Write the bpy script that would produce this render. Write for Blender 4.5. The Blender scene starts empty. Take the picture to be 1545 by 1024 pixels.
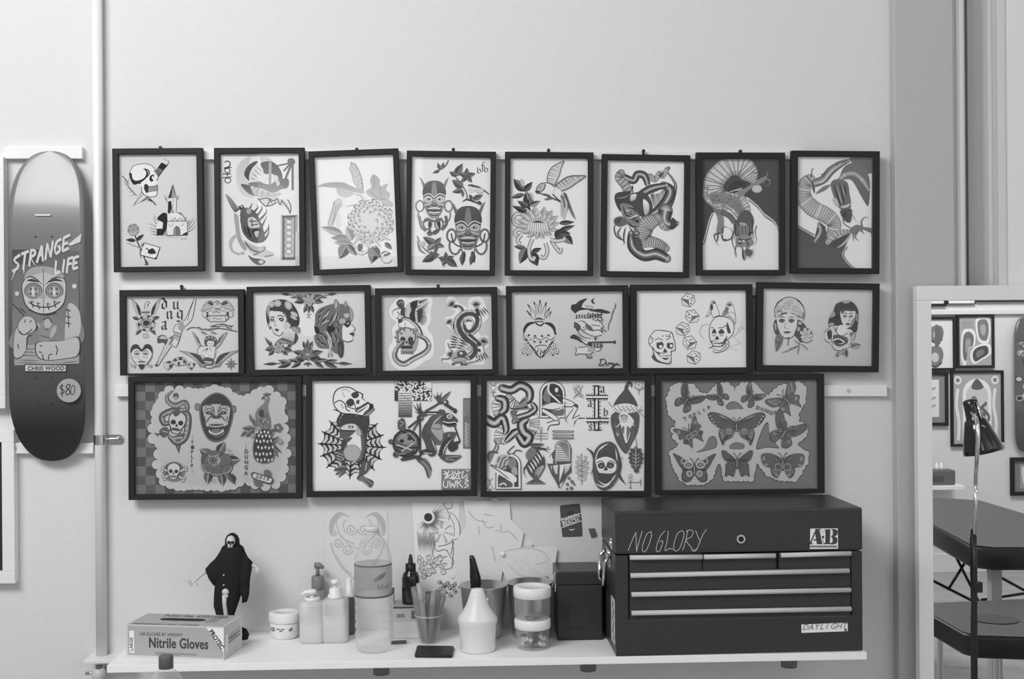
import bpy, bmesh, math, random
from math import sin, cos, pi, radians
from mathutils import Vector, Matrix, Euler
from mathutils.geometry import tessellate_polygon
random.seed(7)
SC = bpy.context.scene
COL = SC.collection
# ---------------------------------------------------------------- camera
FPX = 1771.0
CAM = Vector((0, -3.1, 1.5))
YAW, ROLL = radians(2.0), radians(0.45)
_F = Vector((sin(YAW), cos(YAW), 0)); _R = Vector((cos(YAW), -sin(YAW), 0)); _U = Vector((0, 0, 1))
_R2 = _R*cos(ROLL) - _U*sin(ROLL); _U2 = _U*cos(ROLL) + _R*sin(ROLL)
cam = bpy.data.cameras.new('camera'); camo = bpy.data.objects.new('camera', cam); COL.objects.link(camo)
m = Matrix((_R2, _U2, -_F)).transposed().to_4x4(); m.translation = CAM
camo.matrix_world = m
cam.sensor_width = 36.0; cam.lens = FPX/1545*36.0; cam.clip_start = 0.02
SC.camera = camo

def ray(px, py): return _F*FPX + _R2*(px-772.5) - _U2*(py-512)
def W(px, py, y=0.0):
    d = ray(px, py); t = (y-CAM.y)/d.y; return CAM + d*t
def Z(px, py, z):
    d = ray(px, py); t = (z-CAM.z)/d.z; return CAM + d*t
MIR_Y = -0.07
def MW(px, py, y):          # what the mirror glass shows at a pixel, on the vertical plane y
    d = ray(px, py); t = (2*MIR_Y-y-CAM.y)/d.y; p = CAM + d*t; p.y = y; return p
def MZ(px, py, z):
    d = ray(px, py); t = (z-CAM.z)/d.z; p = CAM + d*t; p.y = 2*MIR_Y-p.y; return p

# ---------------------------------------------------------------- materials
def lin(g):
    g = g/255.0
    return g/12.92 if g <= .04045 else ((g+.055)/1.055)**2.4
MATS = {}
def mat(name, g=128, rough=.5, metal=0, spec=.5, coat=0, noise=0, nscale=40, bump=0, emit=0, trans=0, alpha=1, ior=1.45, alb=None):
    if name in MATS: return MATS[name]
    m = bpy.data.materials.new(name); m.use_nodes = True
    nt = m.node_tree; b = nt.nodes['Principled BSDF']
    v = lin(g) if alb is None else alb
    b.inputs['Base Color'].default_value = (v, v, v, 1)
    b.inputs['Roughness'].default_value = rough; b.inputs['Metallic'].default_value = metal
    b.inputs['Specular IOR Level'].default_value = spec
    b.inputs['Coat Weight'].default_value = coat; b.inputs['Coat Roughness'].default_value = .08
    b.inputs['Transmission Weight'].default_value = trans; b.inputs['IOR'].default_value = ior
    b.inputs['Alpha'].default_value = alpha
    if emit: b.inputs['Emission Color'].default_value = (1, 1, 1, 1); b.inputs['Emission Strength'].default_value = emit
    if noise or bump:
        tc = nt.nodes.new('ShaderNodeTexCoord'); n = nt.nodes.new('ShaderNodeTexNoise')
        n.inputs['Scale'].default_value = nscale; n.inputs['Detail'].default_value = 5
        nt.links.new(tc.outputs['Object'], n.inputs['Vector'])
        if noise:
            r = nt.nodes.new('ShaderNodeValToRGB')
            lo, hi = max(0, v*(1-noise)), min(1, v*(1+noise))
            r.color_ramp.elements[0].color = (lo, lo, lo, 1); r.color_ramp.elements[1].color = (hi, hi, hi, 1)
            r.color_ramp.elements[0].position = .3; r.color_ramp.elements[1].position = .7
            nt.links.new(n.outputs['Fac'], r.inputs['Fac']); nt.links.new(r.outputs['Color'], b.inputs['Base Color'])
        if bump:
            bp = nt.nodes.new('ShaderNodeBump'); bp.inputs['Strength'].default_value = bump; bp.inputs['Distance'].default_value = .004
            nt.links.new(n.outputs['Fac'], bp.inputs['Height']); nt.links.new(bp.outputs['Normal'], b.inputs['Normal'])
    MATS[name] = m; return m
def ink_mat(name='printed_ink', rough=.7, spec=.2):
    if name in MATS: return MATS[name]
    m = mat(name, 128, rough, spec=spec); nt = m.node_tree
    a = nt.nodes.new('ShaderNodeAttribute'); a.attribute_name = 'ink'
    nt.links.new(a.outputs['Color'], nt.nodes['Principled BSDF'].inputs['Base Color']); return m
def pane_mat(name='clear_pane', refl=1.0, rough=.02, tint=1.0):
    if name in MATS: return MATS[name]
    m = bpy.data.materials.new(name); m.use_nodes = True; nt = m.node_tree
    nt.nodes.clear()
    o = nt.nodes.new('ShaderNodeOutputMaterial'); mx = nt.nodes.new('ShaderNodeMixShader')
    t = nt.nodes.new('ShaderNodeBsdfTransparent'); g = nt.nodes.new('ShaderNodeBsdfGlossy'); f = nt.nodes.new('ShaderNodeLayerWeight')
    t.inputs['Color'].default_value = (tint, tint, tint, 1)
    g.inputs['Roughness'].default_value = rough; f.inputs['Blend'].default_value = .5
    pw = nt.nodes.new('ShaderNodeMath'); pw.operation = 'POWER'; pw.inputs[1].default_value = 5
    mu = nt.nodes.new('ShaderNodeMath'); mu.operation = 'MULTIPLY_ADD'; mu.inputs[1].default_value = .9; mu.inputs[2].default_value = .04*refl
    nt.links.new(f.outputs['Facing'], pw.inputs[0]); nt.links.new(pw.outputs[0], mu.inputs[0]); nt.links.new(mu.outputs[0], mx.inputs[0])
    nt.links.new(t.outputs[0], mx.inputs[1]); nt.links.new(g.outputs[0], mx.inputs[2]); nt.links.new(mx.outputs[0], o.inputs[0])
    MATS[name] = m; return m
def shell_mat(name, clear=.5, g=200, rough=.1, edge=.5):
    """thin clear or milky plastic: part see-through, part body, denser at grazing edges"""
    if name in MATS: return MATS[name]
    m = bpy.data.materials.new(name); m.use_nodes = True; nt = m.node_tree; b = nt.nodes['Principled BSDF']; o = nt.nodes['Material Output']
    v = lin(g); b.inputs['Base Color'].default_value = (v, v, v, 1); b.inputs['Roughness'].default_value = rough
    t = nt.nodes.new('ShaderNodeBsdfTransparent'); t.inputs['Color'].default_value = (.97, .97, .97, 1)
    lw = nt.nodes.new('ShaderNodeLayerWeight'); lw.inputs['Blend'].default_value = .35
    ma = nt.nodes.new('ShaderNodeMath'); ma.operation = 'MULTIPLY_ADD'; ma.use_clamp = True
    ma.inputs[1].default_value = edge; ma.inputs[2].default_value = 1-clear
    nt.links.new(lw.outputs['Facing'], ma.inputs[0])
    mx = nt.nodes.new('ShaderNodeMixShader'); nt.links.new(ma.outputs[0], mx.inputs[0])
    nt.links.new(t.outputs[0], mx.inputs[1]); nt.links.new(b.outputs[0], mx.inputs[2]); nt.links.new(mx.outputs[0], o.inputs['Surface'])
    MATS[name] = m; return m

# ---------------------------------------------------------------- objects
def tag(o, label=None, cat=None, group=None, kind=None):
    if label: o['label'] = label
    if cat: o['category'] = cat
    if group: o['group'] = group
    if kind: o['kind'] = kind
    return o
def empty(name, loc, label=None, cat=None, group=None, rot=None):
    o = bpy.data.objects.new(name, None); o.empty_display_size = .05; COL.objects.link(o); o.location = loc
    if rot is not None: o.rotation_euler = rot
    return tag(o, label, cat, group)
def bake(name, bm, material, parent=None, smooth=False, loc=None, rot=None):
    bmesh.ops.recalc_face_normals(bm, faces=bm.faces[:])
    me = bpy.data.meshes.new(name); bm.to_mesh(me); bm.free()
    for m in (material if isinstance(material, (list, tuple)) else [material]): me.materials.append(m)
    if smooth:
        for p in me.polygons: p.use_smooth = True
    o = bpy.data.objects.new(name, me); COL.objects.link(o)
    if parent: o.parent = parent
    if loc is not None: o.location = loc
    if rot is not None: o.rotation_euler = rot
    return o
def B(): return bmesh.new()
def box(bm, x0, x1, y0, y1, z0, z1, bev=0, mi=0):
    b = bmesh.new(); bmesh.ops.create_cube(b, size=1)
    bmesh.ops.scale(b, vec=(abs(x1-x0), abs(y1-y0), abs(z1-z0)), verts=b.verts)
    bmesh.ops.translate(b, vec=((x0+x1)/2, (y0+y1)/2, (z0+z1)/2), verts=b.verts)
    if bev: bmesh.ops.bevel(b, geom=b.edges[:], offset=bev, segments=2, profile=.6, affect='EDGES')
    return merge(bm, b, mi)
def merge(bm, b, mi=0, mtx=None):
    if mtx is not None: bmesh.ops.transform(b, matrix=mtx, verts=b.verts)
    vm = {}
    for v in b.verts: vm[v] = bm.verts.new(v.co)
    for f in b.faces:
        try: nf = bm.faces.new([vm[v] for v in f.verts]); nf.material_index = mi; nf.smooth = f.smooth
        except ValueError: pass
    b.free(); return bm
def loft(bm, rings, cap=True, closed=True, mi=0):
    vs = [[bm.verts.new(p) for p in r] for r in rings]
    n = len(vs[0])
    for a, b in zip(vs, vs[1:]):
        for i in range(n if closed else n-1):
            j = (i+1) % n
            f = bm.faces.new((a[i], a[j], b[j], b[i])); f.smooth = True; f.material_index = mi
    if cap:
        for r in (vs[0], vs[-1]):
            f = bm.faces.new(r); f.material_index = mi
    return bm
def lathe(bm, prof, n=32, c=(0, 0, 0), cap=True, sq=0, mi=0):
    """prof: (r,z) pairs; sq>0 squares the section"""
    rings = []
    for r, z in prof:
        ring = []
        for i in range(n):
            a = 2*pi*(i+.5)/n; k = 1.0
            if sq: k = 1/((abs(cos(a))**sq + abs(sin(a))**sq)**(1/sq))
            ring.append((c[0]+r*k*cos(a), c[1]+r*k*sin(a), c[2]+z))
        rings.append(ring)
    return loft(bm, rings, cap, mi=mi)
def tube(bm, pts, r, n=10, mi=0, cap=True):
    pts = [Vector(p) for p in pts]; rs = r if isinstance(r, (list, tuple)) else [r]*len(pts)
    rings = []; ref = None
    for i, p in enumerate(pts):
        d = (pts[min(i+1, len(pts)-1)]-pts[max(i-1, 0)]).normalized()
        if ref is None: ref = Vector((0, 0, 1)) if abs(d.z) < .9 else Vector((1, 0, 0))
        u = d.cross(ref).normalized(); w = d.cross(u).normalized(); ref = -w if False else u.cross(d)
        rings.append([p+(u*cos(2*pi*k/n)+w*sin(2*pi*k/n))*rs[i] for k in range(n)])
    return loft(bm, rings, cap, mi=mi)
def ball(bm, c, r, sx=1, sy=1, sz=1, seg=16, mi=0):
    b = bmesh.new(); bmesh.ops.create_uvsphere(b, u_segments=seg, v_segments=seg//2+2, radius=r)
    for f in b.faces: f.smooth = True
    return merge(bm, b, mi, Matrix.Translation(c) @ Matrix.Diagonal((sx, sy, sz, 1)))
def cyl(bm, c, r, h, axis='z', n=24, mi=0):
    b = bmesh.new(); bmesh.ops.create_cone(b, cap_ends=True, segments=n, radius1=r, radius2=r, depth=h)
    for f in b.faces: f.smooth = len(f.verts) == 4
    R = Matrix.Identity(4)
    if axis == 'y': R = Matrix.Rotation(pi/2, 4, 'X')
    if axis == 'x': R = Matrix.Rotation(pi/2, 4, 'Y')
    return merge(bm, b, mi, Matrix.Translation(c) @ R)
def struct(o): o['kind'] = 'structure'; return o

# ---------------------------------------------------------------- drawing: flat inks laid on paper
def P2(s):
    if not isinstance(s, str): return [(float(a), float(b)) for a, b in s]
    return [tuple(float(q) for q in t.split(',')) for t in s.split()]
def crom(p, closed=False, k=5):
    n = len(p)
    if n < 3: return list(p)
    out = []
    rng = range(n if closed else n-1)
    for i in rng:
        if closed: a, b, c, d = p[i-1], p[i], p[(i+1) % n], p[(i+2) % n]
        else: a, b, c, d = p[max(i-1, 0)], p[i], p[i+1], p[min(i+2, n-1)]
        for j in range(k):
            t = j/k; t2 = t*t; t3 = t2*t
            out.append(tuple(.5*(2*b[q]+(c[q]-a[q])*t+(2*a[q]-5*b[q]+4*c[q]-d[q])*t2+(3*b[q]-a[q]-3*c[q]+d[q])*t3) for q in (0, 1)))
    if not closed: out.append(p[-1])
    return out
class Art:
    """inks drawn in picture units, y down; (o, ex, ey) map them to the sheet (x right, z up)"""
    def __init__(s, o, ex, ey, ill=1.0, clip=None):
        s.o, s.ex, s.ey, s.ill, s.flat = o, ex, ey, ill, 0
        s.V, s.Fc, s.C, s.n, s.clip = [], [], [], 0, clip
        s.T = Matrix.Identity(3); s.veil = 0
    def pt(s, p):
        x, y = p
        v = s.T @ Vector((x, y, 1)); x, y = v.x, v.y
        if s.clip:
            x = min(max(x, s.clip[0]), s.clip[2]); y = min(max(y, s.clip[1]), s.clip[3])
        return (s.o[0]+s.ex[0]*x+s.ey[0]*y, -s.n, s.o[1]+s.ex[1]*x+s.ey[1]*y)
    def at(s, x, y, k=1, rot=0, fx=1):
        s.T = Matrix(((k*fx*cos(radians(rot)), -k*sin(radians(rot)), x), (k*fx*sin(radians(rot)), k*cos(radians(rot)), y), (0, 0, 1)))
    def home(s): s.T = Matrix.Identity(3); s.veil = 0
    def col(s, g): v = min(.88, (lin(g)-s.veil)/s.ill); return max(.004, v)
    def _add(s, pts, faces, cols):
        b = len(s.V); s.n += 1
        s.V += [s.pt(p) for p in pts]; s.Fc += [tuple(b+i for i in f) for f in faces]
        s.C += [s.col(c) for c in cols]
    def f(s, pts, g, g2=None, d=(0, 1), sm=0):
        p = P2(pts)
        if sm: p = crom(p, True, 5)
        if len(p) < 3: return
        tri = tessellate_polygon([[Vector((x, y, 0)) for x, y in p]])
        if g2 is None: c = [g]*len(p)
        else:
            q = [x*d[0]+y*d[1] for x, y in p]; a, b = min(q), max(q); c = [g+(g2-g)*(v-a)/((b-a) or 1) for v in q]
        s._add(p, tri, c)
    def s(s, pts, g, g2=None, d=(0, 1)): s.f(pts, g, g2, d, 1)
    def l(s, pts, w=5, g=60, tp=0, sm=1, cl=0):
        """tp 0 even, 1 taper to the end, 2 taper at both ends"""
        p = P2(pts)
        if w < 8: w = w*1.1+.7
        if g < 135: g = max(45, g-14)
        if sm and len(p) > 2: p = crom(p, bool(cl), 5)
        if cl: p = p+[p[0]]
        if tp and len(p) == 2: p = [(p[0][0]+(p[1][0]-p[0][0])*i/5, p[0][1]+(p[1][1]-p[0][1])*i/5) for i in range(6)]
        s.rib(p, [w*(1 if tp == 0 else (1-i/(len(p)-1)*.92 if tp == 1 else max(.08, sin(pi*i/(len(p)-1))))) for i in range(len(p))], [(-.5, g), (.5, g)])
    def rib(s, p, ws, prof):
        n = len(p)
        if n < 2: return
        V = []; C = []; F = []; k = len(prof)
        for i in range(n):
            a, b = p[max(i-1, 0)], p[min(i+1, n-1)]
            dx, dy = b[0]-a[0], b[1]-a[1]; L = math.hypot(dx, dy) or 1; nx, ny = -dy/L, dx/L
            for t, g in prof: V.append((p[i][0]+nx*t*ws[i], p[i][1]+ny*t*ws[i])); C.append(g)
        for i in range(n-1):
            for j in range(k-1): F.append((i*k+j, i*k+j+1, (i+1)*k+j+1, (i+1)*k+j))
        s._add(V, F, C)
    def e(s, x, y, rx, ry=None, g=60, rot=0, g2=None, n=22):
        ry = rx if ry is None else ry; c, d = cos(radians(rot)), sin(radians(rot))
        p = [(x+rx*cos(2*pi*i/n)*c-ry*sin(2*pi*i/n)*d, y+rx*cos(2*pi*i/n)*d+ry*sin(2*pi*i/n)*c) for i in range(n)]
        s._add([(x, y)]+p, [(0, i+1, (i+1) % n+1) for i in range(n)], [g2 if g2 is not None else g]+[g]*n)
    def o2(s, x, y, rx, ry=None, w=4, g=60, rot=0, a0=0, a1=360, n=24):
        ry = rx if ry is None else ry; c, d = cos(radians(rot)), sin(radians(rot))
        q = [radians(a0+(a1-a0)*i/n) for i in range(n+1)]
        s.rib([(x+rx*cos(t)*c-ry*sin(t)*d, y+rx*cos(t)*d+ry*sin(t)*c) for t in q], [w]*(n+1), [(-.5, g), (.5, g)])
    def r(s, x0, y0, x1, y1, g): s.f([(x0, y0), (x1, y0), (x1, y1), (x0, y1)], g)
    def leaf(s, x0, y0, x1, y1, w, g=60, g2=None, vein=None, bend=0):
        g2 = g if g2 is None else g2
        dx, dy = x1-x0, y1-y0; L = math.hypot(dx, dy) or 1; nx, ny = -dy/L, dx/L
        mid = []; lo = []; hi = []
        for i in range(9):
            t = i/8; h = w*.5*(sin(pi*t**.8))*(1-.15*t); b = bend*sin(pi*t)
            x, y = x0+dx*t+nx*b, y0+dy*t+ny*b
            mid.append((x, y)); lo.append((x-nx*h, y-ny*h)); hi.append((x+nx*h, y+ny*h))
        s.f(lo+mid[::-1], g); s.f(mid+hi[::-1], g2)
        if vein is not None: s.l(mid, w*.07+.8, vein, sm=0)
    def fan(s, A, Bc, n, w, g, g2=None, tp=1):
        a = crom(P2(A), False, 8); b = crom(P2(Bc), False, 8)
        for i in range(n):
            t = i/(n-1) if n > 1 else 0; p = a[int(t*(len(a)-1))]; q = b[int(t*(len(b)-1))]
            s.l([p, q], w, g if (i % 2 == 0 or g2 is None) else g2, tp=tp, sm=0)
    def wing(s, A, Bc, n, fill, line=60, w=4):
        a = crom(P2(A), False, 6); b = crom(P2(Bc), False, 6)
        s.f(a+b[::-1], fill); s.fan(A, Bc, n, w, line); s.l(a, w*1.3, line, sm=0); s.l(b, w*.8, line, sm=0)
    def snake(s, pts, ws, prof, lines=0, lg=60, lw=3, side=(0, .5), ol=0):
        p = P2(pts); n0 = len(p); p = crom(p, False, 7); m = len(p)
        if not isinstance(ws, (list, tuple)): ws = [ws]*n0
        W_ = []
        for i in range(m):
            t = i/(m-1)*(len(ws)-1); j = min(int(t), len(ws)-2); W_.append(ws[j]+(ws[j+1]-ws[j])*(t-j))
        if ol: s.rib(p, [w+2*ol for w in W_], [(-.5, lg), (.5, lg)])
        for q, w in ((p[0], W_[0]), (p[-1], W_[-1])): s.e(q[0], q[1], w*.48, w*.48, prof[0][1], 0, prof[len(prof)//2][1])
        s.rib(p, W_, prof)
        if lines:
            for k in range(lines):
                i = int((k+.5)/lines*(m-1)); a, b = p[max(i-1, 0)], p[min(i+1, m-1)]
                dx, dy = b[0]-a[0], b[1]-a[1]; L = math.hypot(dx, dy) or 1; nx, ny = -dy/L, dx/L
                s.l([(p[i][0]+nx*side[0]*W_[i], p[i][1]+ny*side[0]*W_[i]), (p[i][0]+nx*side[1]*W_[i]+dx/L*lw, p[i][1]+ny*side[1]*W_[i]+dy/L*lw)], lw, lg, sm=0)
    def rose(s, x, y, r, g=150, dk=60, n=5, lt=None):
        lt = lt or g
        s.e(x, y, r*1.02, r*.98, dk)
        for ring, (rr, cnt, rad) in enumerate(((.66, n+1, .40), (.42, n, .34), (.2, 3, .26))):
            for i in range(cnt):
                a = 2*pi*(i+.37*ring)/cnt+.3
                s.e(x+r*rr*cos(a), y+r*rr*sin(a), r*rad, r*rad*.86, dk, math.degrees(a))
                s.e(x+r*rr*cos(a)*1.04, y+r*rr*sin(a)*1.04, r*rad*.86, r*rad*.72, lt, math.degrees(a), g)
        s.e(x, y, r*.2, r*.17, dk); s.o2(x, y, r*.1, w=r*.06, g=lt)
    def skull(s, x, y, k, rot=0, g=205, dk=55, jaw=1):
        """front skull about 2k wide and 2.6k tall"""
        s.at(x, y, k/100, rot)
        s.s('-100,-30 -85,-95 -30,-130 30,-130 85,-95 100,-30 85,30 70,55 60,95 30,118 -30,118 -60,95 -70,55 -85,30', dk)
        s.s('-90,-30 -76,-88 -28,-120 28,-120 76,-88 90,-30 74,26 58,48 48,66 -48,66 -58,48 -74,26', g)
        if jaw: s.s('-50,74 50,74 44,96 22,110 -22,110 -44,96', g)
        s.s('-68,-18 -40,-34 -14,-14 -18,14 -48,22 -66,8', dk); s.s('68,-18 40,-34 14,-14 18,14 48,22 66,8', dk)
        s.s('0,8 14,36 0,42 -14,36', dk)
        for i in range(-3, 4): s.l([(i*13, 54), (i*13, 90)], 5, dk, sm=0)
        s.l('-48,72 0,78 48,72', 6, dk)
        s.home()
    def text(s, t, x, y, h, g=60, rot=0, bold=0, sx=1, skew=0, sp=1.0, al='LEFT'):
        cu = bpy.data.curves.new('t', 'FONT'); cu.body = t; cu.size = 1.0; cu.offset = bold; cu.align_x = al; cu.resolution_u = 3
        cu.shear = skew; cu.space_character = sp
        ob = bpy.data.objects.new('t', cu); me = bpy.data.meshes.new_from_object(ob)
        c, d = cos(radians(rot)), sin(radians(rot)); k = h/.69
        pts = [(x+v.co.x*k*sx*c+v.co.y*k*d, y+v.co.x*k*sx*d-v.co.y*k*c) for v in me.vertices]
        if pts: s._add(pts, [tuple(p.vertices) for p in me.polygons], [g]*len(pts))
        bpy.data.meshes.remove(me); bpy.data.objects.remove(ob); bpy.data.curves.remove(cu)
    def nib(s, strokes, x, y, k, w, g=60, ang=40, rot=0):
        """broad-pen lettering: each stroke a polyline, the pen edge held at one angle"""
        c, d = cos(radians(ang))*w/2, -sin(radians(ang))*w/2
        s.at(x, y, 1, rot)
        for st in strokes.split('/'):
            p = [(a*k, b*k) for a, b in P2(st.strip())]
            for a, b in zip(p, p[1:]):
                q = [(a[0]-c, a[1]-d), (a[0]+c, a[1]+d), (b[0]+c, b[1]+d), (b[0]-c, b[1]-d)]
                s.f(q, g)
        s.home()
    def settle(s, y=0.0, room=.004):
        k = min(9e-6, room/max(1, s.n)); s.flat = 1
        s.V = [(a, b*k+y, c) for a, b, c in s.V]; return s
    def done(s, name, parent, m=None):
        if not s.flat: s.settle()
        me = bpy.data.meshes.new(name); me.from_pydata(s.V, [], s.Fc)
        at = me.attributes.new('ink', 'FLOAT_COLOR', 'POINT')
        at.data.foreach_set('color', [q for c in s.C for q in (c, c, c, 1.0)])
        me.materials.append(m or ink_mat()); me.update()
        # every ink faces the viewer
        bm = bmesh.new(); bm.from_mesh(me)
        fl = [f for f in bm.faces if f.normal.y > 0]
        if fl: bmesh.ops.reverse_faces(bm, faces=fl)
        bm.to_mesh(me); bm.free()
        o = bpy.data.objects.new(name, me); COL.objects.link(o); o.parent = parent; return o
# broad-pen letters on a unit cell: x 0..0.6, y 0 (base) up to -1
BL = {'a': '0.1,-.68 .4,-.75 .4,-.08 .52,0/.4,-.42 .1,-.3 .1,-.08 .2,0 .4,-.14', 'b': '.1,-1 .1,-.08 .25,0 .48,-.12 .48,-.55 .3,-.68 .1,-.55',
      'd': '.1,-1 .48,-.62 .48,-.12 .3,0 .1,-.1 .1,-.5 .3,-.66 .48,-.58', 'f': '.45,-.95 .3,-1 .2,-.85 .2,.1/.05,-.6 .42,-.64', 'g': '.48,-.62 .25,-.7 .08,-.55 .08,-.15 .22,-.02 .46,-.14/.48,-.68 .48,.18 .3,.32 .02,.26',
      'n': '.08,-.66 .12,-.08 .22,0/.12,-.55 .36,-.7 .46,-.58 .46,-.08 .56,0', 'u': '.06,-.66 .12,-.6 .12,-.1 .24,0 .46,-.14/.46,-.7 .46,-.08 .56,0',
      's': '.48,-.62 .25,-.7 .1,-.56 .45,-.2 .42,-.05 .2,0 .05,-.12', '6': '.42,-.95 .12,-.7 .1,-.15 .26,0 .46,-.12 .46,-.38 .3,-.5 .1,-.36', '9': '.46,-.5 .26,-.42 .1,-.55 .12,-.85 .3,-.95 .46,-.8 .46,-.25 .2,0'}
WORLD, KEY, FILL = .27, 86, 78
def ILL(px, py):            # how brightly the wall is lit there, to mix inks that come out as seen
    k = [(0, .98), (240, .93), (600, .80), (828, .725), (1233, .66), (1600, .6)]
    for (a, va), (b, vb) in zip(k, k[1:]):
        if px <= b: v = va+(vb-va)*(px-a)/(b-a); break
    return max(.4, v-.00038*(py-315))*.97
# ---------------------------------------------------------------- the drawings of the top row
def art_f1(a):
    # feathered leaves and knife blade behind the skull
    a.l('105,262 140,300 175,370 215,410', 5, 90)
    for q in ('140,300 118,295', '150,325 120,330', '165,350 135,365', '190,385 150,380', '200,400 160,420', '150,310 160,270'): a.l(q, 4, 100, 1)
    a.leaf(215, 408, 120, 300, 22, 150, 215, 80)
    a.f('255,378 300,420 215,470 187,488', 215); a.l('255,378 187,488 300,425', 4, 60, sm=0); a.l('262,400 195,478', 4, 120)
    a.leaf(300, 415, 240, 460, 26, 120, 200, 60); a.leaf(290, 440, 345, 460, 22, 110, 190, 60); a.l('300,425 335,455 358,482', 8, 60)
    a.s('160,250 185,195 245,176 310,182 348,215 352,250 372,272 362,300 372,330 368,385 360,408 320,420 275,408 250,370 240,330 195,322 168,290', 228)
    a.l('160,250 185,195 245,176 310,182 348,215 352,245', 3.5, 80); a.l('250,345 256,385 285,412 330,420 362,408 370,350 360,325', 4, 75)
    a.s('158,250 172,300 200,330 265,300 298,255 290,222 262,208 285,240 268,280 215,300 185,285 176,245', 55)
    a.l('262,210 300,222 304,255 270,292', 9, 50, 2); a.l('205,322 250,318', 5, 70)
    a.s('315,265 335,255 345,268 330,285 338,300 320,308 308,290', 50); a.e(334, 278, 9, 12, 215)
    a.s('340,225 362,240 368,262 345,258', 215); a.l('338,228 362,238 372,280 358,300', 4, 70)
    a.s('275,325 300,335 305,370 290,392 270,360', 60); a.r(302, 342, 368, 378, 200)
    for y in (342, 352, 365, 378): a.l([(300, y+4), (370, y-6)], 4, 80)
    for x in (315, 330, 345, 358): a.l([(x, 340), (x+2, 380)], 2.5, 120)
    a.f('412,138 455,160 375,272 350,235', 215); a.f('398,165 442,190 410,225 372,205', 50); a.f('372,205 410,225 375,272 352,240', 130, 90); a.l('412,140 455,160', 4, 70); a.l('395,172 352,235', 4, 60); a.l('452,165 378,268', 4, 60)
    a.e(432, 152, 14, 9, 190, 25)
    # little burning house with a tower
    a.f('482,332 448,432 512,432', 175, 110, (-1, 0)); a.f('482,332 470,432 448,432', 70); a.l('482,332 448,432 512,432 482,332', 3.5, 70, sm=0)
    a.f('446,430 512,430 508,552 446,540', 215); a.f('448,455 470,450 478,500 462,545 446,540', 55); a.f('476,500 500,548 470,545', 150)
    a.l('512,430 508,548', 3, 110); a.l('484,436 484,520', 3, 150)
    a.f('420,535 440,545 540,536 592,602 592,705 366,705 366,600 395,548', 222)
    a.f('418,535 442,545 445,600 440,660 415,705 366,705 366,655 408,655 412,610 374,590 368,575 395,548', 52)
    a.f('440,660 448,705 410,705', 160); a.f('512,536 545,536 592,590 580,610 550,560', 110, 190, (1, 1))
    a.l('445,600 590,600', 4, 90); a.l('470,580 480,600 500,575 515,600 540,578 560,600 585,572', 3.5, 110)
    a.l('440,706 592,704', 5, 70); a.l('592,602 594,704', 4, 90)
    a.s('494,705 494,660 514,638 536,660 536,705', 150, 110, (1, 0)); a.l('514,640 514,705', 3, 80); a.l('494,705 494,660 514,638 536,660 536,705', 3, 70)
    a.f('566,690 592,680 592,706 552,706', 60); a.l('455,620 470,640 490,612', 3, 140); a.l('545,640 570,615', 3, 140)
    for q in ('360,640 330,625 298,612', '362,660 340,655 305,640', '360,680 330,672 315,655', '365,700 340,695 320,680', '370,620 350,600 345,545', '380,600 362,590 345,560',
              '598,640 625,600 632,575', '600,660 630,630 660,575', '600,680 630,660 658,628', '598,620 606,600 610,585', '430,440 425,420 418,400', '440,460 435,440 442,415', '520,440 522,420 535,405'): a.l(q, 5, 120, 1)
    a.l('370,722 480,716 590,722', 9, 205); a.l('540,735 590,730', 7, 190)
    # rose and card
    a.l('205,700 232,770 262,830 292,915', 8, 60); a.l('280,880 305,915 280,918', 7, 110); a.l('150,760 240,795', 3, 120)
    a.e(193, 662, 43, 46, 150); a.rose(193, 660, 40, 165, 120); a.e(193, 690, 30, 12, 170)
    a.leaf(212, 740, 138, 735, 30, 60, 75); a.leaf(216, 742, 272, 695, 30, 55, 80); a.l('262,762 244,800 250,870', 6, 150)
    a.f('270,755 395,792 365,882 243,850', 60); a.f('272,761 388,795 361,875 249,846', 224)
    a.s('362,835 335,805 318,806 322,818 285,795 312,822 305,828 325,842', 55)
    a.s('362,835 340,800 316,808 300,828 322,842', 60); a.l('285,796 330,824', 6, 60); a.f('362,882 366,862 345,876', 70); a.f('262,765 280,768 268,785', 80)

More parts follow.
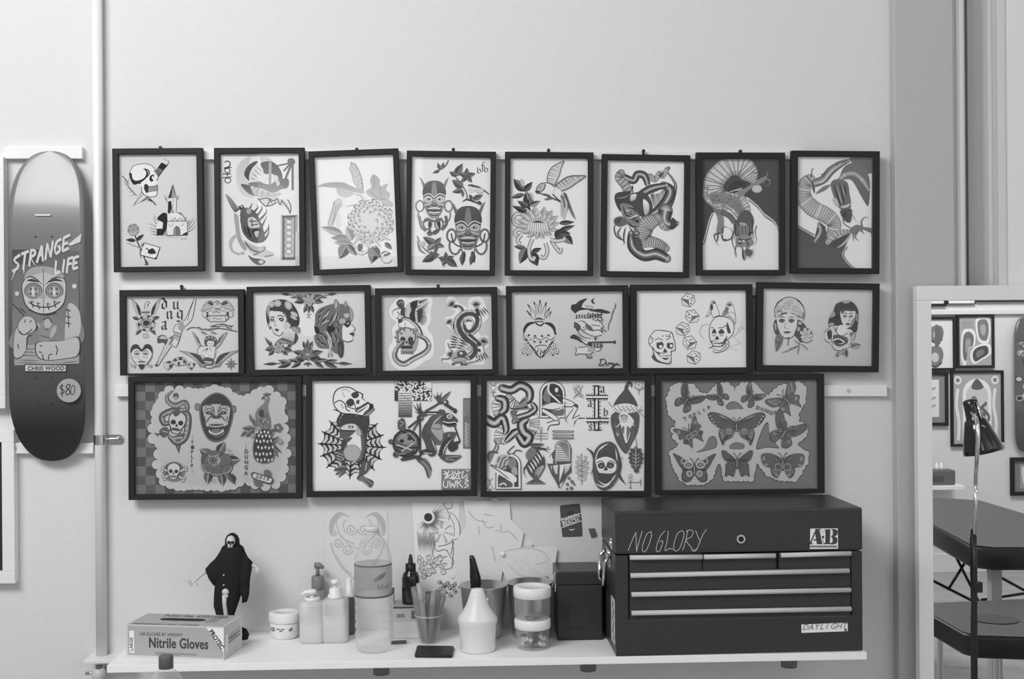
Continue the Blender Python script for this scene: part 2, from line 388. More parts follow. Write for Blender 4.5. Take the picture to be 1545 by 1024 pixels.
def art_f2(a):
    a.r(832, 103, 1425, 934, 219)
    for i, (x, y, ch) in enumerate(((852, 212, '2'), (852, 252, '0'), (852, 290, '1'), (862, 320, '0'))): pass
    a.l('862,165 885,155 905,170 895,195 860,208 915,200', 9, 100); a.o2(885, 225, 20, 16, 8, 95); a.l('850,250 912,250', 7, 100); a.l('885,240 885,268', 8, 95); a.l('850,278 915,272', 7, 100); a.o2(888, 298, 22, 18, 8, 100)
    # broken halo and hooded skull
    a.s('950,240 965,180 1010,140 1060,125 1040,200 1045,310 1085,415 1040,425 985,390 955,320', 190, 205)
    a.s('1010,260 1025,205 1070,165 1110,158 1080,200 1052,250 1050,300', 95, 80); a.s('985,325 1060,340 1085,380 1100,412 1050,400 1010,365', 100, 130)
    a.s('1120,125 1190,130 1215,165 1150,175', 190)
    a.s('1045,270 1070,205 1120,170 1180,190 1215,260 1190,300 1120,330 1060,310', 212)
    for q in ('1060,240 1110,280', '1075,215 1140,265', '1095,195 1150,240', '1120,185 1170,230', '1055,270 1090,300', '1100,300 1150,320'): a.l(q, 6, 140, 2)
    a.s('1130,170 1200,158 1250,185 1285,240 1290,290 1250,285 1215,250 1160,250 1145,210', 78, 110)
    a.r(1190, 165, 1210, 340, 160); a.s('1040,320 1110,310 1200,330 1240,300 1300,290 1335,320 1330,355 1285,365 1220,390 1140,360 1070,345', 120, 150)
    a.s('1060,340 1130,360 1200,390 1280,390 1265,415 1180,430 1090,410 1065,370', 205, 180); a.e(1240, 285, 20, 26, 205); a.e(1258, 320, 14, 20, 200); a.s('1270,300 1330,285 1338,330 1300,350', 110)
    for q in ('1070,360 1130,330', '1100,390 1120,350', '1140,410 1150,370', '1180,420 1200,370'): a.l(q, 6, 140, 2)
    a.s('1330,145 1365,135 1385,160 1372,185 1335,180', 105)
    for q, w in (('1345,172 1250,192', 12), ('1348,178 1300,230', 14), ('1356,182 1312,290', 17), ('1366,180 1368,372', 16)): a.l(q, w, 118)
    a.s('1105,430 1180,420 1260,430 1330,470 1355,540 1310,500 1240,470 1170,495 1130,460', 200)
    for q in ('1110,430 1170,490 1200,440', '1120,440 1180,430 1230,450 1250,430', '1170,490 1215,482 1250,460', '1255,430 1275,480 1290,440', '1290,450 1330,500 1350,545', '1330,440 1355,490 1350,545', '1190,430 1215,465'): a.l(q, 8, 105)
    # knife through a burning head
    a.s('872,402 905,420 945,470 968,512 940,530 905,480', 150, 110); a.l('940,530 985,500', 10, 90); a.f('965,490 1000,478 1015,505 985,520', 70); a.e(992, 492, 7, 6, 200)
    a.s('935,545 965,560 975,640 990,720 1030,800 1005,810 960,730 945,640', 160); a.s('900,745 950,690 965,700 925,760 935,815 980,835 970,850 915,820', 175)
    a.s('985,520 1040,500 1100,540 1130,600 1150,650 1165,740 1110,760 1050,740 1000,680 985,600', 105, 90)
    for q in ('1010,560 985,590 1000,640', '1040,520 1060,490 1070,462', '1075,540 1110,500 1100,478', '1105,560 1140,510 1135,485', '1125,590 1170,540 1175,505', '1140,640 1180,560', '1150,700 1185,660 1195,615', '1160,740 1190,690 1195,640', '1000,540 975,560'): a.l(q, 17, 105, 1)
    a.e(1045, 525, 18, 22, 160); a.s('1040,580 1080,570 1110,600 1125,640 1085,650 1045,640', 195)
    for q in ('1045,600 1110,600', '1060,630 1120,620', '1065,580 1070,640'): a.l(q, 7, 110)
    a.s('1070,665 1140,655 1125,690 1105,730 1085,700', 60); a.s('1085,680 1120,675 1105,722', 190); a.l('1035,640 1060,720', 12, 60); a.l('1010,640 1035,700', 9, 70)
    a.s('1010,740 1060,770 1120,790 1165,780 1170,810 1225,830 1235,850 1180,868 1090,850 1035,800', 165, 195)
    a.l('1020,760 1070,810 1130,830', 10, 110); a.l('1080,850 1150,820 1170,790', 8, 120); a.l('1165,860 1225,850', 7, 120)
    a.s('1040,850 1080,870 1140,880 1168,895 1150,918 1110,920 1070,895', 110); a.e(1138, 900, 20, 14, 200); a.e(1000, 835, 18, 12, 175)
    # banner with linked rings
    a.r(1375, 555, 1405, 880, 150); a.r(1282, 555, 1400, 888, 175); a.r(1296, 562, 1390, 884, 110); a.r(1312, 580, 1378, 868, 185)
    a.l('1290,568 1400,562', 10, 80); a.l('1298,560 1300,885', 9, 90)
    for y in (605, 645, 690, 735, 780, 825): a.o2(1342, y, 26, 22, 7, 140); a.e(1342, y, 14, 10, 212)
    a.l('1330,585 1365,590', 9, 120); a.r(1390, 680, 1424, 930, 195)

def art_f3(a):
    a.f('90,130 673,112 705,938 130,957', 222); a.f('225,140 673,112 680,430 235,380', 226)  # paper and inks lightened to carry the window glare on this glass
    P = 190
    a.wing('360,165 400,190 440,290 450,380', '345,215 365,250 385,320 440,385', 10, 190, 130, 3)
    a.s('110,345 170,318 290,312 360,340 460,385 400,400 320,365 160,345', 150, 180); a.s('255,360 300,360 390,390 330,425 270,410', 190); a.fan('255,360 300,360 390,385', '270,410 320,425 380,395', 7, 3, 150)
    a.s('380,390 440,400 480,440 460,480 400,440', 214); a.l('390,400 440,420 455,490', 4, 140); a.l('310,495 380,480 440,490', 8, 165, 2)
    a.s('235,450 280,430 300,480 270,520 225,630 190,625 215,520', 190); a.l('240,450 215,540 190,625', 7, 150); a.l('275,470 245,560 225,630', 6, 150); a.l('250,480 225,620', 3, 130); a.s('262,520 280,560 285,640 245,620', 205)
    a.s('500,300 525,255 570,290 575,340 610,330 632,325 620,370 650,400 640,440 670,470 665,495 620,490 560,445 500,420 470,380 510,350', 160, 185)
    a.l('525,262 530,330 520,360', 4, 135); a.l('575,345 580,420', 4, 135); a.l('500,380 560,430 620,440', 5, 140)
    # chrysanthemum, its inks paled for the glare on the glass
    a.e(500, 620, 165, 150, 205)
    rnd = random.Random(3)
    for k in range(64):
        t = k*2.4; rr = 30+125*math.sqrt(k/64); x, y = 505+rr*cos(t), 600+rr*.95*sin(t)
        a.l([(x, y), (x+20*cos(t)+12*sin(t), y+20*sin(t)-12*cos(t)), (x+34*cos(t+.9), y+34*sin(t+.9))], 11, 182 if k % 3 else 165, 2); a.l([(x-4, y+3), (x+18*cos(t)+14*sin(t), y+18*sin(t)-14*cos(t)), (x+30*cos(t+.9), y+30*sin(t+.9))], 4, 130, 2)
    for q in ('440,660 400,740 380,770', '470,680 445,760 430,820 480,820 470,780', '520,680 540,740 580,790', '560,670 610,720 650,740', '500,690 500,780', '590,650 650,660'): a.l(q, 22, 205, 2); a.l(q, 5, 150)
    a.leaf(300, 690, 138, 640, 60, 170, 130); a.leaf(370, 730, 210, 720, 60, 150, 130); a.leaf(370, 740, 325, 635, 60, 175, 135); a.leaf(380, 770, 235, 755, 50, 150, 130, 170); a.leaf(330, 770, 275, 875, 90, 75, 120, 150); a.leaf(330, 770, 405, 855, 55, 80, 140)
    a.leaf(545, 780, 510, 910, 100, 75, 130, 150); a.leaf(520, 800, 580, 870, 60, 80, 120); a.leaf(610, 760, 665, 808, 40, 75, 110); a.leaf(585, 840, 655, 840, 40, 75, 90)
    a.o2(440, 800, 42, 40, 14, 205, a0=-60, a1=220); a.o2(440, 800, 50, 48, 4, 140, a0=-60, a1=200); a.s('415,770 445,775 440,815 415,820', 95); a.o2(625, 870, 36, 36, 14, 210, a0=20, a1=280); a.o2(625, 870, 42, 42, 4, 150, a0=20, a1=280)

def hannya(a, x, y, k, lo=0, rot=0):
    a.at(x, y, k, rot); D = 70+lo
    for sx in (1, -1):
        a.f([(sx*px, py) for px, py in ((-80, -70), (-128, -200), (-100, -175), (-58, -95))], D+50, D+10, (0, 1))
        a.o2(sx*120, 50, 32, 44, 13, D+30, 0); a.o2(sx*120, 50, 38, 51, 3, D-10); a.o2(sx*95, 125, 40, 60, 15, D+30, 0, -40 if sx > 0 else 20, 160 if sx > 0 else 220)
    a.s('-95,-100 -60,-150 0,-165 60,-150 95,-100 88,20 70,90 40,140 0,155 -40,140 -70,90 -88,20', D+45)
    a.s('-95,-95 -60,-150 0,-165 60,-150 95,-95 94,-40 40,-55 0,-45 -40,-55 -94,-40', D+10, D-5); a.s('-14,-140 0,-150 14,-140 24,-60 0,-40 -24,-60', D+45)
    a.l('-90,-38 -45,-55 -8,-28 0,10 8,-28 45,-55 90,-38', 8, D+110); a.l('-90,-28 -45,-45 -10,-18 10,-18 45,-45 90,-28', 5, D-15)
    for sx in (1, -1):
        a.o2(sx*50, -8, 30, 20, 9, D+115); a.e(sx*48, -8, 20, 12, D+80); a.e(sx*44, -8, 8, 8, 50); a.l([(sx*80, 40), (sx*40, 30), (sx*14, 20)], 6, D+110); a.l([(sx*70, 60), (sx*45, 55), (sx*30, 90)], 6, D-10)
        a.leaf(sx*28, 160, sx*(48 if sx > 0 else 44), 250, 36, 60, 85)
    a.s('-18,20 18,20 26,42 0,50 -26,42', D+30); a.l('-28,40 0,50 28,40', 5, D-20)
    a.s('-55,66 0,58 55,66 48,100 0,108 -48,100', D-10); a.l('-52,70 0,62 52,70', 7, D+120); a.l('-45,98 0,104 45,98', 7, D+120)
    for i in range(-3, 4): a.l([(i*13, 66), (i*13, 76)], 7, D+120, sm=0)
    a.l('-40,120 0,130 40,120', 6, D-10); a.e(0, 140, 10, 7, D+70); a.home()
def art_f4(a):
    a.f('812,125 1392,133 1383,963 806,957', 216); a.f('812,125 895,128 880,700 840,775 806,770', 222)  # paler left strip paints in the reflection veil on the glass
    def sprig(q, n, w, g1, g2, L, start=.0):
        p = crom(P2(q), False, 6); a.l(p, 6, g1, sm=0)
        for i in range(n):
            t = start+(1-start)*(i+.5)/n; k = min(int(t*(len(p)-1)), len(p)-2); x, y = p[k]; an = math.atan2(p[k+1][1]-y, p[k+1][0]-x)+(1 if i % 2 else -1)*1.0
            a.leaf(x, y, x+L*cos(an), y+L*sin(an), w, g1, g2)
    def five(x, y, L, g1, g2, r0=0):
        for i in range(5): t = r0+2*pi*i/5; a.leaf(x, y, x+L*cos(t), y+L*sin(t)*.9, L*.55, g1, g2)
    hannya(a, 975, 445, .88, 28)
    a.l('865,560 880,640 915,670', 22, 130); a.l('1060,560 1065,620 1030,665', 22, 110); a.l('900,600 940,590 980,600 1030,590', 16, 110); a.o2(925, 620, 30, 40, 12, 110); a.o2(1010, 620, 30, 40, 12, 105)
    hannya(a, 1225, 655, 1.02, 0)
    a.l('1100,690 1120,760 1170,790', 10, 80); a.l('1350,690 1330,760 1280,790', 10, 80); a.l('1165,760 1185,840', 8, 80); a.l('1285,760 1268,840', 8, 80)
    a.leaf(1185, 840, 1180, 930, 46, 60, 90); a.leaf(1268, 840, 1240, 925, 46, 60, 90)
    a.l('1080,150 1050,200 965,245', 6, 80); a.leaf(1020, 222, 1000, 168, 30, 80, 110); a.leaf(1035, 210, 1045, 165, 26, 80, 110); a.leaf(1015, 225, 965, 245, 26, 75, 100)
    a.leaf(1130, 270, 1185, 172, 60, 70, 110); a.leaf(1140, 265, 1085, 235, 40, 80, 100); a.l('1130,270 1185,340 1215,400 1215,440', 6, 80)
    five(1215, 265, 68, 75, 105, -1.55); a.leaf(1190, 350, 1105, 295, 66, 78, 110); a.leaf(1190, 370, 1105, 385, 40, 72, 110); a.leaf(1185, 375, 1185, 425, 26, 90, 110)
    a.l('1225,335 1300,345 1380,400', 9, 85); a.leaf(1230, 330, 1300, 350, 20, 75, 90); a.e(1245, 370, 26, 18, 195); a.e(1310, 375, 30, 20, 190); a.o2(1310, 375, 30, 20, 3, 130)
    a.leaf(1255, 440, 1235, 400, 30, 60, 90); a.leaf(1260, 440, 1335, 405, 42, 70, 100); a.l('1180,460 1215,440 1280,460 1330,490', 14, 75, 2); a.leaf(1290, 460, 1330, 470, 30, 60, 80)
    a.nib(BL['6'], 1288, 245, 62, 7, 75); a.nib(BL['f'], 1318, 228, 66, 7, 75); a.nib(BL['6'], 1340, 237, 62, 7, 75)
    a.leaf(920, 690, 970, 690, 40, 75, 100); a.leaf(960, 695, 1020, 660, 34, 75, 95); a.leaf(940, 690, 945, 655, 22, 90, 100)
    a.l('850,710 880,780 950,840 1010,870 1050,935', 8, 105); five(985, 770, 70, 80, 115, .3); a.leaf(985, 770, 890, 715, 55, 72, 110); a.leaf(985, 770, 920, 815, 40, 100, 140); a.l('850,740 870,810 910,840', 18, 120, 2); a.e(885, 765, 24, 18, 170)
    a.leaf(985, 850, 885, 900, 60, 60, 90); five(975, 845, 42, 75, 100, -1.2); five(1065, 880, 62, 70, 105, -.4); a.leaf(1065, 880, 1145, 935, 60, 65, 90)

def chrysanth(a):
    def petal(x0, y0, x1, y1, w, b, g):
        a.leaf(x0, y0, x1, y1, w+7, 100, 100, bend=b); a.leaf(x0, y0, x1, y1, w, g, g+26, bend=b)
    for q in ('200,560 150,545 120,580 130,620 170,640', '210,680 160,660 130,690 160,720', '260,730 235,800 240,860 265,885 275,860', '355,760 370,820 350,870 315,860', '400,740 430,790 465,830 470,795', '390,735 440,745 495,735 490,720', '180,700 150,740 170,772'): a.l(q, 30, 100); a.l(q, 22, 168); a.l(q, 8, 198)
    for n, r, L, w, g, ph in ((15, 70, 78, 40, 150, 0), (14, 45, 78, 40, 160, .2), (12, 22, 72, 36, 168, .05), (10, 6, 52, 30, 172, .3)):
        for i in range(n): t = 2*pi*i/n+ph; c, d = cos(t), sin(t)*.86; petal(300+r*c, 625+r*d-12, 300+(r+L)*c*1.12, 622+(r+L)*d-12, w, (10 if c > 0 else -10), g)
    for i in range(9): x = 222+i*20; petal(x+(305-x)*.25, 600, x+(305-x)*-.05, 712-abs(i-4)*5, 26, (x-305)*.08, 172)
    for i in range(8): x = 250+i*15; petal(x, 600, x+(x-305)*.25, 570-abs(i-3.5)*-4, 16, 0, 165)
    a.l('265,612 300,604 345,614', 12, 75, 2)
def art_f5(a):
    a.f('100,137 672,138 664,965 95,963', 216)
    a.leaf(205, 380, 122, 288, 75, 60, 110); a.s('170,290 200,300 205,340 180,330', 170); a.leaf(200, 385, 265, 308, 50, 60, 90); a.leaf(205, 400, 100, 430, 40, 75, 105); a.leaf(245, 490, 215, 378, 85, 60, 100, 140); a.s('240,385 270,410 265,450', 165)
    a.leaf(235, 500, 150, 450, 50, 65, 95); a.leaf(240, 490, 325, 450, 44, 70, 130, 150); a.leaf(225, 535, 110, 487, 44, 55, 80); a.leaf(225, 560, 235, 480, 50, 60, 75); a.l('230,440 240,500 225,560', 8, 60)
    a.leaf(455, 615, 575, 605, 40, 60, 90); a.leaf(455, 670, 578, 630, 40, 60, 95); a.leaf(430, 730, 500, 650, 80, 60, 75); a.leaf(490, 700, 560, 772, 70, 60, 120); a.leaf(470, 690, 545, 690, 44, 60, 90)
    a.leaf(215, 800, 120, 785, 40, 75, 105); a.leaf(215, 800, 165, 915, 80, 60, 115); a.leaf(250, 830, 298, 932, 85, 58, 75); a.leaf(250, 830, 330, 798, 40, 58, 80)
    chrysanth(a)
    a.wing('380,325 370,290 390,225 430,185 497,155', '425,330 440,300 462,250 475,200 497,155', 14, 190, 95, 3.5)
    a.wing('420,350 470,305 540,270 655,265', '440,385 520,360 580,320 655,268', 16, 180, 85, 4); a.l('420,352 470,305 540,268 655,264', 9, 110)
    a.s('300,345 330,322 380,320 430,350 480,385 490,430 465,455 420,430 370,410 320,395 290,380', 205)
    a.s('300,345 330,322 358,325 350,360 320,385 290,378', 165); a.l('358,325 350,360 325,385', 6, 80); a.s('285,375 320,380 310,395 288,392', 75); a.e(318, 352, 5, 5, 60)
    a.l('290,375 300,345 330,322 380,320 430,350', 5, 85); a.l('290,380 330,398 370,412 420,432 465,456', 6, 85); a.l('410,400 450,440 470,455', 10, 80); a.l('330,400 375,405 400,430 350,440', 8, 110); a.l('360,440 390,425 430,440', 7, 110); a.fan('430,360 480,390', '410,400 460,440', 6, 4, 150)
    a.f('470,400 515,420 520,500 490,585 470,560', 140, 170); a.f('490,385 510,395 540,480 582,592 555,560 515,480', 75, 110); a.l('500,430 515,480 490,580', 5, 190); a.l('470,420 490,430 500,500', 6, 70)
def art_f6(a):
    a.f('817,152 1385,160 1368,976 803,970', 213)
    PR = [(-.5, 60), (-.32, 62), (-.12, 105), (0, 190), (.12, 110), (.32, 62), (.5, 60)]
    BE = [(-.5, 110), (-.3, 165), (.3, 165), (.5, 110)]
    a.snake('1130,270 1170,290 1205,245 1225,265 1260,215 1275,205', [50, 44, 40, 44, 34, 20], BE, 20, 95, 3, (-.5, .5))
    a.snake('1260,240 1300,290 1320,350 1280,480 1200,540 1120,570', [14, 18, 24, 34, 40, 26], PR)
    a.snake('940,275 1010,300 1040,255 1090,265 1115,330', [52, 54, 56, 58, 40], PR)
    a.snake('920,245 905,280 945,330 975,385', [60, 66, 70, 74], BE, 14, 95, 4, (-.5, .5))
    a.s('868,430 890,390 1000,370 1000,335 985,420 1020,440 980,480 920,470 915,530 885,490', 66); a.l('880,430 940,425 985,400', 12, 130, 2)
    a.s('1130,400 1180,360 1245,345 1260,400 1215,470 1160,500', 165); a.fan('1140,400 1185,365 1250,350', '1160,500 1200,470 1250,410', 14, 4, 90)
    a.s('1150,400 1190,375 1225,365 1200,390 1165,400', 222)
    a.snake('1230,330 1280,370 1260,440 1190,520 1100,570', [50, 75, 80, 70, 30], PR)
    a.snake('1250,335 1140,360 1050,420 1010,500', [40, 58, 62, 60], PR)
    a.s('995,400 1080,385 1130,430 1150,520 1095,580 1020,530 990,470', 72); a.s('1080,440 1120,470 1120,530 1090,550', 220, 150); a.s('990,410 1030,400 1020,440 985,450', 210, 150)
    a.snake('1245,520 1235,580 1260,620 1325,615', [110, 100, 90, 40], PR); a.s('1290,575 1325,600 1325,640 1280,660', 65)
    a.snake('1200,590 1230,640 1270,665', [60, 50, 12], BE, 10, 95, 3, (-.5, .5))
    a.snake('1180,580 1090,640 1080,740 1180,770 1245,800', [80, 140, 120, 90, 60], BE, 30, 90, 4, (-.5, .5))
    a.snake('990,690 1000,790 1080,850 1170,840 1250,875', [48, 76, 88, 90, 66], PR); a.s('1020,720 1060,735 1070,800 1030,815', 75); a.s('1080,800 1120,795 1160,800 1100,815', 220)
    a.s('915,470 985,480 1040,540 1060,600 1040,645 980,640 940,590 915,520', 118)
    for q in ('930,480 950,550 1000,570', '960,500 1010,510 1030,545', '985,590 1040,570', '960,600 1000,640 1050,640', '1000,600 1030,590'): a.l(q, 10, 62, 2)
    for q in ('945,520 985,525', '1010,560 1045,555', '960,580 1040,560'): a.l(q, 6, 195, 2)
    a.e(985, 540, 13, 13, 60); a.e(1035, 600, 13, 13, 60); a.e(985, 538, 5, 5, 200)
    a.s('870,580 910,565 950,585 960,620 900,640 865,615', 95)
    for i in range(9): t = 2.4+i*.32; a.l([(910, 600), (910+58*cos(t), 600+44*sin(t))], 7, 85, 1)
    for q in ('905,610 865,640 880,710 935,745 930,775', '920,640 890,690 920,730', '950,640 935,700 935,770', '970,640 1000,680 990,740', '1000,650 1050,690 990,720', '985,690 1010,760', '1020,690 1050,720'): a.l(q, 12, 95, 2)

def art_f7(a):
    a.f('98,145 662,140 663,960 98,962', 202)
    a.f('98,145 662,140 663,650 630,590 560,540 510,480 430,420 300,470 180,540 150,600 110,740 98,760', 66)
    for i, (g, d) in enumerate(((90, 16), (125, 9), (165, 3))): a.l([(x+d*.3, y+d) for x, y in P2('663,655 630,596 560,546 510,486 440,426')], 10, g); a.l([(x+d*.5, y+d*.2) for x, y in P2('175,540 150,600 114,740 99,770')], 8, g)
    BE = [(-.5, 120), (-.35, 175), (.2, 178), (.5, 130)]
    a.snake('350,430 240,450 185,380 200,290 290,200 390,190 450,250 480,300', [120, 150, 150, 150, 140, 160, 140, 60], BE, 27, 105, 5, (-.5, .5))
    a.s('285,380 320,320 370,300 420,320 410,345 350,390', 55)
    for i in range(8): a.l([(300+i*13, 385-i*5), (345+i*6, 372)], 5, 165, sm=0)
    a.snake('130,350 125,420 190,480 290,490 370,570', [40, 40, 36, 34, 30], [(-.5, 120), (0, 182), (.5, 110)], 24, 110, 3, (-.5, .5))
    a.s('150,420 180,385 300,400 380,430 430,440 440,520 390,560 300,480 200,460', 125, 105)
    for k in range(70):
        x, y = random.uniform(170, 400), random.uniform(400, 500)
        if 385+(x-170)*.15 < y < 470+(x-170)*.3: a.e(x, y, 5, 4, 90)
    a.s('360,390 430,350 500,300 560,270 580,285 520,330 440,375 410,420 450,500 430,540 385,480', 120)
    a.snake('400,440 430,500 440,560', [60, 50, 40], BE, 8, 100, 4, (-.5, .5))
    for q in ('560,275 585,255 572,225', '575,285 600,300 595,325 555,345', '545,280 560,300 550,335', '470,265 490,240 460,240'): a.l(q, 14, 128, 1)
    a.e(505, 360, 38, 30, 170); a.o2(505, 360, 38, 30, 5, 110); a.e(470, 265, 20, 22, 150)
    # foreleg
    a.s('200,520 240,520 260,600 250,690 205,680 215,600', 118); a.s('180,510 230,520 215,560', 105); a.l('235,530 300,560 340,610', 42, 105)
    for q in ('235,690 190,700 200,750 225,785', '215,700 210,745 190,730', '245,700 255,740 300,735 325,700 315,660 280,645', '250,690 250,650 285,640', '260,735 300,742'): a.l(q, 13, 85, 1)
    # head hanging down
    a.s('350,600 390,530 440,520 480,580 470,660 440,720 360,720 330,660', 80)
    a.s('365,640 380,610 430,620 445,660 430,710 370,705', 150, 110)
    for i in range(12): x = 335+i*12; a.l([(x, 640+abs(i-6)*-8), (x-4+i, 700), (x+(i-6)*3, 740)], 9, 70 if i % 2 else 115, 1)
    a.s('350,720 400,700 450,710 480,760 440,800 420,880 395,870 390,800 350,780', 120)
    for q in ('360,730 420,740 470,720', '355,760 400,770', '400,790 400,850 410,895', '370,760 380,720', '430,740 440,790', '440,690 480,680'): a.l(q, 10, 65, 2)
    for i in range(9): t = -.7+i*.28; a.l([(440, 830), (440+52*cos(t), 830+52*sin(t))], 6, 75, 1)
    a.e(440, 830, 24, 26, 85); a.l('500,632 490,680 500,740 480,795', 6, 95, 1); a.l('325,690 320,750 350,840 345,870', 9, 95, 1); a.l('350,780 340,830 350,870', 7, 90, 1); a.e(405, 745, 8, 6, 205); a.e(375, 748, 6, 5, 200); a.e(410, 800, 8, 12, 200)
def art_f8(a):
    a.f('803,127 1357,128 1348,947 796,947', 198)
    a.f('798,640 850,670 930,720 960,600 1010,640 1030,760 1150,700 1170,760 1130,840 1160,900 1215,947 796,947', 72, 80)
    for g, d in ((105, 12), (145, 5)): a.l([(x, y-d) for x, y in P2('798,640 850,672 930,715')], 10, g); a.l([(x+d, y) for x, y in P2('1160,790 1130,840 1160,900 1215,950')], 10, g)
    BE = [(-.5, 125), (-.4, 165), (.3, 170), (.5, 120)]
    a.s('1190,140 1250,128 1357,128 1357,240 1280,230', 92); a.s('1150,200 1230,165 1300,210 1340,300 1330,480 1290,440 1230,330 1190,290 1120,290', 98, 85)
    a.snake('1110,300 1160,255 1230,250 1290,300 1330,365', [30, 34, 36, 34, 22], [(-.5, 110), (0, 182), (.5, 125)], 26, 110, 3, (-.5, .5))
    a.snake('900,290 860,330 850,420 910,500 1020,560 1075,620 1060,700', [80, 100, 120, 125, 120, 105, 90], BE, 36, 108, 4, (-.5, .5))
    a.snake('935,320 1000,290 1050,230 1120,180 1190,150', [60, 60, 62, 50, 20], [(-.5, 80), (-.2, 110), (.1, 165), (.25, 100), (.5, 80)])
    a.l('930,320 990,310 1050,240 1110,190', 14, 165, 2); a.l('915,300 930,400', 22, 95, 2); a.l('940,400 1000,360 1050,330', 30, 120, 2); a.fan('940,400 1050,340', '960,420 1060,360', 10, 4, 170)
    for q in ('905,280 915,215 930,220', '980,260 1010,240', '1090,190 1130,150', '1130,175 1160,148', '1150,170 1190,140', '1000,260 1030,220'): a.l(q, 9, 90, 1)
    a.s('1050,330 1090,290 1170,310 1190,400 1200,470 1185,520 1120,510 1080,440', 95)
    for q in ('1070,320 1100,420 1130,500', '1110,310 1140,420 1150,500', '1150,320 1165,420'): a.l(q, 14, 65, 2)
    for q in ('1095,330 1120,430 1140,480', '1135,340 1155,430'): a.l(q, 6, 150, 2)
    a.s('1060,440 1090,430 1110,480 1090,490', 160); a.l('1120,495 1160,490 1200,470', 20, 172, 2)
    a.s('1120,520 1200,510 1205,560 1195,605 1170,608 1140,580', 72)
    for i in range(8): t = 1.4+i*.5; a.l([(1160, 550), (1160+48*cos(t), 550+44*sin(t))], 8, 70, 1)
    a.l('1195,530 1225,580 1255,615', 6, 110, 1); a.l('1140,580 1150,620 1215,660', 7, 110); a.snake('1025,755 1080,700 1140,680 1190,675', [40, 44, 40, 26], BE, 14, 105, 4, (-.5, .5))
    a.s('1050,770 1130,715 1190,690 1180,730 1130,790 1080,800', 66); a.l('1090,800 1150,760 1195,690', 18, 150, 2)
    a.snake('960,620 970,680 930,750', [22, 26, 18], [(-.5, 110), (0, 180), (.5, 110)], 12, 110, 3, (-.5, .5))
    a.s('1190,660 1240,625 1290,640 1350,650 1340,680 1280,660 1240,690 1200,690', 105)
    for q in ('1280,640 1275,600 1300,570 1330,572', '1240,680 1230,720 1260,745', '1215,690 1215,750', '1270,665 1300,695', '1310,655 1348,685 1345,710'): a.l(q, 15, 110, 1)
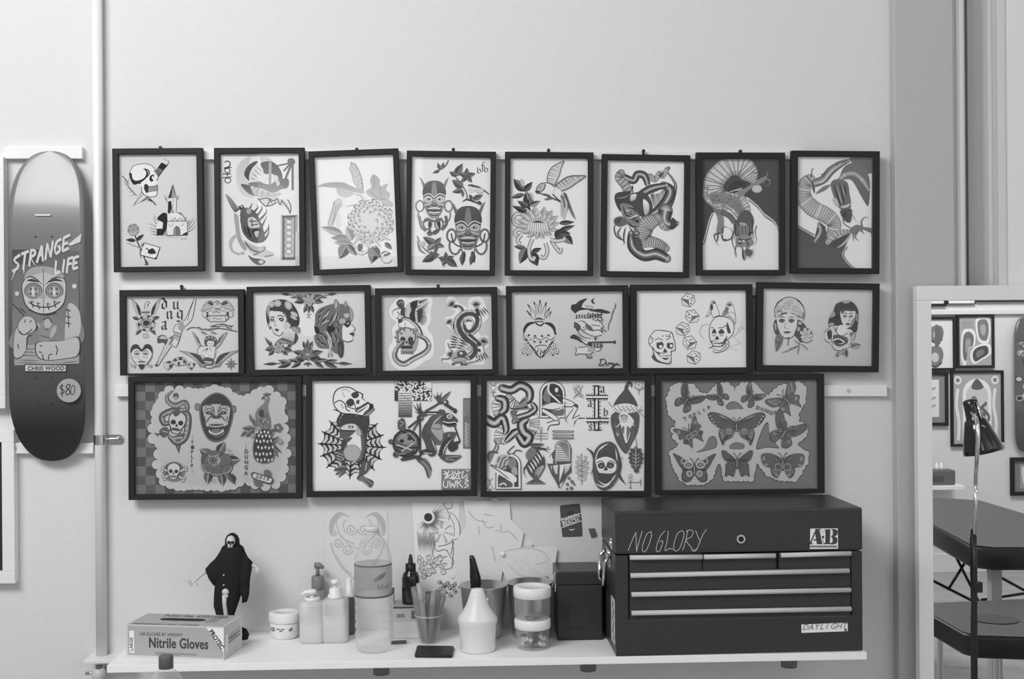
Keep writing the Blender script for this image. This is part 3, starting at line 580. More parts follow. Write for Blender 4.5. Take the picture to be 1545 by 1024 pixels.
# ---------------------------------------------------------------- the middle row
def art_g1(a):
    a.f('120,172 1245,175 1255,943 142,940', 200)
    for sx in (1, -1):
        def q(s): return [((318+sx*(x-318)), y) for x, y in P2(s)]
        a.wing(q('165,195 215,230 255,290 270,370'), q('175,210 200,290 230,350 270,378'), 13, 190, 95, 3); a.f(q('215,235 255,290 272,365 245,350 225,290'), 70); a.leaf(*q('250,400')[0], *q('178,378')[0], 44, 75, 110); a.leaf(*q('275,490')[0], *q('215,562')[0], 44, 75, 110); a.s(q('215,440 240,450 260,500 235,510'), 170)
    a.s('290,300 300,245 335,220 355,235 340,250 365,300 350,345 290,345', 192); a.l('300,300 310,245 335,222 352,240 340,250', 4, 90); a.l('340,250 330,275', 8, 70); a.r(275, 322, 355, 342, 70); a.l('282,330 350,330', 4, 170)
    a.rose(322, 440, 84, 190, 70, lt=175); a.e(322, 440, 34, 28, 70); a.o2(322, 440, 48, 42, 8, 110); a.s('285,550 320,540 350,555 340,585 310,588', 180); a.o2(318, 568, 30, 20, 4, 100)
    for ch, x, y in (('d', 468, 298), ('u', 582, 302), ('n', 520, 398), ('g', 625, 392), ('a', 470, 505)): a.nib(BL[ch], x, y, 108, 19, 60)
    # diver
    a.s('800,200 815,205 800,300 770,420 720,480 680,530 640,640 620,680 585,670 570,640 600,560 595,500 625,450 690,430 730,370 760,290', 198)
    for s in ('800,200 765,280 725,380 690,430 620,460 595,500 600,560 540,605 500,690', '815,205 800,310 772,415 690,500 660,600 625,680 590,670', '790,230 755,330 735,420'): a.l(s, 5, 80)
    a.s('640,470 690,440 700,500 660,520', 150); a.s('605,540 665,550 640,620 600,585', 160); a.l('600,530 665,545', 5, 80); a.l('600,560 655,580', 4, 90); a.s('530,610 590,580 600,600 560,660', 120)
    a.l('560,600 510,700 440,830', 26, 190); a.l('540,610 495,700 425,860', 5, 80); a.l('590,650 530,740 450,865', 5, 80); a.e(430, 862, 18, 14, 90)
    a.s('440,640 435,590 465,562 510,565 535,600 525,650 480,650', 80); a.s('450,600 480,570 520,580 525,610', 175); a.s('445,650 500,640 505,680 470,680', 195); a.l('440,600 530,610', 8, 70)
    # eagle banner
    for sx in (1, -1):
        def q(s): return [((1035+sx*(x-1035)), y) for x, y in P2(s)]
        a.wing(q('870,325 900,260 955,222 1000,250'), q('880,325 930,310 970,300 1010,270'), 11, 175, 110, 3); a.f(q('955,225 1000,255 985,275 930,250'), 75); a.e(*q('905,360')[0], 26, 30, 190); a.o2(*q('905,360')[0], 26, 30, 4, 90); a.f(q('925,330 945,340 940,385 920,390'), 70); a.l(q('915,395 950,425 930,400'), 5, 110)
    a.s('990,290 1000,230 1030,215 1065,250 1070,300 1030,310', 180); a.l('1000,240 1040,230 1060,260', 7, 90); a.l('1005,305 1060,305', 8, 80); a.e(1030, 255, 10, 8, 90)
    a.f('950,325 1110,325 1125,355 1110,372 950,372 935,352', 190); a.l('950,325 1110,325 1125,355 1110,372 950,372 935,352 950,325', 4, 90, sm=0); a.r(955, 376, 1115, 432, 190); a.l('955,376 1115,376 1115,432 955,432 955,376', 4, 90, sm=0)
    a.l('985,350 1020,335 1060,350', 6, 110); a.l('985,405 1010,398 1040,408 1080,400', 6, 130)
    # rope of chain
    a.l('725,515 770,490 830,492', 8, 80); a.l('830,495 930,510 1040,480 1195,475', 6, 110); a.l('830,500 950,520 1050,500 1235,535', 8, 80)
    for x, y, r in ((850, 495, 10), (925, 512, 8), (1015, 490, -10), (1090, 465, 10), (1150, 500, 14), (1000, 545, 14), (900, 540, 30)): a.leaf(x-36, y-4, x+36, y+4+r*.5, 24, 60, 170)
    a.l('960,480 1080,455 1180,490', 5, 90)
    # seated cherub on wings
    for sx in (1, -1):
        def q(s): return [((962+sx*(x-962)), y) for x, y in P2(s)]
        a.wing(q('655,720 760,738 860,770 915,860'), q('690,735 780,790 850,850 915,890'), 15, 165, 120, 3); a.s(q('760,740 860,770 905,850 880,850 820,790'), 70); a.s(q('840,830 900,870 910,885 860,880'), 130)
    a.wing('780,530 830,580 860,640 880,680', '790,545 820,620 850,680 870,690', 9, 175, 100, 3); a.f('800,550 850,610 870,660 845,640', 90); a.wing('1135,540 1080,570 1040,630 1020,690', '1130,550 1090,620 1050,680 1020,700', 9, 175, 100, 3); a.f('1110,555 1050,610 1030,660 1060,640', 100)
    a.s('840,730 850,690 910,670 1000,680 1025,720 1010,790 980,830 920,820 900,770 845,760', 200); a.l('845,755 840,710 870,680 930,675', 5, 85); a.l('880,735 940,700 920,740', 10, 90, 2); a.l('1020,700 1010,780 985,820', 5, 85); a.l('900,780 930,830', 5, 85); a.e(955, 770, 4, 4, 90); a.l('960,690 980,730', 4, 110)
    a.s('905,640 920,585 965,572 1015,590 1030,640 1000,680 935,680', 80); a.e(968, 650, 36, 36, 198); a.s('935,620 970,600 1005,625', 90); a.e(955, 650, 5, 4, 70); a.e(985, 650, 5, 4, 70); a.l('960,670 980,670', 4, 90)
    for x, y in ((925, 605), (950, 590), (985, 590), (1010, 610)): a.e(x, y, 12, 10, 150)
    a.s('900,800 950,790 1000,810 990,860 920,870', 80); a.l('910,830 985,840', 12, 190); a.l('915,855 980,850', 6, 180); a.l('900,880 960,895 1010,880', 8, 110); a.r(925, 870, 990, 895, 185); a.l('925,870 990,870 990,895 925,895 925,870', 3, 100, sm=0)
    # chequered ribbon, star, heart face
    for q, g in (('500,840 560,820 600,830 580,880 540,910 510,880', 185), ('590,820 640,780 700,785 740,830 720,860 640,870 600,850', 185), ('730,830 820,850 780,910 740,880', 185)): a.f(q, g); a.l(q, 3, 100, sm=0, cl=1)
    for q in ('525,830 570,822 580,845 540,845', '555,860 600,850 580,885 560,895', '595,810 625,790 640,820 610,830', '650,785 690,785 690,815 650,812', '640,830 665,832 665,865 645,866', '700,800 730,830 720,850 695,840', '790,845 825,850 800,875', '765,885 790,890 775,915', '740,850 770,850 760,880'): a.f(q, 70)
    for i in range(8):
        t = i*pi/4; L = 62 if i % 2 == 0 else 50; c, d = cos(t), sin(t); e1, e2 = cos(t+.4), sin(t+.4); e3, e4 = cos(t-.4), sin(t-.4)
        a.f([(1175, 857), (1175+22*e1, 857+22*e2), (1175+L*c, 857+L*d)], 60); a.f([(1175, 857), (1175+22*e3, 857+22*e4), (1175+L*c, 857+L*d)], 185); a.l([(1175, 857), (1175+22*e3, 857+22*e4), (1175+L*c, 857+L*d)], 3, 70, sm=0)
    a.s('282,690 240,655 195,660 172,700 178,760 220,830 280,900 340,830 385,760 388,700 360,658 315,660', 198)
    a.s('282,700 240,652 190,660 170,705 175,740 200,705 240,695 282,725 330,695 365,712 387,745 388,700 365,656 315,655', 58)
    a.l('175,740 190,800 240,860', 4, 90); a.l('387,740 375,800 330,860', 4, 90)
    for x in (235, 322): a.l([(x-35, 740), (x, 715), (x+35, 735)], 8, 80, 2); a.e(x, 748, 26, 14, 90); a.e(x, 752, 16, 7, 190); a.e(x, 750, 7, 7, 60); a.l([(x-30, 775), (x, 785), (x+25, 772)], 4, 130)
    a.l('255,790 265,808 290,808', 4, 130); a.s('240,825 270,815 310,818 325,828 285,838', 130); a.l('240,825 325,828', 4, 80); a.s('248,855 282,850 318,855 282,902', 58)
    for x in (185, 350): a.l([(x-15, 840), (x, 850), (x-5, 880)], 4, 130); a.e(x+25, 868, 12, 18, 150)

def art_g2(a):
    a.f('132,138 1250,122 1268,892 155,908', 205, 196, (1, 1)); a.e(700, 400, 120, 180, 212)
    # kerchief woman
    a.s('300,250 340,215 400,205 470,215 530,250 580,330 600,400 590,470 540,500 470,480 450,400 380,340 300,330 315,490 300,500 270,420 265,300', 72)
    a.s('265,300 295,270 300,330 290,380', 150)
    for x, y, rx, ry, r in ((318, 255, 28, 32, 0), (378, 245, 38, 34, 10), (485, 265, 34, 46, -25), (545, 355, 42, 22, 30), (540, 390, 40, 14, 30), (300, 460, 12, 26, 0)): a.e(x, y, rx, ry, 160, r, 185)
    a.s('300,345 380,325 450,350 470,420 500,470 440,530 400,575 345,545 315,480', 202)
    a.s('420,330 460,350 480,420 450,440 470,400', 110); a.s('440,450 490,440 510,480 450,510', 185); a.l('310,390 325,378 350,388', 9, 65); a.l('375,380 405,365 445,385', 9, 65); a.s('305,405 330,395 350,412 325,430', 75); a.s('390,400 420,388 445,408 420,430', 75); a.e(328, 412, 8, 6, 190); a.e(418, 408, 8, 6, 190)
    a.l('358,420 350,465 375,470', 5, 110); a.s('350,505 375,498 395,510 375,528', 75); a.l('345,545 400,572 440,530', 7, 90); a.l('315,480 345,545', 5, 100)
    a.s('440,540 500,500 545,520 560,590 540,640 470,620 420,590', 205, 160, (0, 1)); a.s('510,490 590,480 615,510 600,545 560,540', 150); a.l('560,485 590,500 600,540', 6, 85); a.s('560,540 590,590 560,650 520,660 545,620', 80)
    a.s('360,640 420,590 500,610 545,640 520,665 440,650 380,670', 120); a.l('420,600 480,620 530,640', 6, 75); a.l('400,620 470,640', 5, 180)
    a.leaf(340, 690, 250, 580, 40, 85, 130); a.leaf(340, 690, 255, 712, 60, 75, 120); a.leaf(350, 710, 290, 770, 50, 75, 110); a.leaf(440, 700, 535, 725, 64, 70, 115); a.leaf(430, 730, 490, 765, 40, 75, 110); a.leaf(330, 650, 290, 640, 40, 80, 110); a.leaf(480, 690, 530, 660, 44, 75, 120)
    a.rose(395, 690, 56, 160, 85)
    # flower motifs
    for cx, cy, k, up in ((690, 212, 1, 1), (685, 752, 1, -1)):
        for sx in (1, -1):
            a.leaf(cx+sx*30, cy, cx+sx*150, cy+up*26, 60, 70, 110); a.leaf(cx+sx*30, cy-up*10, cx+sx*135, cy-up*50, 60, 90, 130); a.leaf(cx+sx*15, cy+up*50, cx+sx*50, cy+up*130, 46, 75, 115)
        a.leaf(cx, cy+up*40, cx, cy+up*(140 if up > 0 else 150), 40, 75, 115); a.rose(cx, cy, 64, 165 if up > 0 else 120, 80); a.e(cx, cy+5, 20, 16, 190); a.o2(cx, cy+5, 14, 12, 5, 70)
    for sx in (1, -1):
        x = lambda v: 690+sx*(v-690)
        a.l([(x(600), 205), (x(520), 165), (x(420), 150)], 5, 90); a.leaf(x(500), 160, x(410), 150, 26, 70, 100); a.leaf(x(560), 190, x(500), 185, 16, 80, 120); a.leaf(x(580), 205, x(540), 160, 14, 90, 120); a.l([(x(660), 350), (x(700), 370), (x(670), 395)], 3, 110)
        x = lambda v: 685+sx*(v-685)
        a.l([(x(640), 800), (x(450), 840), (x(245), 852)], 6, 75); a.leaf(x(380), 845, x(245), 852, 32, 65, 100); a.leaf(x(520), 840, x(385), 812, 46, 70, 130); a.leaf(x(520), 842, x(385), 888, 50, 65, 100); a.leaf(x(630), 825, x(485), 805, 46, 70, 130); a.leaf(x(620), 830, x(520), 890, 44, 65, 105); a.leaf(x(655), 815, x(565), 790, 50, 60, 95); a.l([(x(610), 740), (x(560), 720), (x(530), 735)], 3, 130); a.leaf(x(680), 840, x(640), 860, 20, 80, 100)
    a.leaf(685, 830, 688, 880, 30, 70, 100)
    # wolf-headed woman
    a.s('760,350 800,300 880,265 960,250 1060,260 1110,290 1135,360 1120,420 1060,470 1030,560 1040,640 1020,740 960,745 900,700 800,690 760,640 750,570 790,540 750,500 755,440', 108)
    a.s('940,260 955,205 985,230 1005,300 970,330', 120); a.s('1040,270 1058,220 1075,250 1070,300', 115); a.leaf(960, 300, 962, 210, 26, 150, 190); a.leaf(1056, 280, 1060, 225, 16, 150, 180)
    a.s('1035,470 1090,440 1130,470 1155,500 1140,530 1145,560 1130,590 1135,615 1090,630 1040,615 1030,560', 208); a.l('1120,460 1158,500 1138,520', 5, 90); a.s('1100,550 1145,538 1140,575', 75); a.l('1040,620 1090,632 1135,615', 6, 80); a.s('1040,450 1090,420 1115,450 1080,490', 70); a.e(1085, 448, 14, 8, 170)
    a.s('1040,360 1080,345 1100,370 1070,395', 170); a.s('1000,410 1050,400 1060,440 1010,450', 165); a.s('1100,280 1135,340 1125,420 1110,400', 150)
    for x, y, L, t in ((820, 330, 70, -40), (880, 340, 80, -60), (800, 390, 60, -60), (850, 420, 80, -50), (930, 400, 90, -70), (980, 380, 70, -80), (900, 450, 70, -60), (790, 450, 50, -70), (930, 480, 70, -50), (980, 520, 80, 70), (900, 560, 90, 60), (960, 590, 80, 70), (1000, 620, 60, 80), (860, 600, 80, 55), (930, 660, 90, 60), (820, 560, 50, 20), (1000, 700, 80, 85), (980, 460, 60, 70), (790, 620, 60, 40), (840, 660, 70, 30)):
        c, d = cos(radians(t)), sin(radians(t)); a.leaf(x-c*L/2, y-d*L/2, x+c*L/2, y+d*L/2, L*.42, 72, 140); a.l([(x-c*L/2, y-d*L/2-8), (x, y-14), (x+c*L/2, y+d*L/2-8)], 5, 60, 2)
    for q in ('820,460 860,430 900,420', '830,400 870,360 890,320', '930,430 960,380 970,330', '870,550 910,600 930,690', '840,520 890,560 900,640'): a.l(q, 14, 178, 2)
    a.s('880,480 930,470 960,500 920,540 880,520', 58); a.s('750,480 790,490 800,540 765,545', 58); a.s('990,640 1040,640 1040,760 1010,790 990,740', 72); a.l('1010,660 1015,770', 12, 125, 2)
    a.l('880,600 910,680 900,780', 20, 180, 2); a.l('895,740 890,785', 6, 110); a.l('930,740 925,785', 6, 110)

def art_g3(a):
    a.f('130,165 1228,148 1243,905 147,920', 181)
    a.s('330,175 420,200 560,165 625,175 640,230 620,320 625,420 590,500 640,570 655,680 640,780 560,830 460,900 350,915 270,890 225,820 205,700 245,610 240,500 280,440 220,380 210,310 250,240', 214)
    a.s('790,190 840,170 900,240 960,270 1000,290 1005,210 1060,180 1130,190 1180,300 1200,390 1150,440 1105,520 1130,570 1190,570 1215,640 1170,720 1165,840 1100,860 1000,850 860,880 800,840 725,825 720,790 770,740 770,650 780,610 860,600 880,560 780,460 770,390 830,370 870,320 790,280', 214)
    # vulture
    a.s('280,240 310,208 345,215 360,260 345,295 300,285', 80); a.l('300,250 330,230 345,260', 8, 150); a.s('330,290 365,290 375,330 360,390 320,385', 75)
    a.l('325,295 270,305 240,330 250,375', 12, 80, 1); a.l('300,315 260,320 250,340', 5, 180); a.l('290,330 310,360 285,400', 9, 80)
    a.s('370,280 420,235 430,290 420,360 400,400 370,370', 180); a.fan('375,290 420,240', '380,380 420,370', 9, 5, 90)
    a.s('420,240 510,215 500,280 470,310 480,420 430,410 410,370 430,310', 62)
    a.s('500,220 590,200 580,235 500,300 480,320 490,270', 195); a.fan('510,225 500,240 480,320', '595,200 580,235 500,300', 14, 5, 80)
    a.s('470,320 560,255 605,235 560,310 575,360 585,420 540,470 510,440 480,440', 170); a.fan('480,330 530,360 520,440', '600,240 590,380 545,470', 15, 7, 75); a.s('490,320 540,300 530,400 500,440', 70)
    a.l('290,390 310,370 350,390', 22, 180); a.l('290,400 330,410 360,400', 9, 75)
    BE = [(-.5, 70), (-.1, 90), (0, 205), (.3, 205), (.5, 75)]
    a.snake('310,430 370,395 440,430 500,490 530,560', [28, 34, 36, 40, 40], BE, 16, 80, 4, (0, .45)); a.s('295,420 330,400 340,430 310,440', 80); a.l('310,440 300,470 320,500', 4, 90); a.l('365,440 375,500', 4, 110)
    # skull with leaves
    a.s('280,520 340,480 420,500 480,490 500,560 500,650 470,700 400,720 330,700 290,660 275,590', 150); a.skull(385, 610, 92, 0, 175, 70, 0)
    for x, y, r in ((300, 525, 200), (330, 500, 250), (360, 520, 280), (420, 515, 300), (470, 520, 330), (290, 575, 180), (480, 570, 20), (310, 610, 160), (450, 545, 300), (340, 550, 240)): a.leaf(x, y+10, x+36*cos(radians(r)), y+10+36*sin(radians(r)), 26, 75, 140)
    a.s('330,735 340,700 440,700 490,690 440,750 390,745', 140)
    for x in range(335, 450, 16): a.l([(x, 725), (x, 755)], 7, 75, sm=0)
    a.e(340, 640, 26, 26, 80); a.e(430, 638, 30, 28, 60)
    a.snake('345,625 290,690 265,760 290,820 360,850 450,800 560,740 605,680 580,610 510,570', [26, 36, 46, 50, 50, 48, 46, 46, 42, 36], BE, 60, 85, 4, (0, .45), 2)
    # oriental dragon
    DG = [(-.5, 62), (.15, 66), (.2, 200), (.42, 190), (.5, 80)]
    a.snake('850,265 920,285 935,340 880,400 850,470 880,530 930,560', [14, 26, 34, 36, 40, 40, 20], DG, 14, 90, 3, (.15, .45), 2)
    a.snake('1040,420 960,420 960,500 1010,540 1080,490 1100,400 1050,345 960,350 895,420 900,510 960,600 1040,660 1060,730 1010,790', [10, 26, 44, 52, 58, 58, 56, 56, 60, 66, 70, 72, 66, 50], DG, 70, 90, 3, (.15, .45), 2)
    a.o2(1005, 440, 40, 46, 10, 195, a0=150, a1=420); a.o2(1005, 440, 46, 52, 4, 80, a0=150, a1=420)
    a.snake('1000,560 1060,610 1110,650', [44, 40, 36], DG, 8, 90, 3, (.15, .45), 2)
    for x, y, r0, L in ((840, 265, 230, 66), (1075, 270, 270, 64), (1150, 640, 290, 70), (815, 440, 230, 50)):
        a.e(x, y, L*.45, L*.35, 150)
        for i in range(-3, 4): t = radians(r0+i*22); a.l([(x, y), (x+L*cos(t), y+L*sin(t))], 13, 66, 1)
    a.l('1080,300 1095,340 1085,370', 34, 66); a.l('850,270 880,285', 20, 70); a.l('1130,650 1090,660', 30, 66)
    for x, y, r0 in ((1110, 300, 60), (900, 640, 190), (1120, 740, 70), (980, 660, 200)):
        for i in range(-2, 3): t = radians(r0+i*9); a.l([(x-20*i*sin(radians(r0)), y+20*i*cos(radians(r0))), (x+90*cos(t)-16*i*sin(radians(r0)), y+90*sin(t)+16*i*cos(radians(r0)))], 12, 72, 2)
    a.e(1110, 715, 14, 16, 60); a.l('1150,670 1160,760 1130,820', 8, 80, 1)
    a.s('880,720 950,690 1000,740 990,800 940,840 860,840 830,790', 150); a.s('900,730 960,720 990,760 940,790 890,770', 72); a.e(930, 745, 16, 12, 195); a.l('850,800 930,780 990,800', 10, 70); a.l('860,840 940,830', 10, 70); a.l('840,770 800,800 740,800 735,825', 7, 85); a.l('850,730 810,690 795,640', 6, 85)
    for i in range(9): t = radians(120+i*22); a.l([(830, 755), (830+55*cos(t), 755+42*sin(t))], 11, 72, 1)
    a.s('980,690 1020,670 1030,720 990,740', 190); a.l('985,690 1020,720', 6, 80); a.l('1000,680 1030,700', 6, 80)
    for x in (850, 940, 975): a.l([(x, 840), (x-10, 860), (x+20, 850)], 10, 75)
    a.l('980,830 1060,820 1110,790', 14, 190); a.l('980,840 1060,830 1110,800', 4, 80)

def art_g4(a):
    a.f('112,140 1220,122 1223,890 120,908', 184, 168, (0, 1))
    for q in ('330,405 280,340 265,318 310,370', '310,400 300,310 268,258 310,300 340,350', '350,400 355,300 332,232 375,290 368,360', '385,350 385,290 397,212 408,280 398,360', '415,350 435,290 460,235 455,300 440,370', '440,390 460,340 495,290 480,340 450,400', '440,405 480,370 510,325 490,390'): a.s(q, 180); a.l(q, 4, 85)
    for q in ('275,262 318,310', '335,235 356,300', '398,220 388,280', '458,240 448,290', '490,300 455,350', '508,330 470,385', '268,325 300,380'): a.l(q, 12, 62, 1)
    a.s('335,400 385,385 440,400 430,435 345,435', 170); a.l('340,412 385,400 438,412', 16, 62, 2); a.l('345,432 430,432', 10, 65); a.s('360,440 410,440 410,480 370,470', 180); a.l('360,440 380,460 410,465', 5, 80)
    H = '390,470 340,440 280,445 240,490 235,550 280,640 405,790 520,640 550,550 540,480 500,445 440,445'
    a.s(H, 188, 176); a.l(H, 7, 70, cl=1); a.s('345,445 290,440 240,490 235,560 262,500 300,465', 58); a.s('440,445 500,440 545,490 545,560 520,500 480,468', 58); a.s('340,450 400,480 440,450 410,460 370,460', 70)
    a.l('232,570 270,575 310,620 360,590 410,620 460,585 500,610 555,570', 20, 195); a.l('235,600 280,625 330,590 390,615 440,590 490,615 550,590', 20, 190)
    for q in ('232,570 270,575 310,620 360,590 410,620 460,585 500,610 555,570', '235,600 280,625 330,590 390,615 440,590 490,615 550,590', '230,560 235,610 275,630'): a.l(q, 4, 72)
    for x, y, s in ((285, 565, 1), (345, 572, 1), (415, 572, 1), (480, 565, 1), (550, 545, 1), (340, 635, -1), (400, 640, -1), (460, 630, -1), (260, 615, -1)): a.f([(x-16, y+10*s), (x, y-14*s), (x+18, y+12*s)], 62)
    a.l('345,685 400,665 465,672', 8, 70); a.l('275,640 340,710 400,790 460,710 520,625', 10, 62)
    for q in ('390,690 360,740 345,700', '400,700 425,740 450,700', '400,720 400,780'): a.l(q, 12, 85, 2)
    for sx in (0, 1):
        x = (lambda v: 795-v) if sx else (lambda v: v)
        for cx, cy in ((265, 672), (238, 725), (285, 735)):
            a.e(x(cx), cy, 27, 25, 182); a.o2(x(cx), cy, 27, 25, 4, 95); a.e(x(cx), cy, 7, 7, 75)
            for i in range(5): t = i*1.257; a.e(x(cx)+22*cos(t), cy+20*sin(t), 4, 4, 60)
        a.f([(x(255), 760), (x(270), 776), (x(285), 758)], 62); a.f([(x(215), 735), (x(235), 752), (x(220), 760)], 70)
    # hatted bandit with revolver
    a.s('745,270 800,220 860,195 930,188 975,210 1000,270 1010,300 900,300 800,280', 184); a.s('750,260 800,215 870,195 830,240 810,280 780,275', 60)
    a.s('705,300 715,262 760,255 800,280 900,305 1000,300 1100,330 1060,345 960,330 860,320 760,345 730,330', 60); a.s('755,350 790,320 850,310 900,320 830,345', 185); a.s('845,268 900,265 920,290 880,300', 175); a.l('845,268 920,275 910,300 860,290', 4, 65); a.s('915,205 945,195 950,240 930,250 908,230', 62); a.s('930,205 960,205 960,240 940,240', 180)
    a.s('740,370 880,340 1000,345 1030,410 1000,440 880,400 745,410', 176)
    for y0, n, g in ((365, 10, 60), (385, 10, 70)):
        for i in range(n): a.f([(750+i*27, y0+15-i*1), (764+i*27, y0-8-i*1), (776+i*27, y0+14-i*1)], g)
    for i in range(7): a.e(880+i*22, 350+(i % 2)*10, 10, 9, 62); a.e(885+i*22, 410+(i % 2)*8, 10, 9, 62)
    a.l('870,390 940,370 1020,395', 7, 70); a.l('880,425 960,438 1025,430', 6, 70)
    a.s('745,410 880,400 1000,440 1030,470 1000,500 1025,540 980,580 900,575 830,530 740,520', 186)
    a.s('745,430 800,470 790,520 740,520 735,460', 80); a.l('760,440 810,420 860,450 850,480 890,520', 10, 66, 2); a.l('780,480 850,540 940,575 1010,560', 8, 70); a.l('800,500 850,520', 5, 80); a.l('820,480 860,510', 5, 80); a.s('850,450 900,470 930,520 880,510', 90); a.l('910,460 1000,470', 6, 75); a.l('920,520 980,510 1020,535', 9, 70); a.l('1010,440 1030,480 1005,500 1028,540', 6, 75)
    a.f('1005,485 1060,522 1050,532 998,498', 130); a.l('1005,485 1062,525', 4, 70); a.l('1078,510 1085,450 1110,400 1120,340 1150,280 1152,240', 9, 120); a.l('1078,510 1090,440 1130,330 1152,250', 3, 80)
    a.s('740,490 800,560 900,590 960,585 940,625 870,655 800,610 735,560', 182); a.l('745,490 820,580 930,600', 10, 66, 2); a.l('740,530 800,590 870,630', 8, 66, 2); a.s('695,590 735,555 790,590 820,640 760,610', 64); a.f('935,588 970,585 945,620', 64); a.l('800,610 850,655 880,650', 7, 66)
    a.s('765,690 870,670 930,650 1000,690 990,720 920,735 880,750 765,750', 186); a.l('765,690 870,675 920,650', 6, 72); a.l('765,750 880,750 930,730', 6, 72); a.s('750,685 775,680 770,725 775,755 745,755 752,720', 175); a.l('752,682 758,720 748,760 775,755', 6, 70)
    for y in (690, 703, 716, 728): a.l([(870, y), (940, y-8)], 4, 80)
    a.f('880,628 1130,622 1150,612 1155,645 1140,648 1125,638 880,642', 60); a.s('900,640 1010,640 1010,690 900,680', 90)
    for x in (925, 955, 985): a.l([(x, 645), (x, 682)], 8, 165)
    a.o2(970, 700, 32, 22, 6, 70, a0=-20, a1=200); a.s('855,760 900,745 920,790 870,795', 130); a.l('860,760 880,790 915,790', 6, 65); a.s('880,630 910,640 900,670 870,655', 64)
    # signature
    for q, w in (('1010,805 995,845 985,862', 8), ('990,812 1030,800 1055,825 1030,855 980,865', 7), ('1060,835 1058,855 1075,855 1082,835', 6), ('1088,855 1095,835 1105,855 1112,838', 6), ('1135,838 1118,842 1120,858 1138,850 1135,875 1105,890 1110,878 1150,855', 6), ('1172,840 1152,845 1155,860 1175,850 1178,862 1195,855', 6)): a.l(q, w, 62)
    a.l('1010,872 1090,868', 3, 90)

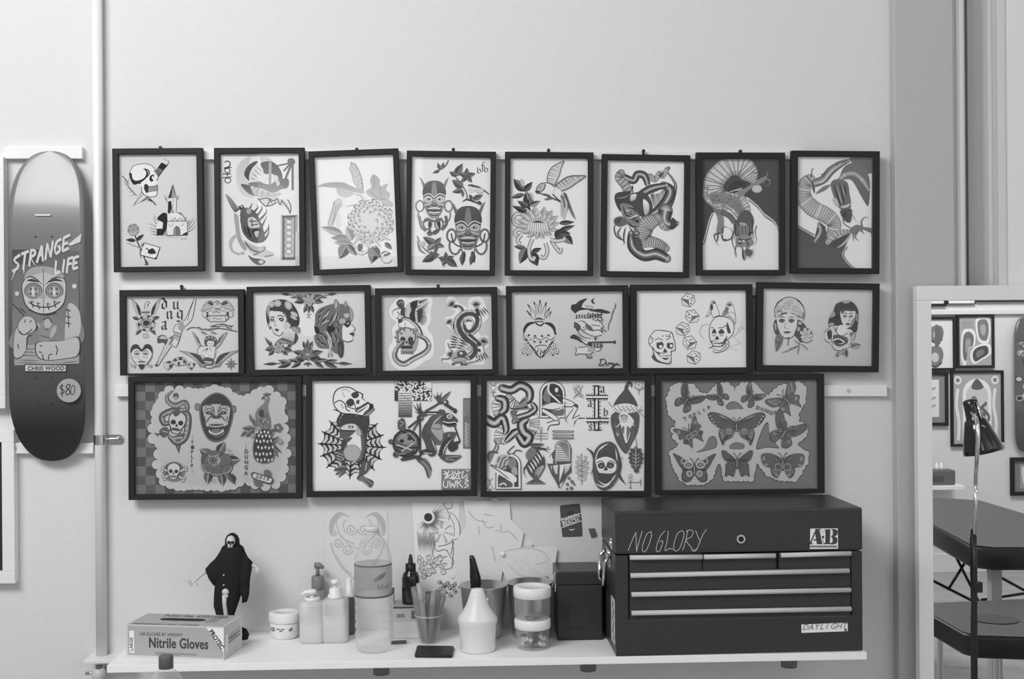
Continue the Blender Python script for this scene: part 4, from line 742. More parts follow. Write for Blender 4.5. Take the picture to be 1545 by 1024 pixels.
def art_g5(a):
    a.f('105,125 1200,112 1200,882 107,896', 208)
    def die(x, y, k, rot, pips, fx=1):
        a.at(x, y, k, rot, fx); V = '-8,-62 60,-40 68,20 20,70 -52,50 -62,-10'
        a.f(V, 212); a.f('-62,-10 0,6 20,70', 60, 170, (.3, 1)); a.f('-62,-10 20,70 -52,50', 190); a.f('-62,-10 -2,2 18,66 -20,20', 70, 130, (0, 1))
        a.l(V, 5, 70, sm=0, cl=1); a.l([(-62, -10), (2, 4), (60, -40)], 4, 75, sm=0); a.l([(2, 4), (20, 70)], 4, 75, sm=0)
        for p, q in pips: a.e(p, q, 7, 6, 60)
        a.home()
    die(622, 210, 1.05, 0, ((-2, -32), (36, 10), (44, -14), (28, 36))); die(668, 372, 1.05, 5, ((-20, -30), (30, 20), (10, -38), (38, -10), (50, 10)), -1)
    die(566, 500, 1.05, 0, ((-10, -34), (10, -26), (28, 8), (46, 0), (30, 34), (48, 24))); die(642, 635, 1.05, 6, ((-12, -30), (34, 22), (4, -20), (40, -4), (24, 40)), -1); die(674, 782, 1.05, 2, ((-20, -20), (10, -34), (30, -8), (30, 24), (48, 0)))
    # cracked skull
    a.s('300,515 250,560 225,610 230,660 262,700 250,740 265,800 310,835 400,855 450,850 455,770 460,730 495,720 495,650 480,590 460,535 400,520', 65)
    a.s('305,522 258,562 233,612 238,655 270,695 280,740 300,790 330,820 400,845 442,842 446,770 450,722 486,712 487,650 472,595 452,540 400,530', 212)
    a.s('280,545 320,530 380,545 360,575', 200)
    for q in ('245,580 270,600 260,640 240,650', '262,600 245,610', '450,545 430,570 445,585 430,600', '400,560 410,580 440,575', '380,570 360,580', '290,620 320,600 370,615', '400,615 430,600', '270,690 300,735 340,765'): a.l(q, 6, 72)
    a.s('305,665 310,640 335,640 350,630 375,650 370,690 340,705 312,695', 60); a.s('408,660 420,640 440,645 465,640 475,670 465,700 430,700 412,690', 60); a.e(348, 680, 16, 16, 190); a.e(452, 672, 15, 16, 190)
    a.s('390,698 412,735 392,740 372,735', 58); a.s('300,730 340,740 440,750 450,770 400,815 340,780', 62)
    for i in range(8): a.e(342+i*14, 760-(i > 3)*2, 8, 12, 210); a.e(352+i*13, 785-abs(i-4), 7, 10, 205)
    a.l('255,740 275,790 330,830 430,850', 6, 80); a.l('420,830 445,835', 5, 80); a.s('245,730 265,715 270,760 255,770', 190)
    # long-eared skull with bone and smoke
    for q in ('870,380 850,300 855,230 885,222 905,260 935,370', '800,380 830,330 850,260 872,280 850,330 830,365', '965,370 1000,290 1015,240 1055,232 1080,290 1085,370', '1060,330 1095,370 1095,450 1070,400 1020,350'): a.s(q, 208); a.l(q, 4, 85, cl=1)
    a.e(880, 238, 16, 14, 80); a.e(1038, 258, 24, 18, 90); a.s('845,270 865,250 872,300 850,320', 62); a.s('965,375 1000,290 1030,290 1010,360', 85, 130)
    a.s('900,380 955,372 1030,390 1075,430 1085,500 1060,570 1010,610 980,660 900,680 850,640 830,560 835,480 860,420', 70); a.s('902,386 955,378 1028,396 1068,434 1078,500 1054,566 1004,606 975,652 902,672 858,636 838,560 842,482 866,424', 212)
    a.l('890,385 930,370 960,375', 12, 65); a.s('1015,430 1030,470 1048,535 1020,540 1005,480', 60); a.l('850,490 880,490', 7, 75); a.l('925,490 970,485 1005,460', 7, 75); a.s('865,520 880,500 895,510 905,540 880,545 860,545', 58); a.s('930,520 955,500 975,515 985,540 955,550 928,545', 58)
    for x in (880, 955): a.l([(x-18, 555), (x, 572), (x+18, 552)], 5, 80); a.e(x, 570, 6, 5, 90)
    a.s('912,570 930,605 890,605', 58); a.s('860,615 960,625 1010,570 1000,620 970,650 870,645', 62)
    for i in range(8): a.e(870+i*14, 632-(i > 5)*(i-5)*6, 7, 10, 208); a.e(868+i*12, 674, 6, 9, 205)
    a.l('862,670 950,675 990,640', 7, 70); a.s('870,700 930,715 990,690 1030,620 1015,600 1035,660 990,715 900,738 870,725', 205); a.l('870,720 900,738 985,715 1030,660 1015,605', 6, 75); a.l('865,700 930,718 980,690 1015,640', 5, 75); a.l('830,695 870,675', 8, 80)
    for q, w, g in (('815,440 750,470 730,530 770,600 810,630 830,670', 22, 190), ('820,450 755,475 740,540 780,600', 5, 150), ('1095,480 1130,490 1165,430', 10, 185), ('1170,480 1120,530 1085,580 1140,630', 12, 180), ('1140,640 1050,670 1040,690 1100,700 1090,730', 12, 185), ('1130,500 1095,560 1070,580', 6, 160)): a.l(q, w, g)
    a.e(1150, 430, 20, 14, 185); a.e(1168, 482, 14, 12, 175); a.e(1130, 635, 16, 14, 180)

def art_g6(a):
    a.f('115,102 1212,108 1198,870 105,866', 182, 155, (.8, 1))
    a.s('240,390 235,310 270,240 340,195 400,190 470,215 520,280 535,350 520,420 480,400 400,350 340,345 290,370', 168); a.l('240,390 235,310 270,240 340,193 400,188 470,213 520,280 535,350 522,420', 7, 85); a.l('240,300 265,245 330,200', 14, 70, 2); a.l('440,205 500,250 530,310', 12, 75, 2)
    for x, y, r in ((350, 275, 36), (440, 300, 32), (280, 300, 28), (490, 350, 26), (390, 235, 22)): a.rose(x, y, r, 172, 105)
    a.l('245,395 290,365 340,345 370,360 420,352 480,400', 12, 65, 2); a.l('250,340 290,320 310,350', 6, 100); a.l('460,370 510,390 520,340', 6, 100)
    a.s('250,400 300,370 360,352 430,360 455,400 450,500 420,570 370,600 310,580 270,500', 178); a.l('250,410 265,500 310,580 365,600 420,570 450,490', 5, 90)
    for x in (305, 400): a.l([(x-38, 400), (x, 382), (x+35, 395)], 8, 75, 2); a.s([(x-32, 425), (x, 408), (x+32, 422), (x, 445)], 100); a.e(x, 424, 10, 9, 65); a.l([(x-32, 420), (x, 405), (x+32, 418)], 5, 65)
    a.l('345,440 330,490 365,498', 5, 130); a.s('320,540 350,525 395,535 355,552', 95); a.l('320,538 395,535', 4, 65)
    a.s('225,440 250,410 265,510 280,560 250,570 220,500', 75); a.s('230,460 245,450 250,500 240,520', 140); a.s('240,590 280,560 315,590 300,660 250,730 235,680', 110); a.o2(268, 620, 28, 38, 6, 75); a.l('240,640 280,640 250,720', 6, 75)
    a.s('460,420 500,425 550,490 540,560 500,640 450,590 430,560 450,500', 75); a.e(485, 445, 22, 18, 140); a.e(470, 505, 16, 22, 140); a.l('370,600 362,670', 6, 90); a.l('310,600 300,660', 4, 110); a.l('340,600 380,590', 10, 80)
    a.rose(545, 555, 62, 170, 75); a.s('500,610 560,600 600,590 595,630 550,640', 160); a.l('500,620 550,640 600,615', 5, 90)
    for q in ((460, 670, 300, 745, 26), (470, 660, 455, 755, 30), (490, 655, 565, 712, 30), (470, 650, 425, 610, 20)): a.leaf(*q, 130, 165, 75); a.l([q[:2], q[2:4]], 3, 80)
    a.l('480,640 460,680 380,700', 5, 85)
    # dark haired woman in a rose
    a.s('880,235 930,215 1000,225 1050,275 1070,340 1060,460 1045,530 1000,520 960,500 800,500 770,470 775,400 820,320 840,260', 62)
    a.s('900,225 950,215 990,230 940,245', 140); a.s('800,340 830,330 835,370 785,390', 130); a.s('790,440 830,450 800,470 765,470', 140); a.s('1040,360 1065,350 1060,420 1040,410', 120)
    a.s('890,330 950,310 1035,320 1030,390 1010,440 965,490 930,480 900,420', 178); a.s('900,320 950,300 1035,315 1000,325 940,320 905,350', 75)
    for x in (935, 995): a.l([(x-24, 352), (x, 340), (x+22, 352)], 6, 75); a.s([(x-22, 372), (x, 360), (x+20, 372), (x, 388)], 80); a.e(x, 373, 5, 4, 180)
    a.l('970,380 985,415 965,420', 5, 120); a.s('940,448 965,438 985,452 962,466', 85); a.s('1000,420 1030,390 1020,450 980,490', 120)
    a.s('730,540 760,500 820,470 900,480 960,500 1000,510 1040,560 1020,610 980,640 960,690 880,715 820,700 790,650 740,620', 172)
    for q in ('730,540 760,505 800,510', '735,600 745,625 790,640', '800,660 830,705 880,715 950,690', '1000,510 1038,560 1010,605 970,610', '820,480 850,540 900,570 960,540'): a.l(q, 6, 90)
    a.s('755,530 800,520 800,600 770,610', 64); a.e(900, 512, 52, 52, 182); a.s('840,510 860,480 850,540 900,572 860,560', 70); a.s('815,570 850,560 940,580 960,600 940,650 870,680 820,640', 80); a.s('820,610 870,595 930,630 880,650', 185); a.s('830,620 870,605 915,635 870,645', 62); a.o2(880, 610, 82, 72, 9, 75, a0=0, a1=180); a.o2(880, 600, 98, 80, 8, 175, a0=0, a1=180); a.s('980,540 1020,540 1010,590 985,590', 85, 150)
    a.leaf(1000, 680, 1092, 655, 62, 100, 140); a.l('1000,680 1090,655', 4, 70); a.leaf(920, 690, 945, 785, 62, 150, 110); a.leaf(945, 700, 950, 785, 30, 70, 70); a.leaf(860, 730, 850, 785, 34, 80, 130); a.leaf(920, 710, 850, 760, 36, 140, 160); a.l('930,700 860,745 845,780', 5, 75); a.l('1000,640 1000,690', 10, 90)
# ---------------------------------------------------------------- the bottom row
def scallop(a, pts, r, g, edge, dk=None):
    """cloud border of overlapping round lobes along a closed line"""
    p = P2(pts); q = []
    for u, v in zip(p, p[1:]+p[:1]):
        L = math.hypot(v[0]-u[0], v[1]-u[1]); n = max(1, round(L/(r*1.55)))
        q += [(u[0]+(v[0]-u[0])*i/n, u[1]+(v[1]-u[1])*i/n) for i in range(n)]
    for i, (x, y) in enumerate(q): a.e(x, y, r*(1.02+.12*(i % 2))+edge, None, dk, n=16)
    for i, (x, y) in enumerate(q): a.e(x, y, r*(1.02+.12*(i % 2)), None, g, n=16)
    a.f(p, g); return q
def art_h1(a):
    a.r(84, 83, 1340, 948, 112)
    nx = 17; w = (1337-90)/nx
    for i in range(nx):
        for j in range(12):
            x, y = 90+i*w+j*.9, 84+j*72.2
            if (i+j) % 2 == 0: a.f([(x, y), (x+w, y), (x+w+1, min(y+72, 947)), (x+1, min(y+72, 947))], 92 if (i*3+j) % 4 else 84)
            elif (i*5+j*3) % 4 == 0: a.r(x, y, x+w, min(y+72, 947), 124)
    a.clip = (92, 88, 1334, 944)
    scallop(a, '300,190 350,150 430,145 500,160 600,170 700,140 800,165 850,200 900,225 960,210 1020,180 1060,155 1120,150 1180,195 1220,240 1210,330 1240,370 1240,450 1260,520 1235,570 1265,640 1235,700 1245,760 1220,820 1180,880 1100,890 1020,880 980,850 900,860 850,880 760,895 650,890 560,880 420,890 310,850 290,790 255,720 270,640 275,560 225,520 220,440 250,380 240,320 280,240', 36, 176, 5, 70)
    a.f('300,190 430,145 600,165 850,200 900,225 1060,155 1220,240 1240,450 1235,700 1180,880 900,860 650,890 310,850 270,640 220,440 280,240', 176, 168, (0, 1)); a.clip = None
    S = [(-.5, 75), (-.15, 95), (0, 165), (.25, 150), (.5, 70)]
    # snake round a dagger skull
    a.f('395,560 445,560 428,640', 72); a.f('410,560 425,560 426,620', 130)
    a.snake('470,300 500,350 495,440 470,520 410,550 350,500', [30, 44, 50, 50, 48, 26], S, 24, 75, 3, (0, .45), 2)
    a.snake('350,400 310,400 295,350 330,320 400,300 470,310', [30, 40, 44, 44, 44, 40], S, 20, 75, 3, (0, .45), 2)
    a.skull(412, 400, 70, 8, 180, 65); a.s('375,310 420,295 440,320 400,350', 80); a.l('350,460 400,440 430,460', 8, 70)
    a.snake('380,150 335,190 345,235 400,265 470,240 490,290 440,300', [8, 24, 34, 38, 38, 34, 30], S, 26, 75, 3, (0, .45), 2); a.e(402, 190, 20, 22, 85); a.l('402,195 400,240', 22, 160); a.o2(402, 190, 20, 22, 4, 60)
    a.s('275,460 310,430 345,440 350,480 320,510 290,500', 85); a.l('300,460 340,470', 8, 150); a.l('300,480 260,485 240,475', 7, 75); a.l('275,485 255,500', 5, 75); a.s('380,510 450,480 470,500 420,540', 85)
    for i in range(5): a.e(385+i*16, 520-i*2, 6, 8, 170)
    # ape head
    a.e(570, 275, 18, 26, 120); a.o2(570, 275, 18, 26, 6, 62); a.e(852, 295, 16, 26, 120); a.o2(852, 295, 16, 26, 6, 62)
    a.s('640,200 710,165 780,185 835,250 850,330 830,430 790,520 720,550 650,525 605,440 585,340 590,260', 95); a.s('645,210 710,175 775,192 825,255 840,330 820,430 780,510 720,538 655,515 615,435 597,340 602,265', 58)
    a.s('615,270 700,255 730,255 815,275 820,330 800,430 770,490 715,508 660,480 635,420 618,330', 158)
    for sx in (1, -1):
        x = lambda v: 715+sx*(v-715)
        a.l([(x(625), 290), (x(660), 262), (x(705), 300)], 14, 90, 2); a.l([(x(625), 305), (x(665), 285), (x(700), 320)], 6, 70); a.s([(x(630), 320), (x(665), 305), (x(690), 330), (x(650), 335)], 68); a.e(x(662), 318, 6, 5, 150); a.l([(x(690), 330), (x(650), 380), (x(640), 440)], 9, 72); a.l([(x(625), 350), (x(640), 420), (x(660), 480)], 7, 90); a.l([(x(640), 272), (x(680), 275)], 5, 185)
    a.l('690,275 700,320 690,350', 8, 110); a.l('740,275 730,320 742,350', 8, 110); a.s('675,350 700,335 715,345 735,335 760,350 735,368 700,368', 80); a.e(698, 353, 10, 6, 50); a.e(737, 353, 10, 6, 50)
    a.s('650,390 715,370 790,390 800,420 715,410 640,420', 178, 150); a.s('640,420 715,408 800,418 790,460 750,500 715,505 675,495 645,460', 60); a.l('645,420 715,428 790,418', 12, 195); a.l('655,425 785,425', 3, 90)
    for i in range(9): a.l([(660+i*14, 415), (661+i*14, 436)], 3, 80, sm=0)
    a.s('660,480 690,450 750,450 770,475 715,498', 105); a.l('660,465 715,488 775,460', 9, 190); a.l('660,455 670,475', 9, 195); a.l('770,450 762,475', 9, 195)
    # skull and crossbones
    a.e(390, 775, 88, 78, 120, g2=80); a.e(390, 770, 72, 66, 85)
    for q in ('310,755 350,775', '475,752 440,775', '315,820 360,800', '465,835 430,810'): a.l(q, 20, 75); a.l(q, 13, 178)
    for x, y in ((305, 745), (303, 768), (482, 742), (484, 764), (308, 812), (318, 832), (470, 825), (460, 845)): a.e(x, y, 13, 12, 75); a.e(x, y, 9, 9, 178)
    a.skull(388, 775, 52, 3, 180, 60)
    for x in (0, 1): pass
    # lettering down the sheet
    for i, ch in enumerate('TOPLIP'): a.text(ch, 521, 562+i*36, 25, 80, 0, .03, .9)
    a.e(533, 588, 14, 13, 66); a.l('533,490 533,530', 3, 140); a.l('533,755 535,790', 3, 150)
    for i, ch in enumerate('DUNGA'): a.text(ch, 936, 636+i*42, 30, 80, 0, .03, .9)
    a.l('948,560 948,600', 3, 140); a.l('950,810 952,840', 3, 150)
    # rose
    a.leaf(700, 670, 585, 600, 90, 65, 95, 150); a.leaf(730, 640, 785, 548, 80, 62, 92, 150); a.leaf(800, 690, 905, 685, 80, 62, 92, 150); a.leaf(660, 770, 650, 875, 76, 62, 90, 150); a.leaf(760, 790, 770, 888, 70, 62, 92, 150); a.leaf(800, 780, 870, 880, 50, 64, 90)
    a.s('610,640 660,630 760,630 815,690 850,720 830,780 780,800 700,800 640,790 610,740 600,690', 80)
    for x, y, rx, ry, r in ((690, 690, 62, 52, 0), (780, 700, 50, 60, 30), (740, 770, 70, 36, -10), (650, 750, 50, 34, 40), (800, 760, 46, 30, -40), (700, 640, 50, 22, -10)): a.e(x, y, rx+5, ry+5, 62, r); a.e(x, y, rx, ry, 98, r, 88); a.o2(x, y, rx-4, ry-4, 7, 150, r, 20, 170)
    a.e(692, 690, 40, 36, 70); a.o2(692, 690, 34, 32, 9, 130); a.o2(692, 690, 18, 16, 7, 110); a.l('730,660 745,690 735,710', 7, 170)
    for q in ('800,620 820,600', '810,630 840,610', '815,645 850,635', '680,830 690,860', '700,830 712,860'): a.l(q, 3, 130)
    a.l('840,790 865,830 850,870', 14, 68, 2)
    # peacock
    a.s('1040,290 1085,250 1090,220 1075,205 1090,190 1120,195 1130,215 1115,260 1120,310 1138,380 1135,450 1090,470 1045,450 1022,370 1020,330', 118, 100)
    a.s('1062,218 1085,195 1095,205 1075,215', 70); a.e(1100, 205, 5, 5, 190)
    for i in range(6): a.l([(1105, 195), (1082+i*11, 178-(2.5-abs(i-2.5))*3)], 3, 85, sm=0); a.e(1082+i*11, 178-(2.5-abs(i-2.5))*3, 4, 4, 75)
    a.s('1050,310 1080,300 1085,350 1065,385 1050,350', 66); a.s('1060,380 1110,330 1115,370 1080,430 1050,440', 90); a.l('1075,400 1105,360', 6, 160)
    for k in range(26): a.e(1035+(k*37) % 90, 340+(k*23) % 110, 4, 3, 150)
    a.s('1045,460 1130,450 1160,530 1175,640 1150,700 1080,715 1020,690 1000,620 1010,530', 110, 100); a.s('1045,460 1130,455 1150,530 1165,640 1140,695 1080,708 1028,685 1008,620 1018,530', 55)
    for r_, y in enumerate((470, 500, 540, 590, 640, 685)):
        for i in range(5):
            x = 1030+i*28+(r_ % 2)*14+(3-r_)*2
            if 1015 < x < 1160: a.e(x, y+(i % 2)*6, 6, 11, 190, 0, 205); a.o2(x, y+(i % 2)*6, 10, 15, 3, 95)
    for q in ((1020, 440, 915, 440, 40), (1010, 450, 945, 510, 44), (1000, 400, 975, 330, 26), (1020, 430, 1010, 370, 30), (950, 460, 905, 510, 26), (1020, 490, 985, 510, 30), (1150, 560, 1205, 505, 34), (1160, 590, 1225, 630, 24), (1170, 610, 1195, 670, 24), (1145, 500, 1160, 440, 30)): a.leaf(*q, 75, 110)
    for x, y, r in ((1197, 440, 34), (1215, 548, 22), (1045, 445, 22), (1000, 500, 18)):
        for i in range(5): t = i*1.257; a.e(x+r*.6*cos(t), y+r*.6*sin(t), r*.5, r*.45, 95 if r > 30 else 130)
        a.e(x, y, r*.3, r*.3, 150)
    a.l('1150,520 1170,570 1220,630', 8, 80); a.l('1150,470 1190,450', 6, 80)
    # banner with the year
    a.s('1090,775 1120,765 1145,785 1140,830 1100,825', 95); a.s('1015,830 1060,845 1080,880 1050,892 1015,880', 95)
    a.s('990,800 1005,783 1040,790 1150,825 1162,850 1145,876 1100,868 1010,835', 62); a.s('1002,805 1015,793 1040,798 1145,832 1150,850 1138,866 1100,858 1015,828', 176)
    a.text('2019', 1024, 826, 28, 70, 15, .03, 1.1, sp=1.25)

def frogfoot(a, x, y, r0, L, g, n=4, sp=16):
    for i in range(n): t = radians(r0+(i-(n-1)/2)*sp); a.l([(x, y), (x+L*.6*cos(t), y+L*.6*sin(t)), (x+L*cos(t+.12), y+L*sin(t+.12))], L*.2, g, 1)
def art_h2(a):
    a.f('78,72 1305,72 1308,922 82,925', 209)
    # web
    cx, cy = 385, 575; R = [(t, 258 if i % 2 == 0 else 252) for i, t in enumerate([2*pi*k/16+.06 for k in range(16)])]
    for k, (t, r) in enumerate(R):
        t2, r2 = R[(k+1) % 16]; t2 += 2*pi*(k == 15); tm = (t+t2)/2
        p = lambda tt, rr: (cx+rr*cos(tt)*.97, cy+rr*sin(tt)*.95)
        edge = [p(t, r), p(tm-.06, r*.9), p(tm+.06, r*.9), p(t2, r2)]
        a.f([p(0, 0)]+edge, 62)
        for j in range(5):
            a0, b0 = .96-j*.15, .84-j*.15
            q = [p(t+.035, r*(a0-.02)), p(tm, r*(a0-.1)), p(t2-.03, r2*(b0+.06)), p(t2-.03, r2*b0), p(tm, r*(b0-.07)), p(t+.04, r*(b0-.01))]
            a.f(q, 168, 180, (1, 0))
        a.l([p(t, 90), p(t, r+16)], 7, 58, sm=0)
    a.s('330,330 420,345 470,340 510,330 520,400 500,520 490,640 470,720 400,700 330,690 300,600 320,500 300,440 290,380', 70)
    # lizard
    a.l('290,430 275,380 300,320 260,300 235,295', 24, 80, 1); a.l('480,460 480,390 500,330', 26, 85); a.l('440,340 500,330', 12, 110); a.leaf(470, 345, 555, 270, 44, 85, 110); a.leaf(470, 345, 568, 292, 34, 85, 120); a.leaf(470, 345, 540, 255, 34, 90, 110)
    a.s('290,440 320,412 380,402 430,420 470,470 490,540 485,620 460,680 400,700 345,685 325,630 340,560 370,530 310,520 292,480', 105)
    a.s('400,470 440,480 455,540 455,620 430,680 390,690 350,560', 195, 215, (1, 0)); a.s('400,440 425,430 460,480 430,500', 160)
    for i in range(14): a.f([(498-abs(i-8)*2, 430+i*19), (455-abs(i-7)*2, 440+i*19), (492-abs(i-8)*2, 444+i*19)], 62)
    a.s('300,440 340,412 400,408 425,430 400,455 330,455', 185); a.e(378, 430, 22, 12, 75); a.e(378, 430, 10, 8, 170); a.s('292,470 340,460 405,465 380,495 330,515 300,510', 88); a.l('295,460 350,458 410,462', 7, 60); a.s('340,520 390,510 360,545 335,545', 80)
    a.e(386, 632, 66, 62, 155); a.o2(386, 632, 66, 62, 5, 120); a.s('250,640 300,610 330,650 310,690 330,740 290,700 265,680', 85)
    for k in range(30): a.e(265+(k*17) % 60, 625+(k*29) % 90, 4, 4, 160)
    a.l('310,690 330,730 300,750', 26, 85); a.leaf(340, 735, 240, 770, 40, 90, 140); a.leaf(340, 740, 280, 822, 40, 85, 130); a.leaf(330, 740, 255, 800, 34, 90, 130)
    a.s('470,700 530,700 520,760 480,800 440,800 450,750', 85); a.l('500,710 490,770', 10, 150); a.s('425,820 450,795 490,820 550,850 545,885 520,898 480,860 430,840', 85)
    for q in ('450,815 520,890', '470,815 545,875', '440,830 500,880'): a.l(q, 4, 150)
    a.s('245,760 300,740 350,745 300,770', 85)
    # skull thrown back
    a.s('240,190 260,145 310,120 370,122 420,150 470,175 470,210 520,245 550,260 520,310 470,348 420,340 370,335 310,330 260,290 238,240', 60)
    a.s('248,190 268,150 312,128 368,130 414,156 460,180 462,210 510,248 520,270 500,310 465,338 420,330 370,325 312,320 266,285 246,240', 214)
    a.s('340,235 370,210 400,225 395,262 365,272 345,258', 70); a.s('378,180 410,158 438,172 432,200 400,208', 70); a.s('420,228 440,220 440,250 420,250', 75); a.l('340,270 410,290 400,240', 6, 80); a.l('250,245 290,225 330,250 340,290 370,310', 7, 75); a.l('310,160 330,200', 3, 110); a.l('300,150 340,140 370,160', 3, 110); a.l('300,250 320,290', 4, 100)
    a.s('410,300 440,270 500,235 515,255 470,300 430,320', 66)
    for i in range(6): a.e(440+i*13, 268-i*8, 8, 9, 212, 40); a.e(432+i*15, 306-i*9, 7, 8, 208, 40)
    a.leaf(470, 345, 560, 285, 44, 90, 130); a.l('480,340 550,275', 4, 60)
    # patterned blocks
    a.r(715, 76, 1003, 230, 72); rnd = random.Random(11)
    for k in range(46):
        x, y = 722+(k % 9)*33+rnd.uniform(-6, 6), 84+(k//9)*32+rnd.uniform(-5, 5); t = rnd.uniform(0, 6.28)
        a.clip = (715, 76, 1003, 232); a.l([(x-15*cos(t), y-15*sin(t)), (x+8*sin(t), y-8*cos(t)), (x+16*cos(t+.6), y+16*sin(t+.6))], 11, 206)
        if k % 4 == 0: a.o2(x, y, 15, 12, 8, 206)
        a.clip = None
    a.r(715, 150, 745, 230, 66); a.f('940,90 1003,76 1003,140', 215)
    a.f('743,158 850,158 848,355 745,355', 205, 80)
    for j in range(10): a.l([(746, 172+j*19), (848, 171+j*19)], 4, 85, sm=0); a.l([(770+(j % 3)*25, 172+j*19), (770+(j % 3)*25, 191+j*19)], 3, 110, sm=0)
    a.r(1247, 210, 1306, 600, 108)
    for j in range(6): a.l([(1255, 250+j*20), (1275, 232+j*20), (1298, 246+j*18)], 5, 140)
    for j in range(9): a.l([(1258, 410+j*20), (1275, 402+j*20), (1270, 422+j*20), (1298, 412+j*20)], 6, 165)
    a.r(1080, 760, 1302, 918, 115)
    for t, x, y, h, w in (('PHATL', 1092, 822, 48, 1.1), ('UK WRKS', 1092, 885, 48, .9)): pass
    for q in ('1100,775 1120,795 1105,840', '1095,800 1130,790', '1140,770 1120,830 1150,800', '1165,770 1160,840', '1185,775 1170,840 1200,805 1185,790', '1210,770 1215,830', '1200,800 1235,785', '1250,775 1240,830 1285,800', '1270,770 1295,775', '1100,850 1095,890 1125,900 1130,850', '1145,850 1150,905 1165,870 1180,905 1190,850', '1200,845 1205,905', '1205,870 1235,850', '1215,870 1245,905', '1260,845 1290,850 1262,870 1290,890 1255,905', '1140,830 1230,835', '1285,820 1270,840'): a.l(q, 9, 205)
    # frog demon with severed pig-like ball
    a.l('955,310 1010,280 1085,235', 15, 85); a.l('820,440 890,385 925,360', 15, 85); a.l('860,460 915,370', 13, 90); a.l('912,380 915,660', 14, 85); a.e(915, 362, 28, 24, 70); a.e(925, 362, 10, 8, 130)
    a.s('900,320 950,310 985,315 960,350 910,340', 85); frogfoot(a, 925, 330, 240, 95, 85, 3, 18); frogfoot(a, 925, 330, 205, 60, 90, 2, 22)
    a.l('1080,245 1130,270 1185,310', 26, 85); a.e(1108, 240, 26, 22, 80); a.e(1106, 240, 9, 8, 190); a.l('1085,255 1130,300 1180,315', 6, 190); a.e(1185, 308, 16, 20, 70)
    frogfoot(a, 1065, 240, 250, 80, 85, 3, 26); a.leaf(1065, 245, 1155, 152, 30, 80, 110); a.s('1035,200 1065,190 1085,235 1055,250', 85)
    a.l('960,325 1040,325 1090,320', 26, 80); a.l('965,330 1040,330', 8, 185); a.s('1060,300 1105,305 1100,350 1060,350', 85)
    a.s('1000,350 1060,330 1100,360 1080,420 1100,500 1090,560 1040,570 990,540 940,530 925,490 940,430 970,390', 76, 100, (1, 0)); a.l('1090,340 1030,390 1000,450', 12, 165, 2)
    a.s('1010,420 1060,410 1085,450 1098,510 1070,540 1030,500 1000,460', 148); a.l('1010,440 1050,450 1080,440', 5, 90)
    a.s('1080,350 1120,325 1160,335 1190,360 1208,385 1190,400 1195,420 1140,432 1090,410 1070,380', 78); a.e(1142, 352, 22, 18, 190); a.e(1144, 352, 12, 11, 70); a.e(1146, 350, 5, 5, 205); a.l('1090,390 1130,400 1190,395', 8, 190); a.l('1095,400 1140,415 1185,405', 9, 60)
    a.l('1180,420 1200,480 1225,550', 11, 80); a.s('1100,480 1190,475 1170,530 1110,560 1090,540', 85); a.leaf(1140, 480, 1120, 560, 22, 150, 90); a.l('1160,520 1100,580 1075,660', 46, 80); a.l('1165,520 1110,590 1090,650', 10, 175, 2); a.l('1220,550 1180,560', 20, 75)
    a.s('1130,600 1150,555 1200,555 1205,600 1160,625', 66); a.s('1060,660 1090,650 1160,650 1235,655 1200,690 1140,710 1090,690', 85); a.l('1110,670 1220,660', 4, 160); a.l('1110,685 1180,690', 4, 160)
    a.s('930,500 1000,500 1040,600 1030,650 980,655 950,560', 80); a.l('1000,520 1040,620', 9, 170, 2); a.l('1020,640 960,620 910,640', 32, 80); a.l('1010,640 940,630', 6, 160)
    a.s('885,690 940,670 980,700 1000,770 975,830 940,740', 120); a.l('900,690 960,760 978,825', 8, 75); a.l('930,680 985,730 1000,770', 8, 75); a.s('880,660 910,660 940,690 890,690', 75); a.s('775,670 900,650 910,665 780,695', 72)
    a.e(806, 558, 108, 110, 58); a.e(806, 560, 92, 94, 95); a.s('740,520 800,480 870,510 880,560 830,570 760,550', 130); a.e(772, 540, 18, 14, 60); a.e(832, 522, 18, 14, 60); a.l('725,580 800,600 890,590', 16, 75); a.l('730,570 850,610', 10, 175); a.l('770,620 860,560', 10, 170); a.l('730,600 790,650 870,620', 12, 70); a.l('780,470 830,500 870,540', 14, 70); a.l('740,640 800,640', 8, 140); a.l('760,500 840,480', 7, 150)
    a.s('745,380 785,365 800,420 790,460 745,450 740,410', 85); a.l('750,385 785,400 755,430', 6, 140); a.e(686, 545, 20, 20, 90); a.e(725, 645, 24, 24, 95); a.e(720, 648, 10, 8, 60)

